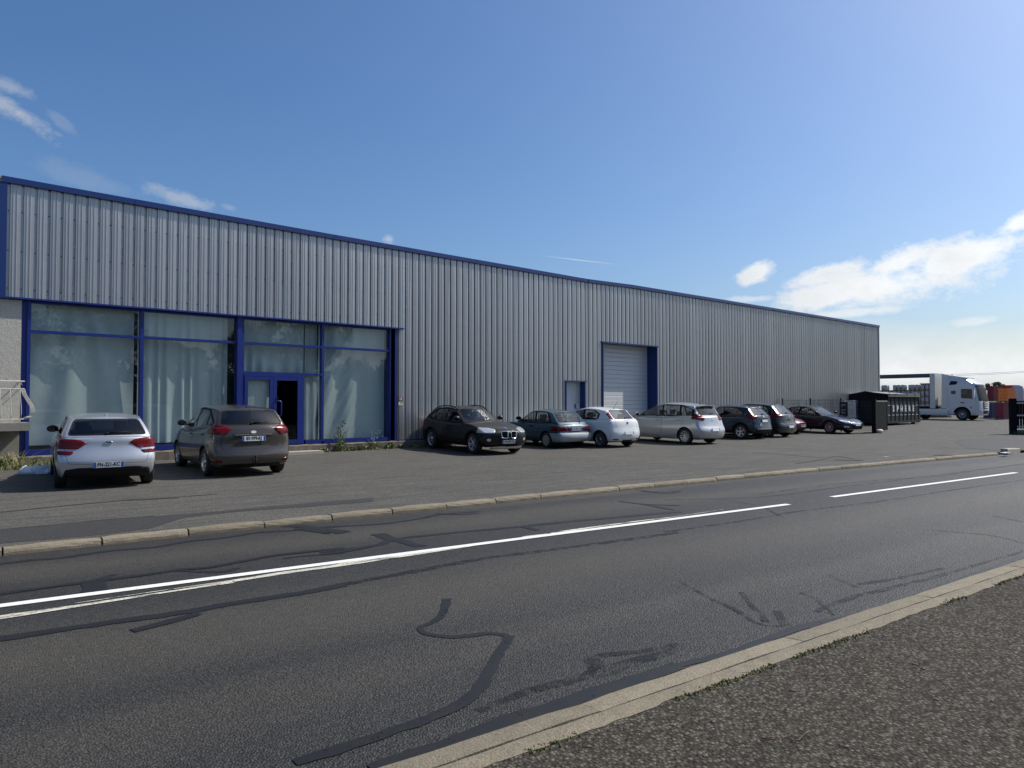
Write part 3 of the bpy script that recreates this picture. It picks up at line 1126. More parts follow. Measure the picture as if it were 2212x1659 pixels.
# blue eaves trim in overlapping lengths
for lo_, hi_, dz in ((T0 - 0.12, TSTEP + 0.15, 0.0), (TSTEP - 0.02, WL + 0.06, 0.012)):
    t = lo_
    k = 0
    while t < hi_ - 0.1:
        b = min(t + 3.0, hi_)
        bm = bmesh.new()
        e = 0.004 * (k % 2) + (0.02 if dz else 0.0)
        za, zb = ztop(t + 0.01 if dz else min(t, TSTEP - 0.02)), ztop(b if dz else min(b, TSTEP - 0.02))
        for (y0, y1, h0, h1) in ((-0.065 - e, -0.045 - e, -0.135, 0.0), (-0.065 - e, 0.30, 0.0, 0.014)):
            vs = [bm.verts.new(p) for p in ((t, y0, za + h0), (b, y0, zb + h0), (b, y1, zb + h0), (t, y1, za + h0), (t, y0, za + h1), (b, y0, zb + h1), (b, y1, zb + h1), (t, y1, za + h1))]
            for q in ((0, 3, 2, 1), (4, 5, 6, 7), (0, 1, 5, 4), (2, 3, 7, 6), (0, 4, 7, 3), (1, 2, 6, 5)):
                bm.faces.new([vs[i] for i in q])
        mesh_obj('eaves_trim', bm, M_bluetrim, wh)
        t = b + 0.004
        k += 1
bbox_obj('corner_trim', T0 - 0.22, T0 - 0.005, -0.05, 0.25, ZW - 0.05, 7.2, M_bluetrim, wh)
bbox_obj('corner_trim', WL + 0.005, WL + 0.05, -0.05, 0.15, 0.2, 7.25, M_shut, wh)
# drip flashings under the cladding and over the openings
bbox_obj('drip_flashing', T0 - 0.12, tW1 + 0.22, -0.085, 0.05, ZW - 0.045, ZW - 0.004, M_blue, wh)
bbox_obj('drip_flashing', tW1 + 0.02, tD0 - 0.03, -0.055, 0.05, 0.315, 0.355, M_bluetrim, wh)
bbox_obj('drip_flashing', tD1 + 0.03, tR0 - 0.03, -0.055, 0.05, 0.315, 0.355, M_bluetrim, wh)
bbox_obj('drip_flashing', tR1 + 0.03, WL, -0.055, 0.05, 0.315, 0.355, M_bluetrim, wh)
# plinth, slab, hidden sides, roof
bm = bmesh.new()
random.seed(8)
tt = -9.0
pr = [(0.03, 0.325), (-0.10, 0.322), (-0.125, 0.30), (-0.12, -0.1)]
prev = None
while tt < WL:
    ring = [bm.verts.new((tt, y + random.uniform(-0.012, 0.012), z + (random.uniform(-0.014, 0.01) if z > 0 else 0))) for y, z in pr]
    if prev:
        for i in range(3):
            bm.faces.new([prev[i + 1], ring[i + 1], ring[i], prev[i]])
    prev = ring
    tt += 0.16 if tt < 12 else 0.8
mesh_obj('plinth', bm, M_plinth, wh)
bm = bmesh.new()
box(bm, T0, WL, 0.70, 30, 0.02, 0.33)
mesh_obj('floor_slab', bm, M_conc, wh)
bm = bmesh.new()
box(bm, WL - 0.1, WL, 0.1, 30, 0.0, 7.1)
box(bm, T0, T0 + 0.1, 0.3, 30, 0.0, 7.1)
box(bm, T0, WL, 29.9, 30, 0.0, 7.1)
mesh_obj('outer_wall', bm, M_clad, wh)
bm = bmesh.new()
box(bm, T0, TSTEP, 0.06, 30, 6.98, 7.10)
box(bm, TSTEP, WL, 0.06, 30, 7.0, 7.14)
mesh_obj('roof', bm, M_shut, wh)
# inner leaf behind the cladding so no light leaks
bm = bmesh.new()
for a, b, z0 in ((tW1, tD0, 0.3), (tD0, tD1, ZD), (tD1, tR0, 0.3), (tR0, tR1, ZR), (tR1, WL - 0.1, 0.3), (T0 + 0.1, tW1, ZW + 0.0)):
    box(bm, a + 0.001, b - 0.001, 0.06, 0.12, z0, 6.97)
mesh_obj('inner_wall', bm, M_shut, wh)

# ---- shop front: blue frame members, panes
YG = 0.17                                            # glass plane
tL = wt(58, 0.1)
c_m1 = wt(306, 0.12)
cA, cB = wt(511, 0.1), wt(526.5, 0.1)
c_m2 = wt(696.5, 0.12)
tE0, tE1 = wt(840, 0.12), wt(857, 0.0)
c_thin = wt(658, 0.14)
ZB2 = 2.60


def member(name, a, b, z0, z1, y0=0.07, y1=0.24, mat=None):
    return bbox_obj(name, a, b, y0, y1, z0, z1, mat or M_blue, wh, bev=0.006)


# deep returns at both ends of the opening
member('column', wt(46.5, 0.06), wt(46.5, 0.06) + 0.12, ZF - 0.08, ZW, 0.10, 0.52)
member('column', tL, tL + 0.075, ZF - 0.08, ZW, 0.06, 0.26)
member('column', cA, cA + 0.13, ZF - 0.08, ZW, 0.02, 0.30)
member('column', cB - 0.075, cB, ZF - 0.08, ZW, 0.06, 0.27)
member('mullion', c_m1 - 0.045, c_m1 + 0.045, ZF, ZW)
member('mullion', c_m2 - 0.04, c_m2 + 0.04, ZF, ZW)
member('column', tE0 + 0.0, tE0 + 0.05, ZF - 0.08, ZW, 0.05, 0.50)
member('column', tE1 - 0.07, tE1, ZF - 0.08, ZW, -0.012, 0.049)
member('lintel', tL + 0.08, tE0 - 0.002, ZW - 0.10, ZW - 0.05, 0.09, 0.25)
for a, b in ((tL + 0.078, c_m1 - 0.048), (c_m1 + 0.048, cA - 0.003), (cB + 0.003, c_m2 - 0.043), (c_m2 + 0.043, tE0 - 0.003)):
    member('transom', a, b, ZT - 0.035, ZT + 0.035)
    if a != cB + 0.003:
        member('sill_rail', a, b, ZF - 0.06, ZF + 0.075)
member('sill_rail', wt(660, 0.12) + 0.003, c_m2 - 0.043, ZF - 0.06, ZF + 0.06)
member('transom', cB + 0.003, c_m2 - 0.043, ZB2 - 0.04, ZB2 + 0.03)
tDj = wt(652.5, 0.1)
member('door_post', tDj - 0.05, tDj + 0.06, ZF - 0.06, ZB2 - 0.043, 0.05, 0.25)
bbox_obj('glazing_joint', c_thin - 0.012, c_thin + 0.012, YG - 0.012, YG + 0.012, ZB2 + 0.033, ZW - 0.1, M_black, wh)


def pane(a, b, z0, z1):
    bm = bmesh.new()
    ngon(bm, [(a, YG, z0), (b, YG, z0), (b, YG, z1), (a, YG, z1)])
    return mesh_obj('window_pane', bm, M_shop, wh)


ZTT = ZW - 0.10
for a, b in ((tL + 0.07, c_m1 - 0.04), (c_m1 + 0.04, cA + 0.005), (c_m2 + 0.035, tE0 + 0.01)):
    pane(a, b, ZF + 0.07, ZT - 0.03)
    pane(a, b, ZT + 0.03, ZTT + 0.01)
for a, b in ((cB - 0.01, c_thin - 0.012), (c_thin + 0.012, c_m2 - 0.035)):
    pane(a, b, ZT + 0.03, ZTT + 0.01)
    pane(a, b, ZB2 + 0.03, ZT - 0.03)
pane(tDj + 0.055, c_m2 - 0.035, ZF + 0.05, ZB2 - 0.035)
# double entrance door
dA, dB = cB + 0.02, tDj - 0.055
dM = wt(590.5, 0.08)
bbox_obj('door_frame', cB + 0.003, dB + 0.003, 0.05, 0.22, ZB2 - 0.11, ZB2 - 0.043, M_blue, wh, bev=0.005)
for a, b in ((dA, dM - 0.004), (dM + 0.004, dB)):
    bm = bmesh.new()
    z0, z1 = ZF - 0.05, ZB2 - 0.115
    s_ = 0.105
    box(bm, a, a + s_, 0.04, 0.11, z0, z1)
    box(bm, b - s_, b, 0.04, 0.11, z0, z1)
    box(bm, a + s_, b - s_, 0.043, 0.107, z1 - 0.11, z1 - 0.002)
    box(bm, a + s_, b - s_, 0.043, 0.107, z0 + 0.002, z0 + 0.15)
    dr = mesh_obj('entrance_door', bm, M_blue, wh)
    bm = bmesh.new()
    ngon(bm, [(a + s_ - .01, 0.08, z0 + .14), (b - s_ + .01, 0.08, z0 + .14), (b - s_ + .01, 0.08, z1 - .10), (a + s_ - .01, 0.08, z1 - .10)])
    mesh_obj('door_glass', bm, M_shop if a == dA else glass('door_glass_bare', (0.75, 0.78, 0.76), gloss=0.45), dr)
    if a != dA:
        bm = bmesh.new()
        hx = a + 0.06
        tube(bm, [(hx, 0.035, 1.25), (hx + 0.02, -0.03, 1.25), (hx + 0.13, -0.04, 1.25), (hx + 0.16, -0.04, 1.29), (hx + 0.16, -0.04, 1.68), (hx + 0.13, -0.04, 1.72), (hx + 0.02, -0.03, 1.72), (hx, 0.035, 1.72)], 0.022, 8)
        mesh_obj('handle', bm, M_blue, dr)
        bm = bmesh.new()
        box(bm, a + 0.085, a + 0.15, 0.025, 0.04, 1.82, 1.86)
        box(bm, a + 0.085, a + 0.15, 0.025, 0.04, 1.765, 1.805)
        mesh_obj('lock_plate', bm, M_chrome, dr)
# entrance step
bm = bmesh.new()
t0_, t1_ = wt(600, -0.3), wt(692, -0.3)
box(bm, t0_, t1_, -0.62, -0.13, -0.02, 0.145)
bevel(bm, 0.02, 1)
mesh_obj('entrance_step', bm, M_step, loc=(O.x, O.y, 0), rz=WA, label='low pale concrete step in front of the blue glazed entrance door', cat='step')

# ---- side door and roller door
member('door_frame', tD0 - 0.05, tD0 + 0.015, 0.3, ZD, -0.05, 0.33, M_bluetrim)
member('door_frame', tD1 - 0.015, tD1 + 0.05, 0.3, ZD, -0.05, 0.33, M_bluetrim)
member('door_frame', tD0 - 0.09, tD1 + 0.09, ZD + 0.002, ZD + 0.045, -0.075, 0.33, M_bluetrim)
sdoor = bbox_obj('side_door', tD0 + 0.017, tD1 - 0.017, 0.25, 0.30, 0.32, ZD, M_doorgrey, wh)
bm = bmesh.new()
tube(bm, [(tD1 - 0.10, 0.25, 1.30), (tD1 - 0.10, 0.19, 1.30), (tD1 - 0.25, 0.19, 1.30)], 0.014)
mesh_obj('handle', bm, M_black, sdoor)
for a, z0, m_ in ((0.27, 1.40, M_plateblue), (0.115, 1.42, M_white)):
    bbox_obj('notice', tD1 - a - 0.12, tD1 - a, 0.24, 0.247, z0, z0 + 0.2, m_, sdoor)
member('door_frame', tR0 - 0.05, tR0 + 0.01, 0.1, ZR, -0.05, 0.60, M_bluetrim)
member('door_frame', tR1 - 0.01, tR1 + 0.03, 0.1, ZR, -0.05, 0.60, M_bluetrim)
member('door_frame', tR0 - 0.16, tR1 + 0.10, ZR + 0.002, ZR + 0.05, -0.085, 0.60, M_bluetrim)
rdoor = empty('roller_door', (0, 0, 0), 0, wh)
bm = bmesh.new()
W_ = tR1 - tR0 - 0.044
prism(bm, [(0.0, 0.0), (-0.012, 0.012), (-0.012, 0.188), (0.0, 0.2), (0.02, 0.2), (0.02, 0.0)], 0, W_, 'yz')
me = bpy.data.meshes.new('slat')
bm.to_mesh(me)
bm.free()
me.materials.append(M_shut)
z = 0.12
while z < ZR - 0.02:
    data_obj('slat', me, rdoor, (tR0 + 0.022, 0.57, z))
    z += 0.206
bbox_obj('backing', tR0 + 0.022, tR1 - 0.022, 0.595, 0.61, 0.1, ZR, M_black, rdoor)

# ---- curtains, top-level: they hang behind the glass
YC = 0.40


def curtain(a, b, z0, z1, fn, label, y=YC, name='curtain'):
    bm = bmesh.new()
    nx, nz = max(6, int((b - a) / 0.03)), max(4, int((z1 - z0) / 0.07))
    g = []
    for i in range(nx + 1):
        u = i / nx
        g.append([bm.verts.new((lerp(a, b, u), y + fn(u, j / nz), lerp(z0, z1, j / nz))) for j in range(nz + 1)])
    for i in range(nx):
        for j in range(nz):
            bm.faces.new([g[i][j], g[i + 1][j], g[i + 1][j + 1], g[i][j + 1]])
    return mesh_obj(name, bm, M_curtain, smooth=True, loc=(O.x, O.y, 0), rz=WA, label=label, cat='curtain', group='pale curtains behind the shop windows')


def vfold(k, amp, seed):
    return lambda u, v: amp * (math.sin(u * k + 1.3 * math.sin(u * k * 0.37 + seed)) * (0.5 + 0.5 * (1 - v)) + 0.6 * noise.noise(Vector((u * 9, v * 1.5, seed))))


def fan(u, v):                                       # folds that spread from a gathered top
    w = (u - 0.47) / (0.35 + 0.9 * (1 - v)) * 2.0
    return 0.075 * math.sin(w * 7.0) * math.exp(-w * w * 0.9) * (1.0 if v < 0.86 else 0.4) + 0.02 * noise.noise(Vector((u * 5, v * 2, 1)))


def sweep(u, v):                                     # diagonal drape pulled towards the left
    return 0.075 * math.sin((u * 1.0 + 0.9 * (v - 1.0) ** 2 * 0.45 - v * 0.05) * 24 * (0.6 + 0.4 * v)) * math.exp(-((u - 0.25) / 0.35) ** 2) + 0.012 * math.sin(u * 60 - v * 45) * math.exp(-((u - 0.35) / 0.3) ** 2)


def gathered(u, v):                                  # folds pinched at the bottom
    return 0.05 * (1 - v) * math.sin(u * 40 + 3 * math.sin(u * 5)) + 0.05 * math.sin(u * 11 + v * 2) * (1 - abs(v - 0.5))


curtain(tL + 0.02, c_m1 - 0.13, ZF + 0.17, ZW - 0.02, fan, 'pale curtain with fanned folds behind the leftmost shop window')
curtain(c_m1 - 0.03, cA - 0.16, ZF + 0.13, ZW - 0.02, vfold(52, 0.05, 2), 'pale curtain in straight vertical folds behind second shop window from left')
curtain(cB - 0.05, c_thin + 0.0, ZB2 + 0.03, ZT + 0.0, gathered, 'pale curtain gathered at the bottom above the glazed entrance door')
curtain(cB - 0.05, c_m2 - 0.02, ZT - 0.02, ZW - 0.02, vfold(18, 0.02, 5), 'flat pale curtain behind the topmost pane over the entrance', y=YC + 0.08)
curtain(c_thin + 0.02, c_m2 - 0.02, ZB2 - 0.05, ZT - 0.02, vfold(8, 0.02, 6), 'short pale curtain behind the small square pane beside the entrance', y=YC + 0.05)
curtain(c_m2 - 0.02, tE0 - 0.02, ZF + 0.06, ZW - 0.02, sweep, 'pale curtain pulled into a diagonal drape behind the rightmost shop window')
curtain(tDj - 0.02, c_m2 - 0.05, ZF + 0.06, ZB2 - 0.06, vfold(12, 0.02, 4), 'narrow pale curtain behind the slim pane right of the entrance door')
curtain(cB - 0.04, dM - 0.02, ZF + 0.04, ZB2 - 0.08, vfold(10, 0.012, 8), 'pale blind behind the left leaf of the glazed entrance door', y=0.19, name='blind')
bm = bmesh.new()
box(bm, T0 + 0.2, WL - 0.2, 4.0, 4.05, 0.33, 6.9)
mesh_obj('partition', bm, M_dark, wh)

# ---- house number plates by the shop front
hx = wt(865.5)
bm = bmesh.new()
box(bm, -0.10, 0.10, -0.02, -0.012, -0.075, 0.075, 0)
o = mesh_obj('number_plate', bm, plain('plate_maroon', (0.16, 0.02, 0.03), 0.4), loc=(O.x + U.x * hx, O.y + U.y * hx, 1.80), rz=WA, label='small dark red house number plate on the cladding beside the shop front', cat='sign')
data_obj('number', text_mesh('15', M_white, 0.13), o, (0, -0.024, 0), rot=(R(90), 0, 0))
bm = bmesh.new()
box(bm, -0.10, 0.10, -0.02, -0.012, -0.07, 0.07, 0)
o = mesh_obj('wall_label', bm, plain('label_green', (0.24, 0.36, 0.24), 0.5), loc=(O.x + U.x * hx, O.y + U.y * hx, 1.635), rz=WA, label='small pale green label under the red house number plate', cat='sign')
bm = bmesh.new()
box(bm, -0.03, 0.09, -0.023, -0.0205, -0.05, -0.03)
box(bm, -0.07, -0.03, -0.023, -0.0205, -0.03, 0.04)
mesh_obj('emblem', bm, M_plate, o)

# ------------------------------------------------------------------ neighbouring house at the left edge
hs = empty('house', (O.x, O.y, 0), WA, label='rendered old house with a raised balcony adjoining the warehouse on the left', cat='house')
tH = wt(46, 0.06)
bm = bmesh.new()
box(bm, tH - 9, tH - 0.002, 0.06, 9, 1.10, ZW - 0.06)
box(bm, tH - 9, T0 - 0.2, 0.06, 9, ZW - 0.058, 6.4)
mesh_obj('wall', bm, M_plaster, hs)
bm = bmesh.new()
box(bm, tH - 9, tH - 0.004, 0.09, 9, -0.1, 1.098)
mesh_obj('base_wall', bm, M_conc, hs)
bm = bmesh.new()
prism(bm, [(-0.4, 6.3), (4.5, 8.4), (9.4, 6.3)], tH - 9.3, T0 - 0.3, 'yz')
mesh_obj('roof', bm, plain('roof_tile', (0.28, 0.13, 0.08), 0.8), hs)
bm = bmesh.new()
box(bm, T0 - 1.1, T0 - 0.16 + 0.25, 1.4, 2.1, 6.0, 7.62)
box(bm, T0 - 1.15, T0 - 0.14 + 0.27, 1.36, 2.14, 7.62, 7.69)
mesh_obj('chimney', bm, M_conc, hs)
bal = bbox_obj('balcony', tH - 6, tH + 0.10, -0.90, 0.058, 1.0, 1.19, M_conc, hs, bev=0.025, seg=2)
bm = bmesh.new()
for zz, y_ in ((2.20, -0.80), (2.02, -0.80), (1.28, -0.80)):
    tube(bm, [(tH - 6, y_, zz), (tH - 0.02, y_, zz)], 0.010 if zz < 2.1 else 0.015)
    tube(bm, [(tH - 0.02, y_, zz), (tH - 0.02, 0.05, zz)], 0.010 if zz < 2.1 else 0.015)
mesh_obj('rail', bm, M_iron, bal)
for k in range(22):
    bm = bmesh.new()
    x_ = tH - 0.10 - k * 0.20
    tube(bm, [(x_, -0.80, 2.02), (x_ - .0, -0.82, 1.85), (x_ + .01, -0.93, 1.55), (x_ + .01, -0.95, 1.42), (x_ + .01, -0.90, 1.32), (x_, -0.80, 1.28)], 0.007, 5)
    mesh_obj('baluster', bm, M_iron, bal)
for k in range(4):
    bm = bmesh.new()
    y_ = -0.79 + k * 0.2
    tube(bm, [(tH - .02, y_, 2.02), (tH + .02, y_, 1.88), (tH + .17, y_, 1.6), (tH + .20, y_, 1.46), (tH + .15, y_, 1.34), (tH, y_, 1.28)], 0.009, 5)
    mesh_obj('baluster', bm, M_iron, bal)
bm = bmesh.new()
cx_, cz_ = tH - 0.14, 2.105
tube(bm, [(cx_ + 0.075 * (1 - k / 16) * math.cos(k * 0.8), -0.8, cz_ + 0.075 * (1 - k / 16) * math.sin(k * 0.8)) for k in range(15)], 0.008, 5)
mesh_obj('scroll', bm, M_iron, bal)
for x_ in (tH - 0.10, tH - 2.0, tH - 4.0):
    bm = bmesh.new()
    tube(bm, [(x_, -0.80, 1.18), (x_, -0.80, 1.29)], 0.012)
    mesh_obj('post', bm, M_iron, bal)
# ------------------------------------------------------------------ cars
def grid_box(bm, nx, ny, nz, warp):
    """closed box of quads with coordinates a in -1..1 (rear to front), b in -1..1, c in 0..1, moved by warp"""
    V = {}

    def v(i, j, k):
        key = (i, j, k)
        if key not in V:
            V[key] = bm.verts.new(warp(-1 + 2 * i / nx, -1 + 2 * j / ny, k / nz))
        return V[key]
    fs = []
    for i in range(nx):
        for j in range(ny):
            fs.append(bm.faces.new([v(i, j, nz), v(i + 1, j, nz), v(i + 1, j + 1, nz), v(i, j + 1, nz)]))
            fs.append(bm.faces.new([v(i, j, 0), v(i, j + 1, 0), v(i + 1, j + 1, 0), v(i + 1, j, 0)]))
    for i in range(nx):
        for k in range(nz):
            fs.append(bm.faces.new([v(i, 0, k), v(i + 1, 0, k), v(i + 1, 0, k + 1), v(i, 0, k + 1)]))
            fs.append(bm.faces.new([v(i, ny, k), v(i, ny, k + 1), v(i + 1, ny, k + 1), v(i + 1, ny, k)]))
    for j in range(ny):
        for k in range(nz):
            fs.append(bm.faces.new([v(0, j, k), v(0, j, k + 1), v(0, j + 1, k + 1), v(0, j + 1, k)]))
            fs.append(bm.faces.new([v(nx, j, k), v(nx, j + 1, k), v(nx, j + 1, k + 1), v(nx, j, k + 1)]))
    for f in fs:
        f.smooth = True
    return list(V.values())


def ccw(poly):
    a = sum(p[0] * q[1] - q[0] * p[1] for p, q in zip(poly, poly[1:] + poly[:1]))
    return list(poly) if a > 0 else list(poly)[::-1]


def rounded(poly, r, n=3):
    poly = ccw(poly)
    out = []
    m = len(poly)
    for i in range(m):
        p, q, s = Vector(poly[i - 1]), Vector(poly[i]), Vector(poly[(i + 1) % m])
        d0, d1 = (p - q), (s - q)
        k = min(r, d0.length * 0.45, d1.length * 0.45)
        a, b = q + d0.normalized() * k, q + d1.normalized() * k
        for j in range(n + 1):
            t = j / n
            out.append(tuple((a * (1 - t) ** 2 + q * 2 * t * (1 - t) + b * t * t)))
    return out


def shrink(poly, d):
    """offset a convex ccw polygon inwards by d (negative grows it)"""
    poly = ccw(poly)
    n = len(poly)
    out = []
    for i in range(n):
        p, q, s = Vector(poly[i - 1]), Vector(poly[i]), Vector(poly[(i + 1) % n])
        e0, e1 = (q - p), (s - q)
        if e0.length < 1e-6 or e1.length < 1e-6:
            out.append(tuple(q))
            continue
        n0 = Vector((-e0.y, e0.x)).normalized()
        n1 = Vector((-e1.y, e1.x)).normalized()
        k = max(0.35, (1 + n0.dot(n1)) / 2)
        out.append(tuple(q + (n0 + n1) / 2 * d / k))
    return out


AX = {'side': (Vector((1, 0, 0)), Vector((0, 0, 1))), 'end': (Vector((0, 1, 0)), Vector((0, 0, 1))), 'top': (Vector((1, 0, 0)), Vector((0, 1, 0)))}


def cut(bm, poly, proj, sel):
    """split the faces chosen by sel along a convex polygon seen in projection proj; returns the faces inside"""
    e1, e2 = AX[proj]
    poly = ccw(poly)
    lo0, hi0 = min(p[0] for p in poly), max(p[0] for p in poly)
    lo1, hi1 = min(p[1] for p in poly), max(p[1] for p in poly)
    cand = []
    for f in bm.faces:
        if not sel(f):
            continue
        us = [v.co.dot(e1) for v in f.verts]
        ws = [v.co.dot(e2) for v in f.verts]
        if max(us) < lo0 or min(us) > hi0 or max(ws) < lo1 or min(ws) > hi1:
            continue
        cand.append(f)
    for (p, q) in zip(poly, poly[1:] + poly[:1]):
        d = Vector((q[0] - p[0], q[1] - p[1]))
        if d.length < 1e-5 or not cand:
            continue
        nn = Vector((-d.y, d.x)).normalized()
        no = e1 * nn.x + e2 * nn.y
        co = e1 * p[0] + e2 * p[1]
        geom = set(cand)
        for f in cand:
            geom.update(f.edges)
            geom.update(f.verts)
        r = bmesh.ops.bisect_plane(bm, geom=list(geom), dist=1e-5, plane_co=co, plane_no=no)
        fs = [g for g in r['geom'] if isinstance(g, bmesh.types.BMFace)]
        fs = set(fs) | {f for f in cand if f.is_valid}
        cand = [f for f in fs if (f.calc_center_median() - co).dot(no) > 0]
    return cand


def detach(bm, faces, push=0.0, dele=True):
    out = bmesh.new()
    vm = {}
    for f in faces:
        vs = []
        for v in f.verts:
            if v not in vm:
                vm[v] = out.verts.new(v.co + v.normal * push)
            vs.append(vm[v])
        try:
            out.faces.new(vs).smooth = True
        except ValueError:
            pass
    if dele:
        bmesh.ops.delete(bm, geom=list(faces), context='FACES')
    return out


def thicken(bm, d):
    """give a detached skin edges: extrude the rim inwards by d"""
    bm.normal_update()
    nrm = {v: v.normal.copy() for v in bm.verts}
    edges = [e for e in bm.edges if len(e.link_faces) == 1]
    r = bmesh.ops.extrude_edge_only(bm, edges=edges)
    new = [g for g in r['geom'] if isinstance(g, bmesh.types.BMVert)]
    for v in new:
        o = None
        for e in v.link_edges:
            w = e.other_vert(v)
            if w in nrm:
                o = w
                break
        if o is not None:
            v.co = v.co - nrm[o] * d


WHEELS = {}


def wheel_meshes(style, r, w=0.20):
    key = (style, r)
    if key in WHEELS:
        return WHEELS[key]
    rr = r * (0.66 if style != 'truck' else 0.58)
    bm = bmesh.new()
    lathe(bm, [(rr, -w * .46), (rr + 0.02, -w * .5), (r - 0.03, -w * .5), (r - 0.006, -w * .40), (r, -w * .2), (r, w * .2), (r - 0.006, w * .40), (r - 0.03, w * .5), (rr + 0.02, w * .5), (rr, w * .46), (rr, 0)], 32, 'y', closed=True)
    ty = bpy.data.meshes.new('tyre')
    bm.to_mesh(ty)
    bm.free()
    ty.materials.append(M_rubber)
    # rim: outer face towards +y
    bm = bmesh.new()
    yo = w * 0.44
    lathe(bm, [(rr + 0.004, yo), (rr - 0.012, yo + 0.004), (rr - 0.022, yo - 0.012), (rr - 0.03, -w * .45)], 32, 'y', 0)
    lathe(bm, [(rr - 0.024, yo - 0.075), (0.02, yo - 0.075), (0.0, yo - 0.075)], 24, 'y', 1)
    if style in ('five', 'seven', 'ten', 'five_dark'):
        n = {'five': 5, 'five_dark': 5, 'seven': 7, 'ten': 10}[style]
        for k in range(n):
            a = 2 * math.pi * k / n
            M = Matrix.Rotation(a, 4, 'Y')
            if style == 'five':
                for s in (-1, 1):
                    M2 = M @ Matrix.Rotation(s * 0.17, 4, 'Y')
                    prism_pts = [(-0.020, 0.03), (0.020, 0.03), (0.017, rr - 0.015), (-0.017, rr - 0.015)]
                    vs = [bm.verts.new(M2 @ Vector((x, yo - (0.03 if z < .1 else .008), z))) for x, z in prism_pts]
                    bm.faces.new(vs)
                    vb = [bm.verts.new(M2 @ Vector((x, yo - .05, z))) for x, z in prism_pts]
                    for i in range(4):
                        bm.faces.new([vs[i], vb[i], vb[(i + 1) % 4], vs[(i + 1) % 4]])
            else:
                hw = {'five_dark': 0.052, 'seven': 0.030, 'ten': 0.017}[style]
                vs = [bm.verts.new(M @ Vector((x, yo - (0.022 if z < .1 else .008), z))) for x, z in [(-hw * .8, 0.03), (hw * .8, 0.03), (hw, rr - 0.015), (-hw, rr - 0.015)]]
                bm.faces.new(vs)
                vb = [bm.verts.new(v.co - Vector((0, 0.04, 0))) for v in vs]
                for i in range(4):
                    bm.faces.new([vs[i], vb[i], vb[(i + 1) % 4], vs[(i + 1) % 4]])
        lathe(bm, [(0.065, yo - 0.05), (0.062, yo - 0.012), (0.03, yo - 0.006), (0.0, yo - 0.006)], 16, 'y', 0)
    elif style == 'cap':                             # wheel trim with slots
        lathe(bm, [(rr - 0.02, yo - 0.004), (rr - 0.045, yo + 0.004), (rr * .62, yo + 0.008)], 32, 'y', 0)
        lathe(bm, [(rr * .50, yo + 0.012), (rr * .2, yo + 0.012), (0.0, yo + 0.010)], 24, 'y', 0)
        lathe(bm, [(rr * .62, yo + 0.0), (rr * .50, yo + 0.0)], 24, 'y', 1)
        for k in range(9):
            M = Matrix.Rotation(2 * math.pi * k / 9, 4, 'Y')
            vs = [bm.verts.new(M @ Vector((x, yo + .011, z))) for x, z in [(-0.018, rr * .45), (0.018, rr * .45), (0.024, rr * .68), (-0.024, rr * .68)]]
            bm.faces.new(vs)
    else:
        lathe(bm, [(rr - 0.02, yo - 0.02), (rr * .8, yo - 0.07), (rr * .55, yo - 0.09), (rr * .5, yo - 0.02), (rr * .3, yo), (0, yo)], 24, 'y', 0)
        for k in range(10):
            M = Matrix.Rotation(2 * math.pi * k / 10, 4, 'Y')
            bmesh.ops.create_icosphere(bm, subdivisions=1, radius=0.022, matrix=M @ Matrix.Translation((0, yo - 0.05, rr * .64)))
    bmesh.ops.recalc_face_normals(bm, faces=bm.faces)
    ri = bpy.data.meshes.new('rim')
    bm.to_mesh(ri)
    bm.free()
    ri.materials.append(M_hubcap if style == 'cap' else (M_alloy if style != 'truck' else M_hubcap))
    ri.materials.append(M_rimdark)
    WHEELS[key] = (ty, ri)
    return ty, ri


def add_wheel(parent, x, y, r, style, side, w=0.20, steer=0.0):
    ty, ri = wheel_meshes(style, r, w)
    e = data_obj('wheel', ty, parent, (x, y, r), rz=(0 if side > 0 else math.pi) + steer)
    data_obj('rim', ri, e, rot=(0, random.random() * 3, 0))
    return e


def plate_part(parent, loc, rot, text, yellow=False, w=0.52, h=0.11, name='number_plate'):
    bm = bmesh.new()
    box(bm, -w / 2, w / 2, -h / 2, h / 2, 0, 0.008, 0)
    if text is not None:
        for a, b in ((-w / 2 + 0.004, -w / 2 + 0.045), (w / 2 - 0.045, w / 2 - 0.004)):
            box(bm, a, b, -h / 2 + 0.004, h / 2 - 0.004, 0.008, 0.0095, 1)
    o = mesh_obj(name, bm, [M_plate, M_plateblue], parent, loc=loc, rot=rot)
    if text:
        data_obj('plate_text', text_mesh(text, M_ink, 0.105, 0, 0.78), o, (0, 0.002, 0.0115))
    return o


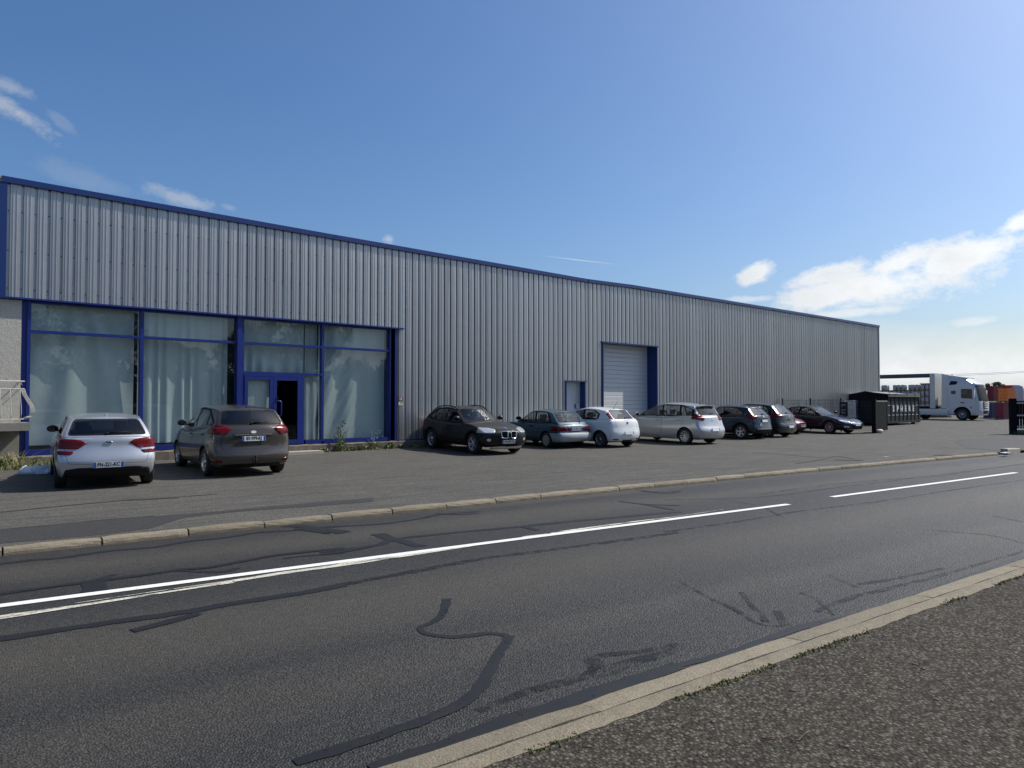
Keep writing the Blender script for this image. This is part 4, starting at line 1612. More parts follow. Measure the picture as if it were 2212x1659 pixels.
def car(name, sp, loc, heading, label, group='cars parked along the warehouse'):
    L, W, H, wb, fo = sp['L'], sp['W'], sp['H'], sp['wb'], sp['fo']
    r = sp.get('r', 0.31)
    X = lambda d: wb / 2 + fo - d                    # distance behind the nose -> car x
    root = empty(name, loc, heading, label=label, cat='car', group=group)
    P = sp['paint']
    zt, nose, tail = sp['zt'], sp['nose'], sp['tail']
    hw_f, hw_r = sp.get('tf', 0.13), sp.get('tr', 0.09)
    zb0 = sp.get('zb', 0.19)
    sec = sp.get('sec', [(0, .90), (.12, .955), (.42, 1.0), (.62, .995), (.82, .965), (1, .925)])
    hws = W / 2

    def half(d):
        k = 1.0
        if d < 1.0:
            k -= hw_f * ((1.0 - d) / 1.0) ** 2.2
        if d > L - 0.9:
            k -= hw_r * ((d - L + 0.9) / 0.9) ** 2.2
        return hws * k

    def low(a, b, c):
        d_lin = L * (1 - a) / 2
        # ends follow their own side profiles
        ztp = sinterp(zt, d_lin)
        zb = zb0 + 0.05 * max(0, (0.5 - d_lin) / 0.5) + 0.06 * max(0, (d_lin - L + 0.5) / 0.5)
        z = zb + (ztp - zb) * c
        dn, dt = sinterp(nose, z), sinterp(tail, z)
        f = d_lin / L
        d = dn + (L - dt - dn) * f
        bow_f, bow_r = sp.get('bf', 0.20), sp.get('br', 0.13)
        d += bow_f * b * b * abs(b) * max(0, 1 - f * 3.2) - bow_r * b * b * abs(b) * max(0, 1 - (1 - f) * 3.2)
        y = b * half(d) * interp(sec, c)
        if c > 0.999:
            z -= 0.045 * b * b + 0.0
        return Vector((X(d), y, z))

    bm = bmesh.new()
    grid_box(bm, 78, 26, 14, low)
    bmesh.ops.smooth_vert(bm, verts=bm.verts, factor=0.5, use_axis_x=True, use_axis_y=True, use_axis_z=True)
    bmesh.ops.smooth_vert(bm, verts=bm.verts, factor=0.5, use_axis_x=True, use_axis_y=True, use_axis_z=True)
    # ---- greenhouse
    A0, A1, R1, R0 = sp['A0'], sp['A1'], sp['R1'], sp['R0']
    roof = sp['roof']
    wb_, wr_ = sp.get('wbelt', .905), sp.get('wroof', .70)

    def gh(a, b, c):
        f = (1 - a) / 2
        cc = c ** 0.92
        df, dr = lerp(A0, A1, cc), lerp(R0, R1, c ** sp.get('rp', 1.0))
        d = lerp(df, dr, f)
        zbase = sinterp(zt, min(max(lerp(A0, R0, f), 0), L)) - 0.05
        ztop_ = sinterp(roof, lerp(A1, R1, f))
        z = zbase + (ztop_ - zbase) * c
        bf, br = 0.22, sp.get('gbr', 0.11)
        d += bf * b * b * max(0, 1 - f * 3.0) - br * b * b * max(0, 1 - (1 - f) * 3.5)
        wl = lerp(wb_, wr_, c ** 1.35)
        tp = 1 - 0.07 * max(0, 1 - f * 2.5) ** 1.5 - sp.get('gtr', 0.05) * max(0, 1 - (1 - f) * 2.5) ** 1.5
        y = b * hws * wl * tp
        if c > 0.999:
            z -= 0.055 * b * b
        return Vector((X(d), y, z))

    bg = bmesh.new()
    grid_box(bg, 56, 24, 13, gh)
    for _ in range(2):
        bmesh.ops.smooth_vert(bg, verts=[v for v in bg.verts], factor=0.5, use_axis_x=True, use_axis_y=True, use_axis_z=True)
    bg.normal_update()
    bmesh.ops.delete(bg, geom=[f for f in bg.faces if f.normal.z < -0.6], context='FACES')
    # remove the part of the lower body's top that lies inside the cabin
    bm.normal_update()

    def in_cabin(p):
        d = wb / 2 + fo - p.x
        return A0 + 0.16 < d < R0 - 0.16 and abs(p.y) < hws * wb_ - 0.08
    bmesh.ops.delete(bm, geom=[f for f in bm.faces if f.normal.z > 0.55 and in_cabin(f.calc_center_median())], context='FACES')
    bmesh.ops.delete(bm, geom=[f for f in bm.faces if f.normal.z < -0.8 and f.calc_center_median().z < zb0 + 0.05 and False], context='FACES')
    # merge the two shells in one mesh
    tmp = bpy.data.meshes.new('t')
    bg.to_mesh(tmp)
    bg.free()
    bm.from_mesh(tmp)
    bpy.data.meshes.remove(tmp)
    for f in bm.faces:
        f.smooth = True
    bm.normal_update()
    tree = BVHTree.FromBMesh(bm)

    def hit(o, d):
        h = tree.ray_cast(Vector(o), Vector(d).normalized())
        return (h[0], h[1]) if h[0] is not None else (Vector(o), -Vector(d))
    side_z = sinterp(zt, A0) - 0.02
    rear = lambda f: f.normal.x < -0.16 and f.material_index == 0
    front = lambda f: f.normal.x > 0.16 and f.material_index == 0
    sL = lambda f: f.normal.y > 0.22 and f.material_index == 0
    sR = lambda f: f.normal.y < -0.22 and f.material_index == 0

    def D(poly):                                     # (d, z) -> (x, z)
        return [(X(d), z) for d, z in poly]
    parts = []

    def feature(name, poly, proj, sel, mat, push=0.0, rim=0.0, ring=0.0, ringmi=1, label=None, thick=0.0, smooth=True):
        poly = ccw(poly)
        fs = cut(bm, poly, proj, sel)
        if not fs:
            return None
        if ring:
            ids = set(fs)
            inner = cut(bm, shrink(poly, ring), proj, lambda f: f in ids or (f.material_index == 0 and sel(f)))
            inn = set(inner)
            # everything in the outline that is not inside becomes the dark joint
            e1, e2 = AX[proj]
            for f in bm.faces:
                if f in inn or f.material_index != 0 or not sel(f):
                    continue
                c = f.calc_center_median()
                u, w = c.dot(e1), c.dot(e2)
                if all((q[0] - p[0]) * (w - p[1]) - (q[1] - p[1]) * (u - p[0]) > 0 for p, q in zip(poly, poly[1:] + poly[:1])):
                    f.material_index = ringmi
            fs = [f for f in inner if f.is_valid]
        nb = detach(bm, fs, push)
        if thick:
            thicken(nb, thick)
        o = mesh_obj(name, nb, mat, root, smooth=smooth)
        if label:
            o['label'] = label
        parts.append(o)
        return o

    # ---- wheel arches
    xf, xr = wb / 2, -wb / 2
    ra = sp.get('ra', r + 0.055)
    for xc in (xf, xr):
        n = 18
        poly = [(xc + ra * math.cos(math.pi * k / n), r + ra * math.sin(math.pi * k / n)) for k in range(n + 1)]
        poly = poly + [(xc - ra, -0.3), (xc + ra, -0.3)]
        for sgn in (1, -1):
            sel = (lambda f, s=sgn: f.calc_center_median().y * s > 0.35)
            fs = cut(bm, poly, 'side', sel)
            if sp.get('clad'):
                pass
            bmesh.ops.delete(bm, geom=fs, context='FACES')
            yo = half(wb / 2 + fo - xc) * 0.985
            lm = bmesh.new()
            ro = []
            for k in range(n + 1):
                a = math.pi * k / n
                cx, cz = xc + (ra + .004) * math.cos(a), r + (ra + .004) * math.sin(a)
                ro.append((lm.verts.new((cx, sgn * (yo - 0.012), cz)), lm.verts.new((cx, sgn * 0.40, cz))))
            for p, q in zip(ro, ro[1:]):
                lm.faces.new([p[0], p[1], q[1], q[0]])
            cv = [p[1] for p in ro]
            lm.faces.new(cv)
            bmesh.ops.recalc_face_normals(lm, faces=lm.faces)
            mesh_obj('wheel_arch', lm, M_gap, root)
    # plastic cladding of the cross-over cars
    if sp.get('clad'):
        for xc in (xf, xr):
            n = 18
            for sgn, sel in ((1, sL), (-1, sR)):
                poly = [(xc + (ra + .065) * math.cos(math.pi * k / n), r + (ra + .065) * math.sin(math.pi * k / n)) for k in range(n + 1)] + [(xc - ra - .065, 0.05), (xc + ra + .065, 0.05)]
                feature('arch_trim', poly, 'side', sel, sp['clad'], push=0.008, thick=0.02)
        for sgn, sel in ((1, sL), (-1, sR)):
            feature('sill_trim', [(xr + ra, 0.05), (xf - ra, 0.05), (xf - ra, zb0 + 0.13), (xr + ra, zb0 + 0.13)], 'side', sel, sp['clad'], push=0.006, thick=0.02)
    # ---- side windows: dark surround, then each pane
    for sgn, sel in ((1, sL), (-1, sR)):
        if 'dlo' in sp:
            fs = cut(bm, D(sp['dlo']), 'side', sel)
            for f in fs:
                f.material_index = 1
        for wdw in sp['windows']:
            poly = rounded(D(wdw[0]), wdw[2] if len(wdw) > 2 else 0.03)
            sel2 = (lambda f, s=sgn: f.normal.y * s > 0.2)
            fs = cut(bm, poly, 'side', sel2)
            nb = detach(bm, fs, -0.004)
            parts.append(mesh_obj('side_window', nb, wdw[1], root, smooth=True))
    # ---- windscreen and rear window
    for nm, poly, sel, m_ in (('windscreen', sp['wind'], front, M_glass), ('rear_window', sp['back'], rear, sp.get('backglass', M_tint))):
        top = max(p[1] for p in poly)
        fs = cut(bm, rounded(shrink(poly, -0.025), 0.07), 'end', sel)
        for f in fs:
            f.material_index = 1
        sg = 1 if nm == 'windscreen' else -1
        fs = cut(bm, rounded(poly, 0.06), 'end', lambda f, s=sg: f.normal.x * s > 0.16)
        nb = detach(bm, fs, -0.003)
        parts.append(mesh_obj(nm, nb, m_, root, smooth=True))
    # ---- lamps, grille, bumper parts: (name, polygon, view, material, options)
    for fe in sp['feat']:
        nm, poly, view, m_ = fe[:4]
        kw = dict(fe[4]) if len(fe) > 4 else {}
        rr = kw.pop('r', 0.02)
        one = kw.pop('one', False)
        mats = m_
        if view in ('rear', 'front'):
            sel = rear if view == 'rear' else front
            if kw.pop('wide', False):
                xe = X(L) if view == 'rear' else X(0)
                sel = (lambda f, s=(-1 if view == 'rear' else 1): f.normal.x * s > 0.02 and f.material_index == 0 and abs(f.calc_center_median().x - xe) < 0.55)
            for s in ((1,) if one else (1, -1)):
                pp = [(y * s, z) for y, z in poly]
                feature(nm, rounded(pp, rr), 'end', sel, m_, **kw)
        else:
            for s, sel in ((1, sL), (-1, sR)):
                feature(nm, rounded(D(poly), rr), 'side', sel, m_, **kw)
    # ---- doors
    for dpoly in sp['doors']:
        for s, sel in ((1, sL), (-1, sR)):
            o = feature('door', rounded(D(dpoly[0]), 0.05), 'side', sel, [P], ring=0.007)
            if o is None:
                continue
            hd, hz = dpoly[1]
            p, nn = hit((X(hd), s * 2, hz), (0, -s, 0))
            hb = bmesh.new()
            box(hb, -0.10, 0.10, -0.012, 0.030, -0.018, 0.018)
            bevel(hb, 0.010, 2)
            mesh_obj('handle', hb, sp.get('handle', P), o, loc=p, rz=0 if s > 0 else math.pi, smooth=True)
            # rub strip along the door, in the body paint
            if sp.get('strip'):
                z_ = sp['strip']
                d0 = min(q[0] for q in dpoly[0] if q[1] < 0.9) + 0.06
                d1 = max(q[0] for q in dpoly[0] if q[1] < 0.9) - 0.10
                sb = bmesh.new()
                pts = []
                for k in range(9):
                    q, _n = hit((X(lerp(d0, d1, k / 8)), s * 2, z_), (0, -s, 0))
                    pts.append(q)
                for a_, b_ in zip(pts, pts[1:]):
                    for h0, h1 in ((-0.03, 0.03),):
                        v = [sb.verts.new(a_ + Vector((0, s * 0.012, h0))), sb.verts.new(b_ + Vector((0, s * 0.012, h0))), sb.verts.new(b_ + Vector((0, s * 0.016, h1))), sb.verts.new(a_ + Vector((0, s * 0.016, h1)))]
                        sb.faces.new(v)
                        w_ = [sb.verts.new(q.co - Vector((0, s * 0.02, 0))) for q in v]
                        sb.faces.new([v[0], w_[0], w_[1], v[1]])
                        sb.faces.new([v[3], v[2], w_[2], w_[3]])
                mesh_obj('rub_strip', sb, P, o)
    body = mesh_obj('body', bm, [P, M_gap, M_black], root, smooth=True)
    # ---- number plates and badges
    for pl in sp['plates']:
        end, z, text = pl[:3]
        yy = pl[3] if len(pl) > 3 else 0
        s = -1 if end == 'rear' else 1
        p, nn = hit((s * 6, yy, z), (-s, 0, 0))
        tilt = math.atan2(nn.z, abs(nn.x))
        q = plate_part(root, p + Vector((s * (0.004 + 0.02), 0, 0)), (R(90) - tilt * 0.8, 0, -R(90) if s < 0 else R(90)), text)
    for bd in sp.get('badges', []):
        end, z, kind = bd[:3]
        yy = bd[3] if len(bd) > 3 else 0
        s = -1 if end == 'rear' else 1
        p, nn = hit((s * 6, yy, z), (-s, 0, 0))
        tilt = math.atan2(nn.z, abs(nn.x))
        bb = bmesh.new()
        if kind == 'oval':
            bmesh.ops.create_circle(bb, cap_ends=True, radius=0.062, segments=20, matrix=Matrix.Diagonal((1, .52, 1, 1)))
            e_ = bmesh.ops.extrude_face_region(bb, geom=bb.faces[:])
            bmesh.ops.translate(bb, verts=[g for g in e_['geom'] if isinstance(g, bmesh.types.BMVert)], vec=(0, 0, 0.008))
        elif kind == 'ring':
            tube(bb, [(0.062 * math.cos(k * math.pi / 10), 0.034 * math.sin(k * math.pi / 10), 0.005) for k in range(21)], 0.008, 6)
            box(bb, -0.034, -0.022, -0.022, 0.022, 0, 0.012)
            box(bb, 0.022, 0.034, -0.022, 0.022, 0, 0.012)
            box(bb, -0.024, 0.024, -0.006, 0.006, 0, 0.012)
        elif kind == 'chevrons':
            for dy in (-0.03, 0.015):
                for sx in (1, -1):
                    prism(bb, [(0, dy + 0.045), (0, dy + 0.015), (sx * 0.055, dy - 0.035), (sx * 0.055, dy - 0.008)], 0, 0.01)
        elif kind == 'diamond':
            for sx in (1, -1):
                prism(bb, [(0, 0.062), (0, 0.035), (sx * 0.022, 0), (sx * 0.044, 0)], 0, 0.01)
                prism(bb, [(0, -0.062), (0, -0.035), (sx * 0.022, 0), (sx * 0.044, 0)], 0, 0.01)
        else:
            bmesh.ops.create_circle(bb, cap_ends=True, radius=0.042, segments=20)
            e_ = bmesh.ops.extrude_face_region(bb, geom=bb.faces[:])
            bmesh.ops.translate(bb, verts=[g for g in e_['geom'] if isinstance(g, bmesh.types.BMVert)], vec=(0, 0, 0.008))
        mm = {'red': M_red, 'roundel': M_plateblue}.get(kind, M_chrome)
        o = mesh_obj('badge', bb, mm, root, loc=p + Vector((s * 0.003, 0, 0)), rot=(R(90) - tilt, 0, -R(90) if s < 0 else R(90)))
        if kind in ('red', 'roundel'):
            b2 = bmesh.new()
            tube(b2, [(0.045 * math.cos(k * math.pi / 10), 0.045 * math.sin(k * math.pi / 10), 0.005) for k in range(21)], 0.006, 6)
            mesh_obj('badge_ring', b2, M_chrome, o)
    for lt in sp.get('letters', []):
        s = -1
        p, nn = hit((s * 6, lt[1], lt[2]), (-s, 0, 0))
        tilt = math.atan2(nn.z, abs(nn.x))
        data_obj('lettering', text_mesh(lt[0], M_chrome, lt[3], 0.002), root, p + Vector((s * 0.006, 0, 0)), rot=(R(90) - tilt, 0, -R(90)))
    # ---- mirrors
    mz, md = sp.get('mir', (sinterp(zt, A0) + 0.09, A0 + 0.52))
    for s in (1, -1):
        p, nn = hit((X(md), s * 2, mz), (0, -s, 0))
        mb = bmesh.new()
        bmesh.ops.create_icosphere(mb, subdivisions=3, radius=1.0, matrix=Matrix.Translation((0, s * 0.15, 0.02)) @ Matrix.Diagonal((0.085, 0.115, 0.078, 1)))
        for v in mb.verts:
            if v.co.x < -0.03:
                v.co.x = -0.03
        box(mb, -0.03, 0.05, min(-s * 0.02, s * 0.08), max(-s * 0.02, s * 0.08), -0.045, -0.01)
        mo = mesh_obj('wing_mirror', mb, sp.get('mirror', P), root, loc=p, smooth=True, sharp=50)
        mg = bmesh.new()
        bmesh.ops.create_circle(mg, cap_ends=True, radius=1, segments=18, matrix=Matrix.Translation((-0.033, s * 0.15, 0.02)) @ Matrix.Rotation(-R(90), 4, 'Y') @ Matrix.Diagonal((0.060, 0.095, 1, 1)))
        mesh_obj('mirror_glass', mg, M_mirror, mo)
    # ---- wheels
    st = sp.get('wheel', 'seven')
    for xc in (xf, xr):
        for s in (1, -1):
            yo = half(wb / 2 + fo - xc) * 0.985 - 0.115
            add_wheel(root, xc, s * yo, r, st, s, 0.21)
    # ---- floor pan, seats, dash, steering wheel
    cb = bmesh.new()
    box(cb, X(L) + 0.35, X(0) - 0.35, -hws * .74, hws * .74, zb0 + 0.01, zb0 + 0.12)
    mesh_obj('floor_pan', cb, M_inner, root)
    cb = bmesh.new()
    zbelt = sinterp(zt, (A0 + R0) / 2)
    box(cb, X(R0) + 0.12, X(R0) + 0.65, -hws * .72, hws * .72, zb0 + 0.1, zbelt - 0.10)
    mesh_obj('luggage_cover', cb, M_inner, root)
    dfs = A0 + 1.18
    for s in (1, -1):
        for nm, dd, wd in (('front_seat', dfs, 0.25), ('rear_seat', min(dfs + 0.92, R0 - 0.55), 0.29)):
            sb = bmesh.new()
            hb_ = zbelt + (0.10 if nm == 'front_seat' else 0.05)
            M = Matrix.Translation((X(dd), s * 0.36, 0)) @ Matrix.Rotation(-0.22, 4, 'Y')
            box(sb, -0.07, 0.07, -wd, wd, zb0 + 0.12, hb_, M=M)
            box(sb, -0.055, 0.045, -0.13, 0.13, hb_ + 0.04, hb_ + 0.21, M=M)
            box(sb, -0.01, 0.01, -0.06, -0.045, hb_ - 0.02, hb_ + 0.06, M=M)
            box(sb, -0.01, 0.01, 0.045, 0.06, hb_ - 0.02, hb_ + 0.06, M=M)
            box(sb, 0.05, 0.52, -wd, wd, zb0 + 0.15, zb0 + 0.36, M=Matrix.Translation((X(dd), s * 0.36, 0)))
            bevel(sb, 0.02, 2)
            mesh_obj(nm, sb, M_seat, root, smooth=True, sharp=40)
    db = bmesh.new()
    box(db, X(A0 + 0.68), X(A0 + 0.12), -hws * .80, hws * .80, zb0 + 0.2, sinterp(zt, A0 + 0.4) - 0.02)
    bevel(db, 0.05, 2)
    mesh_obj('dashboard', db, M_inner, root, smooth=True, sharp=40)
    wbm = bmesh.new()
    M = Matrix.Translation((X(A0 + 0.80), 0.36, zbelt - 0.02)) @ Matrix.Rotation(R(-66), 4, 'Y')
    tube(wbm, [M @ Vector((0.18 * math.cos(k * math.pi / 12), 0.18 * math.sin(k * math.pi / 12), 0)) for k in range(25)], 0.014, 6)
    for a in (0, 2.2, 4.1):
        tube(wbm, [M @ Vector((0, 0, -0.02)), M @ Vector((0.18 * math.cos(a), 0.18 * math.sin(a), 0))], 0.013, 5)
    mesh_obj('steering_wheel', wbm, M_inner, root)
    # ---- wiper, aerial, rails
    if 'wiper' in sp:
        z0, y0, y1, dz = sp['wiper']
        p0, n0 = hit((-6, y0, z0), (1, 0, 0))
        p1, n1 = hit((-6, y1, z0 + dz), (1, 0, 0))
        pm, nm_ = hit((-6, (y0 + y1) / 2, z0 + dz / 2 + 0.008), (1, 0, 0))
        wbm = bmesh.new()
        tube(wbm, [p0 + n0 * 0.02, pm + nm_ * 0.03, p1 + n1 * 0.022], [0.014, 0.010, 0.006], 5)
        bmesh.ops.create_icosphere(wbm, subdivisions=2, radius=0.03, matrix=Matrix.Translation(p0 + n0 * 0.01))
        mesh_obj('wiper', wbm, M_black, root)
    if 'aerial' in sp:
        kind, d = sp['aerial']
        zr = sinterp(roof, d)
        ab = bmesh.new()
        if kind == 'fin':
            prism(ab, [(X(d) + 0.07, zr - 0.02), (X(d) - 0.06, zr - 0.02), (X(d) - 0.055, zr + 0.055), (X(d) - 0.03, zr + 0.05)], -0.018, 0.018, 'xz')
            bevel(ab, 0.006, 1)
            mesh_obj('aerial', ab, sp.get('finmat', P), root)
        elif kind == 'stub':
            bmesh.ops.create_icosphere(ab, subdivisions=2, radius=0.025, matrix=Matrix.Translation((X(d), 0, zr)))
            tube(ab, [(X(d), 0, zr), (X(d) - 0.03, 0, zr + 0.05)], 0.01, 5)
            mesh_obj('aerial', ab, M_black, root)
        else:
            bmesh.ops.create_icosphere(ab, subdivisions=2, radius=0.025, matrix=Matrix.Translation((X(d), 0, zr)))
            tube(ab, [(X(d), 0, zr), (X(d) - 0.20, 0, zr + 0.30)], [0.006, 0.004], 5)
            mesh_obj('aerial', ab, M_black, root)
    if 'rails' in sp:
        for s in (1, -1):
            rb = bmesh.new()
            d0, d1 = sp['rails'][:2]
            pts = []
            for k in range(11):
                d = lerp(d0, d1, k / 10)
                p, nn = hit((X(d), s * hws * wr_ * 0.93, 4), (0, 0, -1))
                pts.append(p + Vector((0, 0, (0.012 if k in (0, 10) else 0.045))))
            tube(rb, pts, 0.019, 6)
            mesh_obj('roof_rail', rb, sp['rails'][2], root)
    if sp.get('spoiler'):
        d0, ln = sp['spoiler']
        sb = bmesh.new()
        rows = []
        for k in range(13):
            y = lerp(-1, 1, k / 12) * hws * wr_ * 0.86
            z1 = sinterp(roof, R1) - 0.05 * (y / (hws * wr_)) ** 2
            bow = 0.10 * (y / (hws * wr_)) ** 2
            rows.append([sb.verts.new((X(R1 - d0) + bow * 0, y, z1 + 0.005)), sb.verts.new((X(R1 + ln) + bow, y, z1 - 0.012)), sb.verts.new((X(R1 + ln) + bow, y, z1 - 0.036)), sb.verts.new((X(R1 - 0.05) + bow * 0, y, z1 - 0.07))])
        for a, b in zip(rows, rows[1:]):
            for j in range(3):
                sb.faces.new([a[j], b[j], b[j + 1], a[j + 1]])
        sb.faces.new(rows[0])
        sb.faces.new(rows[-1][::-1])
        bmesh.ops.recalc_face_normals(sb, faces=sb.faces)
        mesh_obj('spoiler', sb, P, root, smooth=True, sharp=30)
    for ex in sp.get('extra', []):
        ex(root, hit, X, hws)
    return root
P_silver = paint('silver_paint', (0.50, 0.515, 0.54), 0.55, 0.30)
P_brown = paint('taupe_paint', (0.075, 0.065, 0.056), 0.5, 0.30, dirt=0.15)
P_black = paint('black_paint', (0.004, 0.004, 0.005), 0.0, 0.4, dirt=0.02, coat=0.28)
P_teal = paint('teal_paint', (0.005, 0.050, 0.085), 0.1, 0.4, dirt=0.06, coat=0.45)
P_white = paint('pale_paint', (0.70, 0.73, 0.72), 0.0, 0.35, dirt=0.25)
P_silver2 = paint('warm_silver_paint', (0.47, 0.475, 0.47), 0.5, 0.32)
P_navy = paint('dark_blue_paint', (0.008, 0.022, 0.042), 0.2, 0.3, dirt=0.1, coat=0.6)
P_grey = paint('dark_grey_paint', (0.030, 0.031, 0.033), 0.4, 0.3, dirt=0.15)
P_red = paint('red_paint', (0.19, 0.016, 0.022), 0.25, 0.32)
P_ink = paint('midnight_paint', (0.006, 0.010, 0.024), 0.2, 0.25, dirt=0.08, coat=0.6)
M_bumper = plain('grey_bumper', (0.30, 0.31, 0.33), 0.5, vary=0.15)


def towbar(root, hit, X, hws):
    b = bmesh.new()
    p, n = hit((-6, 0, 0.42), (1, 0, 0))
    tube(b, [p + Vector((0.15, 0, -0.16)), p + Vector((-0.06, 0, -0.14)), p + Vector((-0.11, 0, -0.06)), p + Vector((-0.11, 0, 0.03))], 0.020, 8)
    bmesh.ops.create_icosphere(b, subdivisions=2, radius=0.032, matrix=Matrix.Translation(p + Vector((-0.11, 0, 0.05))))
    mesh_obj('towbar', b, M_black, root, smooth=True)


def kidneys(root, hit, X, hws):
    for s in (1, -1):
        p, n = hit((6, s * 0.17, 0.66), (-1, 0, 0))
        b = bmesh.new()
        pts = rounded([(-0.115, 0.105), (0.125, 0.09), (0.10, -0.11), (-0.105, -0.115)], 0.04, 4)
        pts = [Vector((0, s * y, z)) for y, z in pts]
        tube(b, pts + pts[:1], 0.013, 6, cap=False)
        o = mesh_obj('grille', b, M_chrome, root, loc=p + Vector((0.02, 0, 0)), rot=(0, -0.12, s * 0.16))
        b = bmesh.new()
        ngon(b, [q + Vector((-0.012, 0, 0)) for q in pts])
        mesh_obj('grille_mesh', b, M_gap, o)
        for k in range(7):
            b = bmesh.new()
            y = lerp(-0.09, 0.09, k / 6)
            box(b, -0.012, 0.004, y - 0.003, y + 0.003, -0.10, 0.09)
            mesh_obj('grille_bar', b, M_black, o)


def skid(root, hit, X, hws):
    b = bmesh.new()
    rows = []
    for k in range(15):
        y = lerp(-0.62, 0.62, k / 14)
        p, n = hit((6, y, 0.30), (-1, 0, 0))
        rows.append([b.verts.new(p + Vector((0.025, 0, -0.03))), b.verts.new(p + Vector((0.02, 0, -0.085))), b.verts.new(p + Vector((-0.12, 0, -0.115)))])
    for a, c in zip(rows, rows[1:]):
        for j in range(2):
            b.faces.new([a[j], a[j + 1], c[j + 1], c[j]])
    mesh_obj('skid_plate', b, M_alloy, root, smooth=True)


def barstrip(z, y1, m_, name='chrome_strip', h=0.016, end='rear', out=0.012):
    def f(root, hit, X, hws):
        b = bmesh.new()
        s = -1 if end == 'rear' else 1
        rows = []
        for k in range(17):
            y = lerp(-y1, y1, k / 16)
            p, n = hit((s * 6, y, z), (-s, 0, 0))
            o = Vector((s * out, 0, 0))
            rows.append([b.verts.new(p + Vector((0, 0, h))), b.verts.new(p + o + Vector((0, 0, h * .8))), b.verts.new(p + o + Vector((0, 0, -h * .8))), b.verts.new(p + Vector((0, 0, -h)))])
        for a, c in zip(rows, rows[1:]):
            for j in range(3):
                b.faces.new([a[j], a[j + 1], c[j + 1], c[j]])
        bmesh.ops.recalc_face_normals(b, faces=b.faces)
        mesh_obj(name, b, m_, root, smooth=True, sharp=40)
    return f


def sticker(z, y, label=None):
    def f(root, hit, X, hws):
        p, n = hit((-6, y, z), (1, 0, 0))
        b = bmesh.new()
        bmesh.ops.create_circle(b, cap_ends=True, radius=0.075, segments=20)
        o = mesh_obj('sticker', b, M_plate, root, loc=p + Vector((-0.012, 0, 0)), rot=(R(90), 0, -R(90)))
        data_obj('sticker_text', text_mesh('A', M_ink, 0.12), o, (0, 0, 0.004))
    return f


GL, TI = M_glass, M_tint
specs = {}
specs['hatch'] = dict(
    L=4.34, W=1.795, H=1.455, wb=2.65, fo=0.88, r=0.32, paint=P_silver, wheel='five_dark', tr=0.10,
    zt=[(0, .66), (.22, .80), (.6, .90), (1.05, .98), (1.6, .955), (3.0, .985), (3.9, 1.03), (4.34, 1.03)],
    nose=[(.18, .09), (.35, .02), (.5, 0), (.66, .03), (.8, .12)],
    tail=[(.18, .16), (.30, .06), (.48, 0), (.60, .005), (.70, .05), (.84, .10), (.97, .10), (1.04, .13)],
    A0=1.02, A1=1.92, R1=3.78, R0=4.20, roof=[(1.9, 1.40), (2.4, 1.452), (3.0, 1.45), (3.8, 1.395)], wroof=.69, rp=1.25,
    dlo=[(1.30, .975), (1.98, 1.345), (2.6, 1.39), (3.2, 1.36), (3.62, 1.10), (3.52, 1.0)],
    windows=[([(1.45, .995), (2.02, 1.32), (2.44, 1.355), (2.46, 1.0)], GL), ([(2.53, 1.0), (2.52, 1.355), (3.10, 1.34), (3.46, 1.10), (3.38, 1.02)], TI)],
    wind=[(-.64, 1.03), (.64, 1.03), (.53, 1.36), (-.53, 1.36)], back=[(-.66, 1.065), (.66, 1.065), (.55, 1.335), (-.55, 1.335)],
    feat=[('tail_light', [(.36, .90), (.46, .965), (.86, .995), (.86, .80), (.52, .79)], 'rear', M_red, dict(push=.012, thick=.03, wide=True, r=.03)),
          ('bumper_reflector', [(.56, .745), (.84, .765), (.84, .69), (.63, .685)], 'rear', M_darkred, dict(push=.008, thick=.02, wide=True)),
          ('lower_bumper', [(-.72, .40), (-.5, .435), (.5, .435), (.72, .40), (.78, .15), (-.78, .15)], 'rear', M_black, dict(push=.006, thick=.02, one=True, r=.03)),
          ('headlight', [(.45, .70), (.86, .80), (.86, .68), (.5, .62)], 'front', M_clear, dict(push=.005, wide=True)),
          ('tailgate', [(-.66, .50), (.66, .50), (.74, .76), (.60, 1.02), (-.60, 1.02), (-.74, .76)], 'rear', P_silver, dict(one=True, ring=.006, r=.04)),
          ('reversing_light', [(.60, .83), (.80, .835), (.78, .805), (.60, .80)], 'rear', M_clear, dict(push=.016, wide=True, r=.01))],
    doors=[([(1.32, .33), (1.30, .95), (2.48, .965), (2.48, .30), (1.36, .28)], (2.30, .80)), ([(2.51, .30), (2.51, .965), (3.5, .985), (3.5, .78), (3.16, .34)], (3.30, .83))],
    plates=[('rear', .485, 'FN-221-KC'), ('front', .42, None)], badges=[('rear', .905, 'ring')], letters=[('i30', -.56, .79, .07)],
    wiper=(1.075, .02, -.42, .012), aerial=('fin', 3.55), mirror=M_black, handle=P_silver)
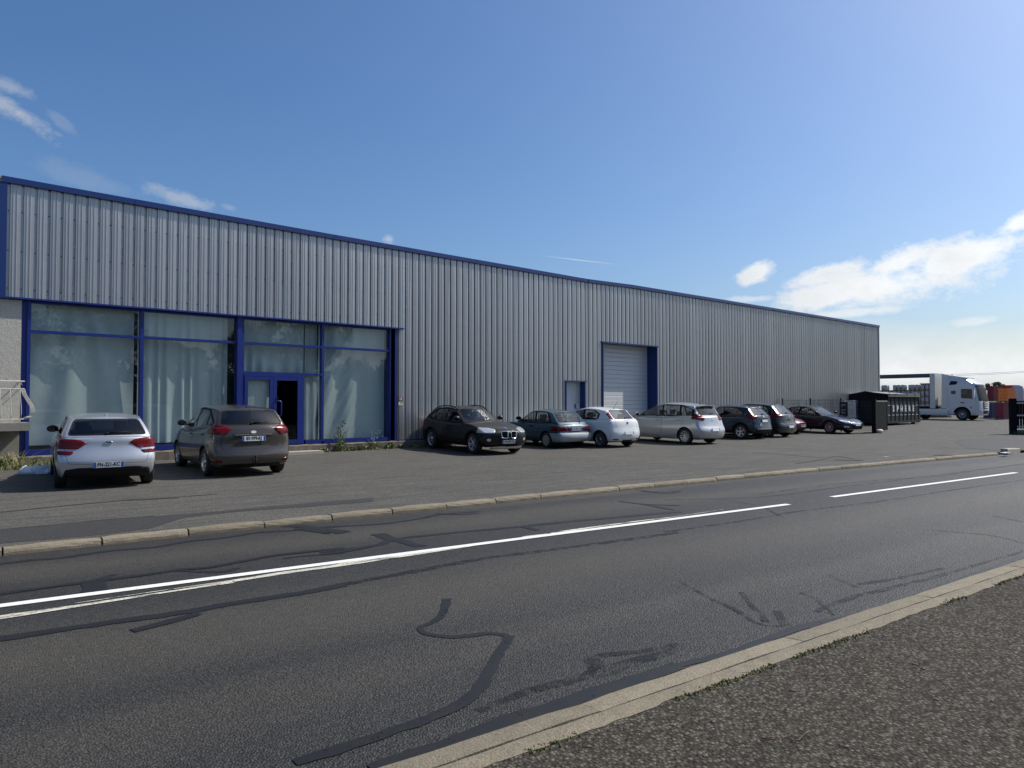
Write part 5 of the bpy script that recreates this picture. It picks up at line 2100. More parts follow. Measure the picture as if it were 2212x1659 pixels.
specs['mpv'] = dict(
    L=4.38, W=1.83, H=1.626, wb=2.648, fo=0.90, r=0.325, paint=P_brown, wheel='seven', tr=0.09,
    zt=[(0, .70), (.22, .84), (.55, .97), (.95, 1.05), (1.6, 1.03), (3.0, 1.08), (3.9, 1.15), (4.38, 1.17)],
    nose=[(.18, .09), (.35, .02), (.55, 0), (.72, .03), (.88, .12)],
    tail=[(.18, .18), (.30, .05), (.45, 0), (.52, 0), (.60, .05), (.80, .08), (1.0, .09), (1.18, .14)],
    A0=.85, A1=1.92, R1=3.92, R0=4.24, roof=[(1.85, 1.54), (2.4, 1.615), (3.1, 1.61), (3.95, 1.545)], wroof=.70, rp=1.3,
    dlo=[(1.10, 1.06), (1.95, 1.48), (2.6, 1.55), (3.3, 1.53), (3.95, 1.24), (3.85, 1.17)],
    windows=[([(1.45, 1.09), (2.02, 1.47), (2.42, 1.51), (2.46, 1.10)], GL), ([(2.53, 1.10), (2.50, 1.515), (3.2, 1.50), (3.36, 1.42), (3.36, 1.135)], TI), ([(3.42, 1.15), (3.42, 1.40), (3.84, 1.22)], TI)],
    wind=[(-.66, 1.08), (.66, 1.08), (.54, 1.5), (-.54, 1.5)], back=[(-.68, 1.20), (.68, 1.20), (.58, 1.49), (-.58, 1.49)],
    feat=[('tail_light', [(.47, 1.10), (.60, 1.165), (.9, 1.20), (.9, .985), (.60, .96)], 'rear', M_red, dict(push=.014, thick=.03, wide=True, r=.04)),
          ('reversing_light', [(.56, 1.12), (.84, 1.165), (.84, 1.10), (.58, 1.065)], 'rear', M_clear, dict(push=.018, wide=True, r=.02)),
          ('bumper_reflector', [(.66, .40), (.86, .43), (.86, .365), (.68, .345)], 'rear', M_darkred, dict(push=.008, thick=.02, wide=True)),
          ('tailgate', [(-.58, .56), (.58, .56), (.70, .70), (.68, .95), (.58, 1.15), (-.58, 1.15), (-.68, .95), (-.70, .70)], 'rear', P_brown, dict(one=True, ring=.006, r=.05)),
          ('lower_bumper', [(-.62, .31), (.62, .31), (.66, .15), (-.66, .15)], 'rear', M_black, dict(push=.004, one=True)),
          ('headlight', [(.45, .78), (.86, .95), (.86, .78), (.5, .68)], 'front', M_clear, dict(push=.005, wide=True))],
    doors=[([(1.30, .36), (1.28, 1.03), (2.48, 1.06), (2.48, .31), (1.36, .29)], (2.28, .92)), ([(2.51, .31), (2.51, 1.06), (3.56, 1.10), (3.54, .82), (3.18, .36)], (3.32, .95))],
    plates=[('rear', .875, 'BY-979-KJ'), ('front', .42, None)], badges=[('rear', 1.02, 'oval')],
    extra=[towbar, barstrip(.965, .42, M_chrome, h=.014, out=.02)],
    wiper=(1.215, .02, -.38, .015), aerial=('stub', 3.7), handle=P_brown)
specs['suv'] = dict(
    L=4.454, W=1.80, H=1.545, wb=2.76, fo=0.83, r=0.345, paint=P_black, wheel='five', clad=M_black, zb=.24, tf=.12,
    zt=[(0, .76), (.16, .86), (.5, .94), (1.15, 1.02), (1.75, .99), (3.0, 1.03), (4.0, 1.09), (4.454, 1.09)],
    nose=[(.2, .12), (.35, .03), (.5, 0), (.75, .02), (.88, .10)],
    tail=[(.2, .15), (.35, .03), (.55, 0), (.80, .05), (1.1, .12)],
    A0=1.28, A1=2.12, R1=3.85, R0=4.32, roof=[(2.1, 1.46), (2.6, 1.52), (3.2, 1.515), (3.9, 1.45)], wroof=.69,
    dlo=[(1.55, 1.01), (2.15, 1.41), (2.8, 1.455), (3.4, 1.43), (3.98, 1.17), (3.88, 1.06)],
    windows=[([(1.72, 1.03), (2.22, 1.385), (2.62, 1.42), (2.64, 1.035)], GL), ([(2.71, 1.04), (2.70, 1.42), (3.28, 1.40), (3.42, 1.32), (3.42, 1.05)], GL), ([(3.48, 1.06), (3.48, 1.30), (3.84, 1.14)], GL)],
    wind=[(-.66, 1.065), (.66, 1.065), (.54, 1.41), (-.54, 1.41)], back=[(-.6, 1.13), (.6, 1.13), (.52, 1.38), (-.52, 1.38)],
    feat=[('headlight', [(.40, .81), (.55, .86), (.9, .87), (.9, .71), (.52, .70)], 'front', M_clear, dict(push=.01, thick=.03, wide=True, r=.03)),
          ('lower_grille', [(-.42, .52), (.42, .52), (.36, .31), (-.36, .31)], 'front', M_gap, dict(one=True, r=.03)),
          ('fog_light', [(.62, .52), (.70, .55), (.76, .50), (.70, .44), (.62, .46)], 'front', M_clear, dict(push=.004, r=.03)),
          ('bonnet', [(1.24, .72), (.22, .60), (.22, -.60), (1.24, -.72)], 'skip', P_black),
          ('tail_light', [(.55, .98), (.88, 1.02), (.88, .82), (.6, .82)], 'rear', M_red, dict(push=.01, wide=True))],
    doors=[([(1.52, .40), (1.50, .98), (2.66, 1.0), (2.66, .38)], (2.46, .86)), ([(2.69, .38), (2.69, 1.0), (3.72, 1.03), (3.70, .84), (3.36, .40)], (3.50, .89))],
    plates=[('front', .43, 'GP-410-KB')], badges=[('front', .845, 'roundel')], extra=[kidneys, skid, barstrip(.555, .30, M_alloy, 'bumper_trim', .012, 'front', .01)],
    aerial=('fin', 3.7), rails=(2.2, 3.75, M_black), mirror=P_black, handle=P_black)
specs['suv']['feat'] = [f for f in specs['suv']['feat'] if f[2] != 'skip']
specs['old_hatch'] = dict(
    L=4.10, W=1.69, H=1.385, wb=2.465, fo=0.82, r=0.285, paint=P_teal, wheel='cap', zb=.21, br=.10,
    zt=[(0, .62), (.2, .74), (.6, .83), (1.15, .92), (1.6, .90), (3.0, .91), (3.8, .93), (4.10, .90)],
    nose=[(.18, .07), (.35, .01), (.5, 0), (.65, .04), (.78, .12)],
    tail=[(.2, .12), (.28, .02), (.52, 0), (.58, .06), (.78, .08), (.93, .20)],
    A0=1.15, A1=2.0, R1=3.40, R0=3.95, roof=[(1.95, 1.33), (2.4, 1.38), (2.9, 1.38), (3.45, 1.33)], wroof=.72, wbelt=.90,
    dlo=[(1.42, .915), (2.02, 1.27), (2.6, 1.315), (3.2, 1.30), (3.5, .96), (3.46, .915)],
    windows=[([(1.50, .935), (2.04, 1.255), (2.50, 1.29), (2.56, .935)], GL), ([(2.64, .935), (2.60, 1.29), (3.14, 1.275), (3.38, .98), (3.36, .94)], GL)],
    wind=[(-.60, .965), (.60, .965), (.52, 1.29), (-.52, 1.29)], back=[(-.62, .965), (.62, .965), (.50, 1.27), (-.50, 1.27)], backglass=GL,
    feat=[('tail_light', [(.42, .70), (.46, .79), (.86, .80), (.86, .63), (.42, .63)], 'rear', M_darkred, dict(push=.008, thick=.02, wide=True, r=.01)),
          ('indicator', [(.46, .785), (.85, .795), (.85, .73), (.44, .725)], 'rear', M_amber, dict(push=.014, wide=True, r=.01)),
          ('plate_reflector', [(.28, .78), (.37, .78), (.37, .65), (.28, .65)], 'rear', M_red, dict(push=.006, thick=.01)),
          ('bumper', [(-.86, .55), (.86, .55), (.86, .2), (-.86, .2)], 'rear', M_bumper, dict(push=.02, thick=.03, one=True, wide=True)),
          ('headlight', [(.4, .70), (.8, .72), (.8, .58), (.42, .57)], 'front', M_clear, dict(push=.005, wide=True))],
    doors=[([(1.32, .30), (1.30, .89), (2.60, .90), (2.60, .28)], (2.42, .76))],
    plates=[('rear', .71, 'AV-391-CX')], wiper=(.93, -.30, -.52, .24), mirror=M_black, handle=M_black)
specs['white_hatch'] = dict(
    L=4.03, W=1.687, H=1.49, wb=2.51, fo=0.80, r=0.30, paint=P_white, wheel='ten', tf=.15, tr=.10,
    zt=[(0, .64), (.2, .78), (.55, .92), (.95, 1.0), (1.6, .98), (2.8, 1.01), (3.6, 1.05), (4.03, 1.05)],
    nose=[(.18, .08), (.35, .02), (.5, 0), (.66, .05), (.82, .16)],
    tail=[(.18, .14), (.30, .04), (.48, 0), (.62, .02), (.70, .05), (.9, .08), (1.05, .13)],
    A0=.92, A1=1.85, R1=3.45, R0=3.90, roof=[(1.8, 1.42), (2.3, 1.485), (2.8, 1.48), (3.5, 1.41)], wroof=.70,
    dlo=[(1.36, 1.0), (1.90, 1.33), (2.4, 1.40), (2.9, 1.38), (3.2, 1.24), (3.17, 1.07), (3.05, 1.02)],
    windows=[([(1.42, 1.015), (1.92, 1.325), (2.30, 1.375), (2.36, 1.02)], GL), ([(2.46, 1.02), (2.40, 1.375), (2.85, 1.36), (3.12, 1.24), (3.10, 1.08), (2.98, 1.03)], GL, .06)],
    wind=[(-.6, 1.05), (.6, 1.05), (.5, 1.38), (-.5, 1.38)], back=[(-.50, 1.085), (.50, 1.085), (.46, 1.36), (-.46, 1.36)], backglass=GL,
    feat=[('tail_light', [(.575, 1.05), (.70, 1.07), (.62, 1.38), (.52, 1.40)], 'rear', M_red, dict(push=.006, thick=.02, wide=True, r=.02)),
          ('tailgate', [(-.52, .66), (.52, .66), (.57, .80), (.56, 1.04), (-.56, 1.04), (-.57, .80)], 'rear', P_white, dict(one=True, ring=.006, r=.04)),
          ('lower_bumper', [(-.28, .30), (.28, .30), (.26, .2), (-.26, .2)], 'rear', M_black, dict(one=True)),
          ('bumper_reflector', [(.48, .34), (.72, .34), (.68, .29), (.48, .29)], 'rear', M_gap, dict()),
          ('headlight', [(.4, .68), (.78, .86), (.8, .72), (.45, .6)], 'front', M_clear, dict(push=.005, wide=True))],
    doors=[([(1.22, .33), (1.20, .97), (2.42, .995), (2.42, .30)], (2.22, .86))],
    plates=[('rear', .555, '')], badges=[('rear', .92, 'red')], wiper=(1.085, -.02, -.36, .03), aerial=('rod', 3.25), handle=P_white)
specs['silver_mpv'] = dict(
    L=4.47, W=1.83, H=1.66, wb=2.728, fo=0.90, r=0.325, paint=P_silver2, wheel='ten', strip=.60, tf=.14,
    zt=[(0, .70), (.2, .86), (.5, 1.0), (.8, 1.08), (1.6, 1.05), (3.0, 1.08), (3.9, 1.13), (4.47, 1.13)],
    nose=[(.18, .09), (.35, .02), (.55, 0), (.72, .04), (.9, .14)],
    tail=[(.18, .16), (.28, .04), (.44, 0), (.60, .0), (.72, .08), (.9, .14), (1.14, .19)],
    A0=.60, A1=1.85, R1=3.98, R0=4.26, roof=[(1.75, 1.57), (2.4, 1.655), (3.1, 1.65), (4.0, 1.575)], wroof=.72,
    dlo=[(.98, 1.07), (1.85, 1.50), (2.6, 1.585), (3.4, 1.565), (3.98, 1.38), (4.02, 1.15)],
    windows=[([(1.0, 1.09), (1.36, 1.27), (1.38, 1.085)], GL), ([(1.44, 1.09), (1.46, 1.32), (1.92, 1.51), (2.38, 1.55), (2.42, 1.09)], GL), ([(2.50, 1.09), (2.46, 1.555), (3.25, 1.535), (3.32, 1.12)], GL), ([(3.40, 1.14), (3.35, 1.52), (3.86, 1.40), (3.90, 1.17)], GL)],
    wind=[(-.68, 1.1), (.68, 1.1), (.55, 1.53), (-.55, 1.53)], back=[(-.62, 1.20), (.62, 1.20), (.55, 1.52), (-.55, 1.52)], backglass=M_tint,
    feat=[('tail_light', [(.46, 1.12), (.56, 1.20), (.92, 1.24), (.92, 1.02), (.60, .95), (.48, .98)], 'rear', M_red, dict(push=.012, thick=.03, wide=True, r=.03)),
          ('tailgate', [(-.5, .74), (.5, .74), (.58, .92), (.56, 1.13), (-.56, 1.13), (-.58, .92)], 'rear', P_silver2, dict(one=True, ring=.006, r=.04)),
          ('headlight', [(.45, .75), (.84, 1.0), (.86, .84), (.5, .66)], 'front', M_clear, dict(push=.005, wide=True)),
          ],
    doors=[([(1.20, .36), (1.16, 1.05), (2.46, 1.06), (2.46, .31)], (2.26, .94)), ([(2.49, .31), (2.49, 1.06), (3.58, 1.10), (3.5, .80), (3.22, .36)], (3.32, .96))],
    plates=[('rear', .60, '')], badges=[('rear', 1.0, 'chevrons')], spoiler=(.12, .16), wiper=(1.215, 0, -.3, .02), aerial=('rod', 3.7), mirror=P_silver2, handle=P_silver2)
specs['crossover'] = dict(
    L=4.16, W=1.74, H=1.556, wb=2.538, fo=0.83, r=0.335, paint=P_navy, wheel='five', clad=M_black, zb=.24,
    zt=[(0, .74), (.18, .86), (.5, .95), (1.0, 1.02), (1.7, 1.0), (3.0, 1.04), (3.8, 1.09), (4.16, 1.09)],
    nose=[(.2, .10), (.35, .03), (.5, 0), (.75, .03), (.9, .10)], tail=[(.2, .14), (.35, .03), (.52, 0), (.60, .04), (.85, .08), (1.1, .14)],
    A0=1.05, A1=1.92, R1=3.62, R0=4.02, roof=[(1.85, 1.45), (2.4, 1.515), (3.0, 1.51), (3.65, 1.46)], wroof=.70,
    dlo=[(1.36, 1.03), (1.98, 1.40), (2.5, 1.445), (3.1, 1.43), (3.5, 1.24), (3.45, 1.09)],
    windows=[([(1.48, 1.05), (2.0, 1.385), (2.40, 1.42), (2.42, 1.06)], GL), ([(2.48, 1.06), (2.46, 1.42), (3.06, 1.405), (3.42, 1.23), (3.38, 1.10)], TI)],
    wind=[(-.62, 1.07), (.62, 1.07), (.52, 1.41), (-.52, 1.41)], back=[(-.56, 1.12), (.56, 1.12), (.52, 1.39), (-.52, 1.39)],
    feat=[('tail_light', [(.46, 1.06), (.55, 1.12), (.87, 1.15), (.87, .96), (.56, .92)], 'rear', M_red, dict(push=.01, thick=.03, wide=True, r=.03)),
          ('lower_bumper', [(-.7, .46), (.7, .46), (.74, .2), (-.74, .2)], 'rear', M_black, dict(push=.004, one=True)),
          ('headlight', [(.4, .74), (.8, .92), (.82, .78), (.45, .66)], 'front', M_clear, dict(push=.005, wide=True))],
    doors=[([(1.30, .42), (1.28, 1.0), (2.43, 1.02), (2.43, .40)], (2.24, .88)), ([(2.46, .40), (2.46, 1.02), (3.4, 1.06), (3.38, .85), (3.06, .42)], (3.20, .91))],
    plates=[('rear', .84, '')], badges=[('rear', 1.03, 'roundel2')], extra=[barstrip(.475, .62, M_alloy, 'bumper_trim', .018), barstrip(.93, .40, M_black, 'tailgate_trim', .03), sticker(.66, .34)],
    wiper=(1.13, 0, -.28, .01), rails=(2.0, 3.6, M_alloy), aerial=('rod', 3.3), handle=P_navy)
specs['grey_mpv'] = dict(
    L=4.26, W=1.81, H=1.62, wb=2.685, fo=0.85, r=0.315, paint=P_grey, wheel='seven',
    zt=[(0, .70), (.2, .86), (.5, .98), (.9, 1.06), (1.6, 1.03), (3.0, 1.06), (3.8, 1.1), (4.26, 1.1)],
    nose=[(.18, .09), (.35, .02), (.55, 0), (.72, .04), (.9, .14)], tail=[(.18, .12), (.28, .02), (.5, 0), (.62, .02), (.68, .07), (.9, .10), (1.1, .14)],
    A0=.82, A1=1.85, R1=3.62, R0=4.10, roof=[(1.8, 1.53), (2.3, 1.615), (2.9, 1.61), (3.65, 1.55)], wroof=.71,
    dlo=[(1.2, 1.05), (1.9, 1.47), (2.5, 1.545), (3.2, 1.52), (3.6, 1.3), (3.65, 1.12)],
    windows=[([(1.44, 1.07), (1.96, 1.46), (2.40, 1.51), (2.42, 1.08)], GL), ([(2.48, 1.08), (2.46, 1.51), (3.2, 1.49), (3.5, 1.3), (3.5, 1.12)], GL)],
    wind=[(-.66, 1.08), (.66, 1.08), (.54, 1.5), (-.54, 1.5)], back=[(-.52, 1.14), (.52, 1.14), (.47, 1.49), (-.47, 1.49)], backglass=GL,
    feat=[('tail_light', [(.56, .94), (.86, .98), (.78, 1.18), (.60, 1.5), (.50, 1.5)], 'rear', M_red, dict(push=.012, thick=.03, wide=True, r=.02)),
          ('headlight', [(.4, .74), (.8, .92), (.82, .78), (.45, .66)], 'front', M_clear, dict(push=.005, wide=True))],
    doors=[([(1.2, .36), (1.18, 1.04), (2.43, 1.05), (2.43, .31)], (2.24, .92)), ([(2.46, .31), (2.46, 1.05), (3.45, 1.08), (3.4, .82), (3.12, .36)], (3.22, .94))],
    plates=[('rear', .52, '')], badges=[('rear', 1.0, 'diamond')], extra=[barstrip(.645, .70, M_alloy, 'bumper_trim', .012)], wiper=(1.16, 0, -.3, .02), aerial=('stub', 3.4), handle=P_grey)
specs['red_hatch'] = dict(
    L=3.78, W=1.62, H=1.39, wb=2.42, fo=0.70, r=0.28, paint=P_red, wheel='cap', bf=.24, tf=.16,
    zt=[(0, .60), (.15, .72), (.45, .82), (.95, .92), (1.5, .91), (3.0, .93), (3.78, .93)],
    nose=[(.18, .07), (.3, .01), (.5, 0), (.62, .03), (.75, .10)], tail=[(.2, .1), (.4, 0), (.6, .02), (.93, .14)],
    A0=.9, A1=1.65, R1=3.1, R0=3.66, roof=[(1.6, 1.33), (2.1, 1.385), (2.6, 1.38), (3.1, 1.33)], wroof=.71,
    dlo=[(1.15, .93), (1.7, 1.28), (2.3, 1.32), (2.9, 1.30), (3.2, .96), (3.15, .925)],
    windows=[([(1.28, .95), (1.74, 1.265), (2.2, 1.295), (2.26, .95)], GL), ([(2.34, .95), (2.30, 1.295), (2.84, 1.275), (3.06, .97)], GL)],
    wind=[(-.58, .97), (.58, .97), (.5, 1.29), (-.5, 1.29)], back=[(-.56, .99), (.56, .99), (.48, 1.26), (-.48, 1.26)],
    feat=[('headlight', [(.38, .72), (.76, .76), (.79, .60), (.42, .58)], 'front', M_clear, dict(push=.008, thick=.02, wide=True, r=.03)),
          ('lower_grille', [(-.40, .34), (.40, .34), (.36, .24), (-.36, .24)], 'front', M_gap, dict(one=True)),
          ('tail_light', [(.5, .9), (.78, .92), (.78, .66), (.52, .66)], 'rear', M_red, dict(push=.006, wide=True))],
    doors=[([(1.05, .30), (1.03, .90), (2.28, .91), (2.28, .28)], (2.1, .78))],
    plates=[('front', .44, 'QF-811-AK')], badges=[('front', .70, 'chevrons')], extra=[barstrip(.555, .62, M_black, 'bumper_strip', .03, 'front', .02)], mirror=M_black, handle=M_black)
specs['saloon'] = dict(
    L=4.78, W=1.86, H=1.45, wb=2.815, fo=1.03, r=0.335, paint=P_ink, wheel='ten', tf=.15, tr=.12,
    zt=[(0, .62), (.2, .74), (.6, .85), (1.3, .97), (1.9, .95), (3.2, .99), (4.2, 1.05), (4.78, 1.05)],
    nose=[(.18, .10), (.32, .03), (.45, 0), (.6, .02), (.74, .10)], tail=[(.2, .12), (.4, .02), (.6, 0), (.9, .05), (1.05, .10)],
    A0=1.28, A1=2.25, R1=3.45, R0=4.40, roof=[(2.2, 1.395), (2.6, 1.445), (3.0, 1.44), (3.5, 1.40)], wroof=.68,
    dlo=[(1.62, .98), (2.32, 1.34), (2.9, 1.375), (3.5, 1.33), (4.15, 1.09), (4.0, 1.02)],
    windows=[([(1.8, 1.0), (2.40, 1.325), (2.78, 1.35), (2.82, 1.01)], GL), ([(2.90, 1.01), (2.88, 1.35), (3.42, 1.31), (3.72, 1.20), (3.70, 1.05)], GL)],
    wind=[(-.66, 1.01), (.66, 1.01), (.53, 1.355), (-.53, 1.355)], back=[(-.6, 1.09), (.6, 1.09), (.5, 1.33), (-.5, 1.33)],
    feat=[('headlight', [(.42, .64), (.55, .69), (.92, .79), (.92, .68), (.55, .60)], 'front', M_clear, dict(push=.008, thick=.02, wide=True, r=.02)),
          ('upper_grille', [(-.42, .60), (.42, .60), (.36, .52), (-.36, .52)], 'front', M_chrome, dict(one=True, push=.006)),
          ('lower_grille', [(-.46, .44), (.46, .44), (.40, .27), (-.40, .27)], 'front', M_gap, dict(one=True)),
          ('fog_light', [(.58, .42), (.84, .45), (.84, .36), (.60, .34)], 'front', M_clear, dict(push=.004, wide=True))],
    doors=[([(1.6, .33), (1.58, .95), (2.84, .975), (2.84, .30)], (2.62, .84)), ([(2.87, .30), (2.87, .975), (3.95, 1.01), (3.9, .8), (3.46, .34)], (3.72, .88))],
    plates=[('front', .49, '')], badges=[('front', .63, 'chevrons')], extra=[barstrip(.245, .60, M_alloy, 'bumper_trim', .010, 'front', .008)], aerial=('rod', 3.4), handle=P_ink, mirror=P_ink)

NH = math.atan2(N.y, N.x)


def park(key, name, rear=None, front=None, heading=NH, label=''):
    sp = specs[key]
    h = Vector((math.cos(heading), math.sin(heading)))
    c = Vector(rear) + h * sp['wb'] / 2 if rear is not None else Vector(front) - h * sp['wb'] / 2
    f, b = c + h * sp['wb'] / 2, c - h * sp['wb'] / 2
    zf, zr = lot_z(f.x, f.y), lot_z(b.x, b.y)
    o = car(name, sp, (c.x, c.y, (zf + zr) / 2 + 0.002), heading, label)
    o.rotation_euler = (0, -math.atan2(zf - zr, sp['wb']), heading)
    return o


park('hatch', 'hatchback', rear=(-8.33, 14.57), heading=NH - R(7), label='silver hatchback with plate FN-221-KC parked tail outwards before the shop windows')
park('mpv', 'minivan', rear=(-6.34, 16.80), heading=NH - R(4), label='dark taupe minivan with plate BY-979-KJ and a towbar by the glazed door')
park('suv', 'compact_suv', front=(-0.58, 23.42), heading=R(-55), label='black compact SUV facing out with twin grille and plate GP-410-KB')
park('old_hatch', 'old_hatchback', rear=(1.88, 26.45), heading=NH - R(4), label='old teal three-door hatchback with a grey bumper, right of the black SUV')
park('white_hatch', 'white_hatchback', rear=(3.88, 26.95), heading=NH - R(2), label='pale white three-door hatchback with tall red lights before the roller door')
park('silver_mpv', 'silver_minivan', rear=(7.58, 29.0), heading=NH - R(2), label='silver five-door minivan with large red tail lights, right of the white hatchback')
park('crossover', 'crossover', rear=(10.98, 32.80), heading=NH, label='dark blue crossover with silver roof rails and a round white sticker')
park('grey_mpv', 'grey_minivan', rear=(12.75, 34.25), heading=NH, label='dark grey minivan with tall red lights half hidden behind the dark blue crossover')
park('red_hatch', 'red_hatchback', front=(14.5, 37.1), heading=NH + math.pi, label='small red hatchback facing out between the grey minivan and dark saloon')
park('saloon', 'saloon_car', front=(17.35, 37.7), heading=R(-57), label='dark midnight blue saloon facing out, nearest to the gate')
# ------------------------------------------------------------------ yard beyond the cars
def flat(p):
    return Vector((p.x, p.y, lot_z(p.x, p.y)))


def wallp(t, off=0.0):
    q = O + U * t + N * off
    return Vector((q.x, q.y, lot_z(q.x, q.y)))


# mesh fence from the wall to the gate post
gp = lot(1889, 936)
fs_ = wallp(wt(1684), -0.15)
fd = Vector((gp.x - fs_.x, gp.y - fs_.y))
FLEN = fd.length
fa = math.atan2(fd.y, fd.x)
fence = empty('mesh_fence', fs_, fa, label='black wire mesh fence running from the warehouse wall to the gate post', cat='fence')
npan = 3
for k in range(npan + 1):
    if k < npan:
        bm = bmesh.new()
        a, b = FLEN * k / npan + 0.04, FLEN * (k + 1) / npan - 0.04
        n = int((b - a) / 0.055)
        for i in range(n + 1):
            x = lerp(a, b, i / n)
            box(bm, x - .003, x + .003, -.003, .003, 0.05, 1.72)
        for i in range(9):
            z = 0.08 + i * 0.2
            box(bm, a, b, .0031, .009, z - .003, z + .003)
        mesh_obj('fence_panel', bm, M_gate, fence, kind='stuff')
    x = FLEN * k / npan
    if k < npan:
        bbox_obj('post', x - .03, x + .03, -.025, .025, -0.05, 1.80, M_gate, fence)
# two notices wired on the fence
for a, b, m_, lab in ((1814, 1831, plain('sign_dark', (0.012, 0.018, 0.028), 0.4), 'dark notice with white lines wired to the mesh fence'), (1832, 1848, plain('sign_cream', (0.62, 0.58, 0.50), 0.5), 'cream notice with a red line wired to the mesh fence')):
    def fx(px_):
        r = (px_ - 1106) / FPX
        c, s = math.cos(fa), math.sin(fa)
        return (fs_.y * r - fs_.x) / (c - s * r)
    x0, x1 = fx(a), fx(b)
    bm = bmesh.new()
    box(bm, min(x0, x1), max(x0, x1), -0.03, -0.012, 0.72, 1.58)
    q = mesh_obj('notice_board', bm, m_, loc=fs_, rz=fa, label=lab, cat='sign')
    xa, xb = min(x0, x1), max(x0, x1)
    for i, z in enumerate((1.42, 1.34, 1.14, 1.06, 0.98, 0.84)):
        bm = bmesh.new()
        box(bm, xa + .12, xb - .12 - .2 * (i % 2), -.034, -.0301, z - .014, z + .014)
        mm = (M_plate if a == 1814 else (M_red if i == 1 else plain('print_tan', (0.35, 0.27, 0.18), 0.6)))
        mesh_obj('print_line', bm, mm, q)
# gate post and swung gate leaf
g = empty('gate', gp, R(49), label='black sheet metal gate leaf swung open beside the skip', cat='gate')
bbox_obj('post', -.11, .11, -.10, .10, -.05, 1.80, M_gate, g, bev=.008)
GW = 2.45
for z0, z1 in ((0.10, 0.17), (1.66, 1.73)):
    bbox_obj('rail', .17, .17 + GW, -.025, .025, z0, z1, plain('gate_rail', (0.16, 0.17, 0.18), 0.35, metal=.5) if z0 > 1 else M_gate, g)
for x in (.17, .17 + GW - .06):
    bbox_obj('stile', x, x + .06, -.026, .026, .17, 1.66, M_gate, g)
x = .235
while x < .17 + GW - .15:
    bbox_obj('slat', x, x + .135, -.012, .012, .171, 1.659, M_gate, g)
    x += .141
bm = bmesh.new()
tube(bm, [(.17 + GW - .09, -.03, .92), (.17 + GW - .09, -.10, .92), (.17 + GW - .22, -.10, .92)], .012)
mesh_obj('handle', bm, M_chrome, g)
# rubble by the gate post
random.seed(21)
bm = bmesh.new()
bmesh.ops.create_icosphere(bm, subdivisions=2, radius=1, matrix=Matrix.Translation((0, 0, .10)) @ Matrix.Diagonal((.17, .12, .12, 1)))
for v in bm.verts:
    v.co += Vector((noise.noise(v.co * 9), noise.noise(v.co * 9 + Vector((5, 0, 0))), noise.noise(v.co * 9 + Vector((0, 7, 0))))) * .06
mesh_obj('stone', bm, plain('cream_stone', (0.68, 0.62, 0.46), 0.8), smooth=True, sharp=30, loc=flat(lot(1901, 936)), label='cream coloured stone lying at the foot of the open gate', cat='stone')
# right-hand fence with its end post
rp = lot(2188, 938)
ra_ = R(-14)
rf = empty('yard_fence', rp, ra_, label='black slatted yard fence with pale rails at the right edge', cat='fence')
bbox_obj('post', -.13, .15, -.12, .12, -.05, 1.86, M_gate, rf, bev=.01)
for z in (.40, .98, 1.62):
    bbox_obj('rail', .16, 4.6, -.045, -.015, z - .035, z + .035, plain('pale_rail', (0.55, 0.55, 0.54), 0.4), rf)
for k in range(34):
    bbox_obj('slat', .20 + k * .13, .20 + k * .13 + .10, -.012, .012, .30, 1.74, M_gate, rf)
bbox_obj('fence_base', .16, 4.6, -.1, .1, -.1, .24, M_conc, rf)

# wrapped pallets behind the fence
for k, (px_, lab) in enumerate(((1792, 'pallet of goods in clear stretch wrap behind the mesh fence, nearer the warehouse'), (1834, 'pallet of goods in clear stretch wrap beside the black skip'))):
    p = flat(lot(px_, 917))
    pa = empty('wrapped_pallet', p, WA + R(6), label=lab, cat='pallet', group='wrapped pallets beside the skip')
    bm = bmesh.new()
    for y in (-.5, 0, .5):
        box(bm, -.6, .6, y - .05, y + .05, 0.0, .10)
    for i in range(7):
        x = -.6 + i * .183
        box(bm, x, x + .10, -.56, .56, .101, .14)
    mesh_obj('pallet', bm, M_wood, pa)
    random.seed(31 + k)
    for zi in range(6):
        for xi in range(4):
            bm = bmesh.new()
            e = random.uniform(-.012, .012)
            box(bm, -.58 + xi * .29 + .008, -.58 + xi * .29 + .282, -.52 + e, .52 + e, .145 + zi * .255, .145 + zi * .255 + .24)
            bevel(bm, .03, 2)
            mesh_obj('wrapped_case', bm, M_wrap, pa, smooth=True)

# ---- skip with gabled cover
c0 = lot(1919, 920)
sk = empty('skip', c0, WA, label='black ribbed waste skip with gabled cover and white lettering SPHERE', cat='skip')
SL, SW, SH = 5.7, 2.6, 2.10
bm = bmesh.new()
box(bm, 0, SL, 0.10, SW - .10, .22, SH)
mesh_obj('tank', bm, M_skip, sk)
for z0, z1, d in ((SH - .16, SH + .02, .02), (.16, .30, .02)):
    bm = bmesh.new()
    box(bm, -.02, SL + .02, .0 + .01, .12, z0, z1)
    box(bm, -.02, SL + .02, SW - .12, SW, z0, z1)
    box(bm, -.06, -.022, .01, SW, z0, z1)
    mesh_obj('rim' if z0 > 1 else 'skid', bm, plain('skip_rim', (0.09, 0.09, 0.085), .45) if z0 > 1 else M_skip, sk)
NP = 8
for k in range(NP + 1):
    x = .04 + k * (SL - .08) / NP
    bm = bmesh.new()
    prism(bm, [(x - .055, .10), (x - .03, .06), (x + .03, .06), (x + .055, .10)], .30, SH - .161)
    mesh_obj('rib', bm, M_skip, sk)
for k in range(NP):
    x = .04 + (k + .5) * (SL - .08) / NP
    if 1 <= k <= 6:
        data_obj('letter', text_mesh('SPHERE'[k - 1], M_plate, .50, 0.004, 1.2), sk, (x + .05, .09, 1.10), rot=(R(90), 0, 0))
    for z in (1.36, .70):
        bbox_obj('stripe', x - .17, x + .20, .088, .0995, z - .014, z + .014, M_plate, sk)
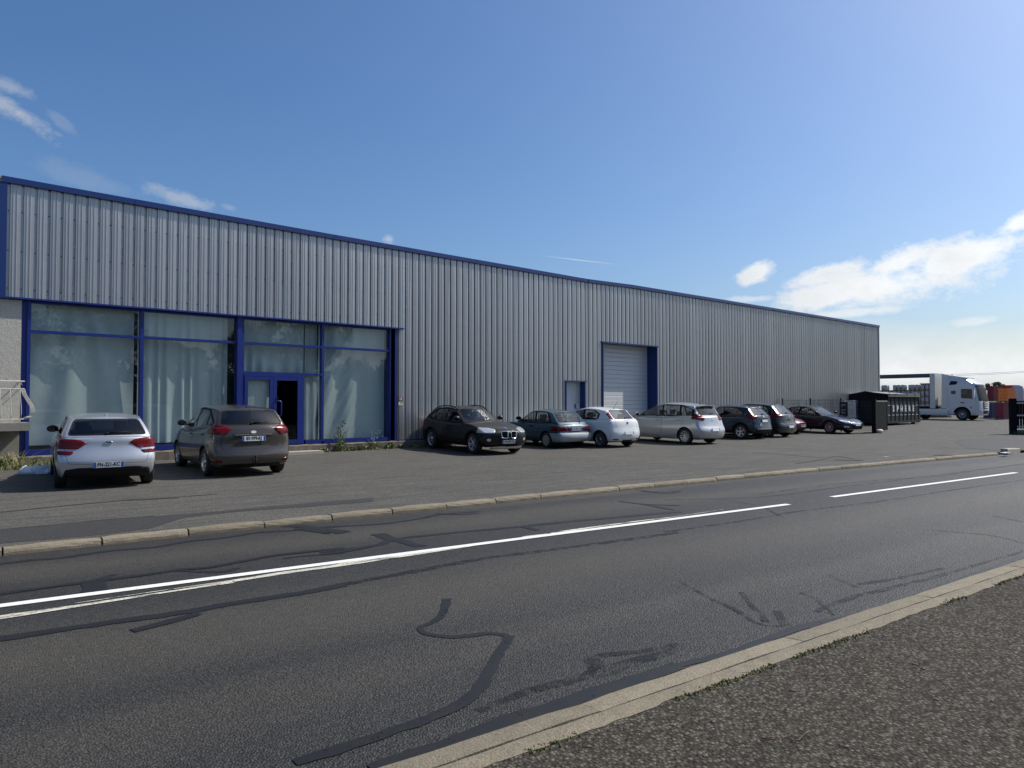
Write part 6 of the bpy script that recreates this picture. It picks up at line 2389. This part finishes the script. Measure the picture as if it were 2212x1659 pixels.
for k in range(6):
    y = .3 + k * (SW - .6) / 5
    bbox_obj('end_rib', -.055, 0.0, y - .05, y + .05, .3, SH - .17, M_skip, sk)
bm = bmesh.new()
yr = SW * .55
prism(bm, [(-.02, SH + .03), (yr, SH + .20), (SW + .02, SH + .03)], -.03, SL * .62, 'yz')
mesh_obj('cover', bm, M_skiplid, sk)
bm = bmesh.new()
prism(bm, [(-.06, SH - .02), (yr, SH + .23), (SW + .06, SH - .02), (SW + .06, SH - .4), (-.06, SH - .4)], -.10, -.061, 'yz')
mesh_obj('end_board', bm, M_gate, sk)
bbox_obj('cover_flap', SL * .62 + .01, SL, .02, SW - .02, SH + .03, SH + .08, M_skiplid, sk)
for x in (.25, 1.3, SL - .9):
    bm = bmesh.new()
    tube(bm, [(x, -.02, SH - .05), (x, -.05, SH + .1), (x + .05, .1, SH + .15)], .03)
    mesh_obj('latch', bm, M_skiplid, sk)
bm = bmesh.new()
for y in (.25, .75):
    box(bm, SL + .05, SL + .12, y - .03, y + .03, .1, 1.1)
mesh_obj('hook_frame', bm, M_skip, sk)
bbox_obj('end_box', SL + .122, SL + .45, .15, 1.1, .12, .95, M_skip, sk)
for x in (.4, SL - .4):
    for y in (.35, SW - .35):
        bm = bmesh.new()
        lathe(bm, [(0, -.1), (.1, -.1), (.1, .1), (0, .1)], 14, 'y')
        mesh_obj('roller', bm, M_skip, sk, loc=(x, y, .10))

# ---- articulated lorry: tractor and curtain-side trailer
TH = R(-51)
hd = Vector((math.cos(TH), math.sin(TH)))
lf = Vector((-hd.y, hd.x))
fw = lot(2079, 908)
fm = Vector((fw.x, fw.y)) + lf * 1.15
tz = lot_z(fm.x, fm.y)
tk = empty('lorry_tractor', (fm.x, fm.y, tz), TH, label='white lorry tractor unit with chrome grille bars and roof fairing', cat='lorry')


def cabwarp(a, b, c):
    z = 0.42 + (3.62 - 0.42) * c
    fx_ = interp([(0.42, 1.36), (0.7, 1.42), (1.5, 1.40), (1.75, 1.38), (2.75, 1.15), (3.0, 1.02), (3.62, .25)], z)
    rx_ = -1.05
    x = lerp(rx_, fx_, (a + 1) / 2)
    x -= 0.20 * b * b * abs(b) * max(0, a) ** 3
    w = 1.23 * interp([(0, .97), (.1, 1), (.65, 1), (.85, .96), (1, .86)], c)
    if c > .999:
        z -= .05 * b * b
    return Vector((x, b * w * (1 - .04 * max(0, a) ** 4), z))


bm = bmesh.new()
grid_box(bm, 26, 22, 30, cabwarp)
bmesh.ops.smooth_vert(bm, verts=bm.verts, factor=.5, use_axis_x=True, use_axis_y=True, use_axis_z=True)
bm.normal_update()
rw = .50
arch = [(.66 * math.cos(math.pi * k / 16), .5 + .66 * math.sin(math.pi * k / 16)) for k in range(17)] + [(-.66, -.3), (.66, -.3)]
for s in (1, -1):
    bmesh.ops.delete(bm, geom=cut(bm, arch, 'side', lambda f: f.calc_center_median().y * s > .5), context='FACES')


def tfeat(name, poly, proj, sel, mat, push=0.0, rr=.03, thick=0.0, parent=tk):
    fs = cut(bm, rounded(poly, rr), proj, sel)
    nb = detach(bm, fs, push)
    if thick:
        thicken(nb, thick)
    return mesh_obj(name, nb, mat, parent, smooth=True)


tF = lambda f: f.normal.x > .3
tS = {1: (lambda f: f.normal.y > .4), -1: (lambda f: f.normal.y < -.4)}
tfeat('windscreen_surround', [(-1.14, 1.62), (1.14, 1.62), (1.08, 2.92), (-1.08, 2.92)], 'end', tF, M_black, 0.0, .08)
tfeat('sun_visor', [(-1.06, 2.94), (1.06, 2.94), (1.02, 3.10), (-1.02, 3.10)], 'end', tF, M_truck, .10, .04, .1)
tfeat('grille_mesh', [(-.62, .90), (.62, .90), (.58, 1.66), (-.58, 1.66)], 'end', tF, M_gap, 0.0, .05)
for i in range(5):
    z = .93 + i * .145
    w = .60 - .03 * abs(i - 3)
    b2 = bmesh.new()
    rows = []
    for k in range(9):
        y = lerp(-w, w, k / 8)
        xx = 1.43 - .20 * (abs(y) / 1.23) ** 3 + .03
        zz = z - .05 * (1 - abs(y) / w)
        rows.append([b2.verts.new((xx - .05, y, zz)), b2.verts.new((xx + .01, y, zz + .015)), b2.verts.new((xx + .005, y, zz + .065)), b2.verts.new((xx - .05, y, zz + .08))])
    for q, r_ in zip(rows, rows[1:]):
        for j in range(3):
            b2.faces.new([q[j], q[j + 1], r_[j + 1], r_[j]])
    bmesh.ops.recalc_face_normals(b2, faces=b2.faces)
    mesh_obj('grille_bar', b2, M_alloy, tk)
tfeat('bumper_grille', [(-.6, .55), (.6, .55), (.66, .80), (-.66, .80)], 'end', tF, M_gap, 0, .04)
for s in (1, -1):
    tfeat('headlight', [(s * .78, .62), (s * 1.12, .66), (s * 1.12, .86), (s * .80, .80)], 'end', tF, M_clear, .01, .03)
    tfeat('side_window', [(-.05, 1.86), (.86, 1.80), (.92, 1.98), (.80, 2.62), (-.05, 2.66)], 'side', tS[s], M_tint, -.004, .08)
    tfeat('bunk_window', [(-.80, 2.22), (-.45, 2.22), (-.45, 2.50), (-.80, 2.50)], 'side', tS[s], M_tint, -.003, .03)
    tfeat('cab_door', [(-.15, 1.18), (1.02, 1.18), (1.02, 1.74), (-.15, 1.74)], 'side', tS[s], M_truck, .004, .04)
    tfeat('fairing_window', [(-.98, 2.98), (-.42, 3.02), (-.30, 3.28), (-.85, 3.34)], 'side', tS[s], M_black, .01, .06)
    tfeat('fuel_notice', [(.62, 1.0), (.74, 1.0), (.74, 1.16), (.62, 1.16)], 'side', tS[s], M_amber, .006, .01)
    b2 = bmesh.new()
    box(b2, -.13, .13, -.015, .035, -.035, .035)
    bevel(b2, .02, 2)
    mesh_obj('door_handle', b2, M_black, tk, loc=(.05, s * 1.235, 1.48), rz=0 if s > 0 else math.pi)
    b2 = bmesh.new()
    box(b2, -.07, .07, -.11, .11, -.40, .30)
    bevel(b2, .04, 2)
    mo = mesh_obj('mirror', b2, M_truck, tk, loc=(.95, s * 1.42, 2.25), smooth=True, sharp=40)
    b2 = bmesh.new()
    tube(b2, [(0, 0, .25), (.05, -s * .2, .35)], .03)
    tube(b2, [(0, 0, -.35), (.05, -s * .2, -.4)], .03)
    mesh_obj('mirror_arm', b2, M_black, mo)
    b2 = bmesh.new()
    pts = [(-1.06, .96), (-3.9, .96), (-3.9, .46), (-1.06, .40)]
    prism(b2, pts, 1.13 * s, 1.20 * s, 'xz')
    bevel(b2, .03, 2)
    mesh_obj('side_skirt', b2, M_truck, tk, smooth=True, sharp=40)
    bbox_obj('wheel_arch', -.64, .64, min(s * .5, s * .52), max(s * .5, s * .52), .3, 1.1, M_gap, tk)
    for xw in (0.0, -3.7):
        add_wheel(tk, xw, s * 1.04, rw, 'truck', s, .30)
    b2 = bmesh.new()
    prism(b2, [(-1.06, 1.0), (-1.06, 3.62), (-.9, 3.70), (-1.55, 3.98), (-1.62, 1.0)], s * 1.06, s * 1.10, 'xz')
    mesh_obj('side_deflector', b2, M_truck, tk)
mesh_obj('cab', bm, M_truck, tk, smooth=True)
b2 = bmesh.new()
prism(b2, [(.35, 3.58), (-.2, 3.68), (-1.05, 3.84), (-1.5, 3.92), (-1.06, 3.50)], -1.04, 1.04, 'xz')
mesh_obj('roof_fairing', b2, M_truck, tk)
bbox_obj('chassis', -5.2, 1.0, -.45, .45, .62, .95, M_black, tk)
b2 = bmesh.new()
box(b2, .9, .96, -.9, .9, 1.66, 2.88)
mesh_obj('cab_interior', b2, M_dark, tk)
ngon_b = bmesh.new()
tube(ngon_b, [(1.43, 0, 1.16), (1.43, .16, 1.10)], .02)
for a in (90, 210, 330):
    tube(ngon_b, [(1.44, 0, 1.25), (1.44, .17 * math.cos(R(a)), 1.25 + .17 * math.sin(R(a)))], .02, 5)
tube(ngon_b, [(1.44, .18 * math.cos(k * .3142), 1.25 + .18 * math.sin(k * .3142)) for k in range(21)], .018, 5)
mesh_obj('emblem', ngon_b, M_chrome, tk)

tr = empty('curtain_trailer', (fm.x, fm.y, tz), TH, label='white curtain-side trailer with its side open behind the tractor', cat='trailer')
TX0, TX1 = -2.05, -15.6
M_trail = plain('trailer_white', (0.60, 0.60, 0.58), .45)
M_beam = plain('trailer_beam', (0.035, 0.045, 0.09), .4)
bbox_obj('deck', TX1, TX0, -1.25, 1.25, 1.10, 1.24, plain('deck_grey', (0.12, .10, .09), .7), tr)
bbox_obj('headboard', TX0 - .10, TX0, -1.24, 1.24, 1.245, 3.98, M_trail, tr)
for s in (1, -1):
    bbox_obj('corner_post', TX0 - .40, TX0 + .02, min(s * 1.245, s * 1.28), max(s * 1.245, s * 1.28), 1.0, 3.98, M_trail, tr)
    bbox_obj('roof_beam', TX1, TX0 - .42, min(s * 1.22, s * 1.28), max(s * 1.22, s * 1.28), 3.74, 4.0, M_beam, tr)
    for k in range(3):
        add_wheel(tr, -10.4 - 1.31 * k, s * 1.04, .5, 'truck', s, .34)
bbox_obj('roof', TX1, TX0, -1.23, 1.23, 3.985, 4.02, M_trail, tr)
bbox_obj('rear_frame', TX1 - .08, TX1, -1.25, 1.25, 1.1, 4.0, M_trail, tr)
bm = bmesh.new()
for y in (-.5, .5):
    box(bm, TX1, TX0 - .3, y - .08, y + .08, .80, 1.10)
mesh_obj('chassis', bm, M_black, tr)
for s in (1, -1):
    bbox_obj('landing_leg', -5.7, -5.5, s * .8 - .06, s * .8 + .06, .05, 1.1, M_black, tr)
bm = bmesh.new()
for k in range(14):
    box(bm, TX1 + .05 + k * .09, TX1 + .10 + k * .09, -1.27 - .04 * (k % 2), -1.22, 1.2, 3.74)
mesh_obj('folded_curtain', bm, M_beam, tr)

# ---- beer kegs on pallets behind the trailer
bm = bmesh.new()
lathe(bm, [(.0, .02), (.17, .02), (.185, 0), (.19, .03), (.18, .07), (.198, .10), (.200, .20), (.206, .215), (.200, .23), (.200, .30), (.206, .315), (.200, .33), (.198, .43), (.18, .46), (.19, .50), (.185, .53), (.16, .53), (.15, .46), (0, .47)], 14)
keg_me = bpy.data.meshes.new('keg')
bm.to_mesh(keg_me)
bm.free()
keg_me.materials.append(M_steel)
bm = bmesh.new()
for y in (-.36, 0, .36):
    box(bm, -.62, .62, y - .05, y + .05, 0, .09)
for i in range(8):
    box(bm, -.62 + i * .163, -.62 + i * .163 + .11, -.42, .42, .091, .115)
pal_me = bpy.data.meshes.new('pallet')
bm.to_mesh(pal_me)
bm.free()
pal_me.materials.append(M_wood)
random.seed(40)
base = Vector((42.6, 70.2))
lev_n = [6, 6, 5, 5, 5, 5, 5]
ORD = ['first', 'second', 'third', 'fourth', 'fifth', 'sixth', 'seventh']
for i in range(7):
    c = base - hd * (i * 1.34)
    gz = lot_z(c.x, c.y)
    for l in range(lev_n[i]):
        z0 = gz + l * .655
        data_obj('pallet', pal_me, None, (c.x, c.y, z0), rz=TH, label='wooden pallet under the %s level of the %s keg stack from the lorry' % (ORD[l], ORD[i]), cat='pallet', group='pallets of the keg stacks')
        for ia, a in enumerate((-.41, 0, .41)):
            for ib, b in enumerate((-.21, .21)):
                if l == lev_n[i] - 1 and random.random() < .12:
                    continue
                p = c + hd * (a + random.uniform(-.01, .01)) + lf * (b + random.uniform(-.01, .01))
                data_obj('keg', keg_me, None, (p.x, p.y, z0 + .118), rz=random.random() * 6,
                         label='steel keg, %s row %s, %s level of the %s keg stack from the lorry' % (('near', 'far')[ib], ('left', 'middle', 'right')[ia], ORD[l], ORD[i]), cat='keg', group='stacked steel kegs behind the trailer')

# ---- stacked plastic crates to the right of the lorry
def crate_mesh(mat):
    bm = bmesh.new()
    box(bm, -.19, .19, -.19, .19, 0, .20)
    box(bm, -.198, .198, -.198, .198, .201, .275)
    for s in (1, -1):
        box(bm, -.07, .07, s * .196 - .01, s * .196 + .01, .225, .25, 1)
        box(bm, s * .196 - .01, s * .196 + .01, -.07, .07, .225, .25, 1)
        for k in range(4):
            x = -.165 + k * .11
            box(bm, x - .012, x + .012, min(s * .1905, s * .197), max(s * .1905, s * .197), .0, .2)
            box(bm, min(s * .1905, s * .197), max(s * .1905, s * .197), x - .012, x + .012, .0, .2)
    me = bpy.data.meshes.new('crate')
    bm.to_mesh(me)
    bm.free()
    me.materials.append(mat)
    me.materials.append(M_gap)
    return me


CR = {k: crate_mesh(plain('crate_' + k, c, .45, vary=.2)) for k, c in (('maroon', (.20, .014, .025)), ('orange', (.72, .18, .02)), ('red', (.55, .02, .025)), ('blue', (.02, .045, .14)), ('plum', (.20, .025, .05)))}


def crate_stack(px_, depth, col, lv, z0, rot, n, desc):
    p = Vector(((px_ - 1106) / FPX * depth, depth))
    g0 = lot_z(p.x, p.y) + z0
    c, s = math.cos(rot), math.sin(rot)
    o = data_obj('pallet', pal_me, None, (p.x, p.y, g0), rz=rot, label='wooden pallet carrying ' + desc + ' of crates', cat='pallet', group='pallets of the crate stacks')
    for l in range(lv):
        for i in range(3):
            for j in range(2):
                x, y = (i - 1) * .402, (j - .5) * .402
                data_obj('crate', CR[col], None, (p.x + c * x - s * y, p.y + s * x + c * y, g0 + .118 + l * .278), rz=rot + random.choice((0, math.pi / 2)),
                         label='%s crate, %s row %s, %s layer of %s' % (col, ('near', 'far')[j], ('left', 'middle', 'right')[i], ('bottom', 'second', 'third', 'fourth', 'top')[l], desc), cat='crate', group=desc)


cr0 = R(20)
crate_stack(2142, 66, 'blue', 5, 0, cr0, 1, 'the dark blue ground stack')
crate_stack(2168, 64, 'plum', 5, 0, cr0, 1, 'the plum stack under the orange')
crate_stack(2202, 66, 'maroon', 5, 0, cr0, 1, 'the maroon stack behind the fence')
crate_stack(2147, 69, 'maroon', 5, 1.56, cr0, 1, 'the raised maroon stack')
crate_stack(2175, 63, 'orange', 4, 1.56, R(26), 1, 'the raised orange stack')
crate_stack(2186, 72, 'red', 5, 1.72, cr0, 1, 'the raised red stack')
crate_stack(2147, 69.8, 'plum', 5, 0, cr0, 1, 'the plum stack behind the blue')
crate_stack(2186, 72.6, 'plum', 5, 0.1, cr0, 1, 'the plum stack under the red')
wp = Vector(((2207 - 1106) / FPX * 70, 70))
bm = bmesh.new()
box(bm, -.62, .62, -.45, .45, 0, 3.1)
bevel(bm, .06, 2)
bmesh.ops.subdivide_edges(bm, edges=bm.edges, cuts=6, use_grid_fill=True)
for v in bm.verts:
    v.co += Vector((noise.noise(v.co * 3), noise.noise(v.co * 3 + Vector((9, 0, 0))), noise.noise(v.co * 3 + Vector((0, 9, 0))))) * .05
mesh_obj('wrapped_stack', bm, plain('white_wrap', (.5, .5, .54), .3, vary=.3, coat=.5), smooth=True, loc=(wp.x, wp.y, lot_z(wp.x, wp.y)), rz=cr0, label='tall stack wrapped in white film at the far right', cat='pallet')

# ---- overhead cables and their far poles
for k, (y0, y1) in enumerate(((806, 795), (809, 797.5))):
    a = Vector((0, 0, EYE)) + ray(1880, 806 + k * 3 + 4) * 130
    b = Vector((0, 0, EYE)) + ray(2420, 786 + k * 2.6) * 120
    bm = bmesh.new()
    tube(bm, [a.lerp(b, i / 12) - Vector((0, 0, .6 * math.sin(math.pi * i / 12))) for i in range(13)], .022, 4)
    mesh_obj('power_cable', bm, M_black, label=('upper' if k == 0 else 'lower') + ' thin overhead cable crossing the sky above the lorry', cat='cable')
    if k == 0:
        for q in (a, b):
            bm = bmesh.new()
            tube(bm, [(q.x, q.y, 0), (q.x, q.y, q.z + .4)], .12, 8)
            mesh_obj('pole', bm, M_bark, label='wooden pole carrying the overhead cables ' + ('behind the warehouse' if q is a else 'beyond the right edge'), cat='pole')


# ------------------------------------------------------------------ trees, hedge, weeds
def leaf_cloud(name, blobs, n, size, mat, parent=None, seed=0, hole=-0.28, **kw):
    rnd = random.Random(seed)
    vs, fs = [], []
    tot = sum(b[3] ** 2 for b in blobs)
    for (x, y, z, r, sq) in blobs:
        for i in range(int(n * r * r / tot)):
            d = Vector((rnd.gauss(0, 1), rnd.gauss(0, 1), rnd.gauss(0, 1))).normalized()
            rr = r * (0.45 + 0.6 * rnd.random() ** 0.6)
            rr *= 1 + 0.35 * noise.noise(d * 2.2 + Vector((x, y, z)))
            p = Vector((x, y, z)) + Vector((d.x, d.y, d.z * sq)) * rr
            if noise.noise(p * (1.1 / max(r, .3))) < hole:
                continue
            s = size * rnd.uniform(.6, 1.4)
            a = Vector((rnd.gauss(0, 1), rnd.gauss(0, 1), rnd.gauss(0, 1))).normalized()
            b = a.cross(Vector((rnd.gauss(0, 1), rnd.gauss(0, 1), rnd.gauss(0, 1)))).normalized()
            k = len(vs)
            vs += [p - a * s, p + b * s * .5, p + a * s, p - b * s * .5]
            fs.append((k, k + 1, k + 2, k + 3))
    me = bpy.data.meshes.new(name)
    me.from_pydata(vs, [], fs)
    me.materials.append(mat)
    return data_obj(name, me, parent, **kw)


def tree(loc, h, rad, label, seed, n=5000, leaf=.16, group=None):
    rnd = random.Random(seed)
    t = empty('tree', loc, 0, label=label, cat='tree', group=group)
    bm = bmesh.new()
    tube(bm, [(0, 0, -.2), (.1 * rad, 0, h * .25), (0, .05 * rad, h * .6), (.05, 0, h * .9)], [h * .03, h * .022, h * .012, .02], 8)
    for k in range(6):
        a = rnd.random() * 6.28
        z = h * rnd.uniform(.25, .55)
        tube(bm, [(0, 0, z), (math.cos(a) * rad * .4, math.sin(a) * rad * .4, z + h * .12), (math.cos(a) * rad * .8, math.sin(a) * rad * .8, z + h * rnd.uniform(.15, .35))], [h * .012, h * .008, .02], 6)
    mesh_obj('trunk', bm, M_bark, t)
    blobs = [(0, 0, h * .66, rad * .7, .9)]
    for k in range(10):
        a = rnd.random() * 6.28
        q = rnd.uniform(.35, .85) * rad
        blobs.append((math.cos(a) * q, math.sin(a) * q, h * rnd.uniform(.42, .88), rad * rnd.uniform(.25, .45), .85))
    leaf_cloud('crown', blobs, n, leaf, M_leaf, t, seed)
    return t


tp = at(2158, 905, 0.2)
td = 150
tree((td * (2152 - 1106) / FPX, td, -.3), 6.6, 1.9, 'small green tree showing above the crates at the far right', 3, 2600, .22)
ORD8 = ['first', 'second', 'third', 'fourth', 'fifth', 'sixth', 'seventh', 'last']
# row of trees on the near side, seen as reflections in the shop windows
random.seed(77)
for k, (s_, q_, h_, r_) in enumerate(((6, -15, 9.6, 3.4), (11, -14, 10.0, 3.6), (17, -16, 7.0, 2.6), (22.5, -15, 9.0, 3.0), (27, -14, 10.5, 3.4), (33, -17, 6.0, 3.0), (38, -16, 7.0, 3.2), (44, -17, 6.5, 3.4))):
    p = U * (s_) + N * (q_)
    if abs(math.atan2(p.x, p.y)) < R(40) and p.y > 0:
        continue
    tree((p.x, p.y, -.1), h_, r_, 'leafy roadside tree across the road, %s in its row, reflected in shop windows' % ORD8[k], 50 + k, 6500, .17, 'roadside trees behind the viewer')


# hedge added out of view behind the viewer, to darken reflections
hq = -18.5
h0 = U * 0 + N * hq
hedge = empty('added_hedge', (h0.x, h0.y, -.2), WA, label='added unseen hedge behind the viewer, there to darken reflections', cat='hedge')
rnd = random.Random(99)
leaf_cloud('foliage', [(-70 + i * 2.0, rnd.uniform(-.5, .5), rnd.uniform(1.6, 2.6), rnd.uniform(2.2, 3.2), 1.0) for i in range(75)] + [(-70 + i * 2.0, 0, 1.6, 1.5, 1.2) for i in range(75)], 80000, .30, M_leaf, hedge, 5, hole=-2)
bm = bmesh.new()
for i in range(75):
    tube(bm, [(-70 + i * 2.0, 0, -.2), (-70 + i * 2.0 + rnd.uniform(-.3, .3), 0, 2.4)], .06, 5)
mesh_obj('stem', bm, M_bark, hedge, kind='stuff')


def stalks(bm, n, spread, h, rnd, lean=.3, w=.006):
    for i in range(n):
        a = rnd.random() * 6.28
        r = spread * rnd.random() ** .5
        b = Vector((math.cos(a) * r, math.sin(a) * r * .5, 0))
        d = Vector((rnd.gauss(0, lean), rnd.gauss(0, lean), 1))
        hh = h * rnd.uniform(.5, 1.1)
        s = Vector((-d.y, d.x, 0)).normalized() if abs(d.x) + abs(d.y) > 1e-4 else Vector((1, 0, 0))
        p1 = b + d * hh * .55
        p2 = b + d * hh * .9 + Vector((d.x, d.y, -.25)) * hh * .4
        vs = [bm.verts.new(q) for q in (b - s * w, b + s * w, p1 + s * w * .8, p1 - s * w * .8, p2)]
        bm.faces.new(vs[:4])
        bm.faces.new([vs[3], vs[2], vs[4]])


def weed(t, off, label, h, n, seed, mat=None, cat='plant', leafy=None, group=None):
    rnd = random.Random(seed)
    p = wallp(t, off)
    e = empty('weed', (p.x, p.y, p.z - .01), WA, label=label, cat=cat, group=group)
    bm = bmesh.new()
    stalks(bm, n, .16, h, rnd)
    mesh_obj('stem', bm, mat or M_weed, e)
    if leafy:
        leaf_cloud('foliage', leafy, 260, .035, M_weed, e, seed)
    return e


def tpx(x, off=-0.2):
    return wt(x, off)


weed(tpx(737), -.2, 'tall wispy green weed before the rightmost shop window', 1.2, 46, 1, leafy=[(0, 0, .35, .14, 2.0), (0, 0, .75, .13, 1.8), (.05, 0, .15, .24, .6), (-.06, 0, .55, .1, 1.5), (.08, 0, .9, .08, 1.5)])
weed(tpx(812), -.17, 'thin flowering weed with pale seed heads near the end of shop front', .62, 22, 2, leafy=[(0, 0, .15, .22, .6), (.05, 0, .12, .2, .6)])
weed(tpx(846), -.15, 'small dry weed at the blue corner post of the shop front', .48, 12, 3, mat=M_dry, leafy=[(0, 0, .12, .14, .8)])
for k, x in enumerate((700, 757, 775, 795, 830, 868, 893)):
    e_ = empty('weed_clump', wallp(tpx(x), -.18), WA, label='low green weed clump at the plinth foot, %s from the left' % ORD8[k], cat='plant', group='weed clumps along the plinth')
    leaf_cloud('foliage', [(0, 0, .06, .13, .7), (.14, 0, .05, .11, .7), (-.12, .0, .04, .10, .6)], 230, .03, M_weed if k % 3 else M_dry, e_, 60 + k)
# seed heads of the thin weed
sh = bpy.data.objects['weed.001']
bm = bmesh.new()
rnd = random.Random(5)
for i in range(16):
    bmesh.ops.create_icosphere(bm, subdivisions=1, radius=.014, matrix=Matrix.Translation((rnd.gauss(0, .14), rnd.gauss(0, .05), rnd.uniform(.35, .68))))
mesh_obj('seed_head', bm, M_plate, sh, kind='stuff')
# rank grass at the foot of the house
bm = bmesh.new()
rnd = random.Random(9)
p0 = wallp(wt(46, 0.06) - 3.2, -.5)
for i in range(2600):
    x = rnd.uniform(0, 4.1)
    y = rnd.uniform(-.38, .36)
    b = Vector((x, y, 0))
    hh = rnd.uniform(.06, .20) * (1 + .8 * noise.noise(Vector((x * 2, y * 2, 3)))) * (1.3 if rnd.random() < .05 else 1)
    d = Vector((rnd.gauss(0, .45), rnd.gauss(0, .45), 1))
    s = Vector((rnd.gauss(0, 1), rnd.gauss(0, 1), 0)).normalized() * rnd.uniform(.004, .010)
    vs = [bm.verts.new(q) for q in (b - s, b + s, b + d * hh)]
    f = bm.faces.new(vs)
    f.material_index = 1 if rnd.random() < .35 else 0
mesh_obj('grass', bm, [M_weed, M_dry], loc=p0, rz=WA, kind='stuff')
p1 = wallp(wt(46, 0.06) - .2, -.42)
e_ = empty('grass_tuft', p1, WA, label='tall yellow green grass tuft below the balcony', cat='plant')
bm = bmesh.new()
stalks(bm, 90, .30, .55, random.Random(12), .35, .006)
mesh_obj('blade', bm, M_dry, e_, kind='stuff')
leaf_cloud('foliage', [(0, 0, .12, .3, .6), (-.5, 0, .1, .25, .6), (.45, 0, .08, .22, .6)], 700, .035, M_weed, e_, 13)
rg = empty('grass_tuft', rp + Vector((.55, -.25, 0)), 0, label='green grass tuft at the foot of right-hand fence', cat='plant')
bm = bmesh.new()
stalks(bm, 260, .8, .26, random.Random(15), .35, .008)
mesh_obj('blade', bm, M_weed, rg, kind='stuff')
# crumpled plastic bag by the silver hatchback's front wheel
bm = bmesh.new()
bmesh.ops.create_icosphere(bm, subdivisions=4, radius=1, matrix=Matrix.Diagonal((.42, .24, .17, 1)))
for v in bm.verts:
    q = v.co.copy()
    v.co += Vector((noise.noise(q * 5), noise.noise(q * 5 + Vector((3, 0, 0))), noise.noise(q * 5 + Vector((0, 3, 0))))) * .10 + Vector((0, 0, noise.noise(q * 14) * .03))
    v.co.z = max(v.co.z * (1.0 if v.co.z > 0 else 0.05), 0.0)
bp = lot(97, 1022)
mesh_obj('plastic_bag', bm, M_bag, smooth=True, sharp=25, loc=(bp.x - .12, bp.y - .05, bp.z), rz=.4, label='crumpled white plastic bag on the ground by the silver hatchback', cat='bag')
# small white plate at the end of the far kerb and a few scraps
wk = at(2171, 979, .03)
bm = bmesh.new()
box(bm, -.24, .24, -.07, .07, 0, .03)
bevel(bm, .02, 1)
mesh_obj('kerb_marker', bm, M_white, loc=(wk.x, wk.y, .03), rz=RA, label='white painted block at the right end of the far kerb', cat='kerb marker')
for k, (x, y, lab) in enumerate(((2042, 984, 'small worn drain cover near the end of the far kerb'),)):
    p = lot(x, y)
    bm = bmesh.new()
    box(bm, -.32, .32, -.22, .22, -.02, .008)
    for i in range(5):
        box(bm, -.26, .26, -.17 + i * .08, -.14 + i * .08, .0081, .012)
    mesh_obj('drain_cover', bm, M_patch, loc=p, rz=RA, label=lab, cat='drain cover')
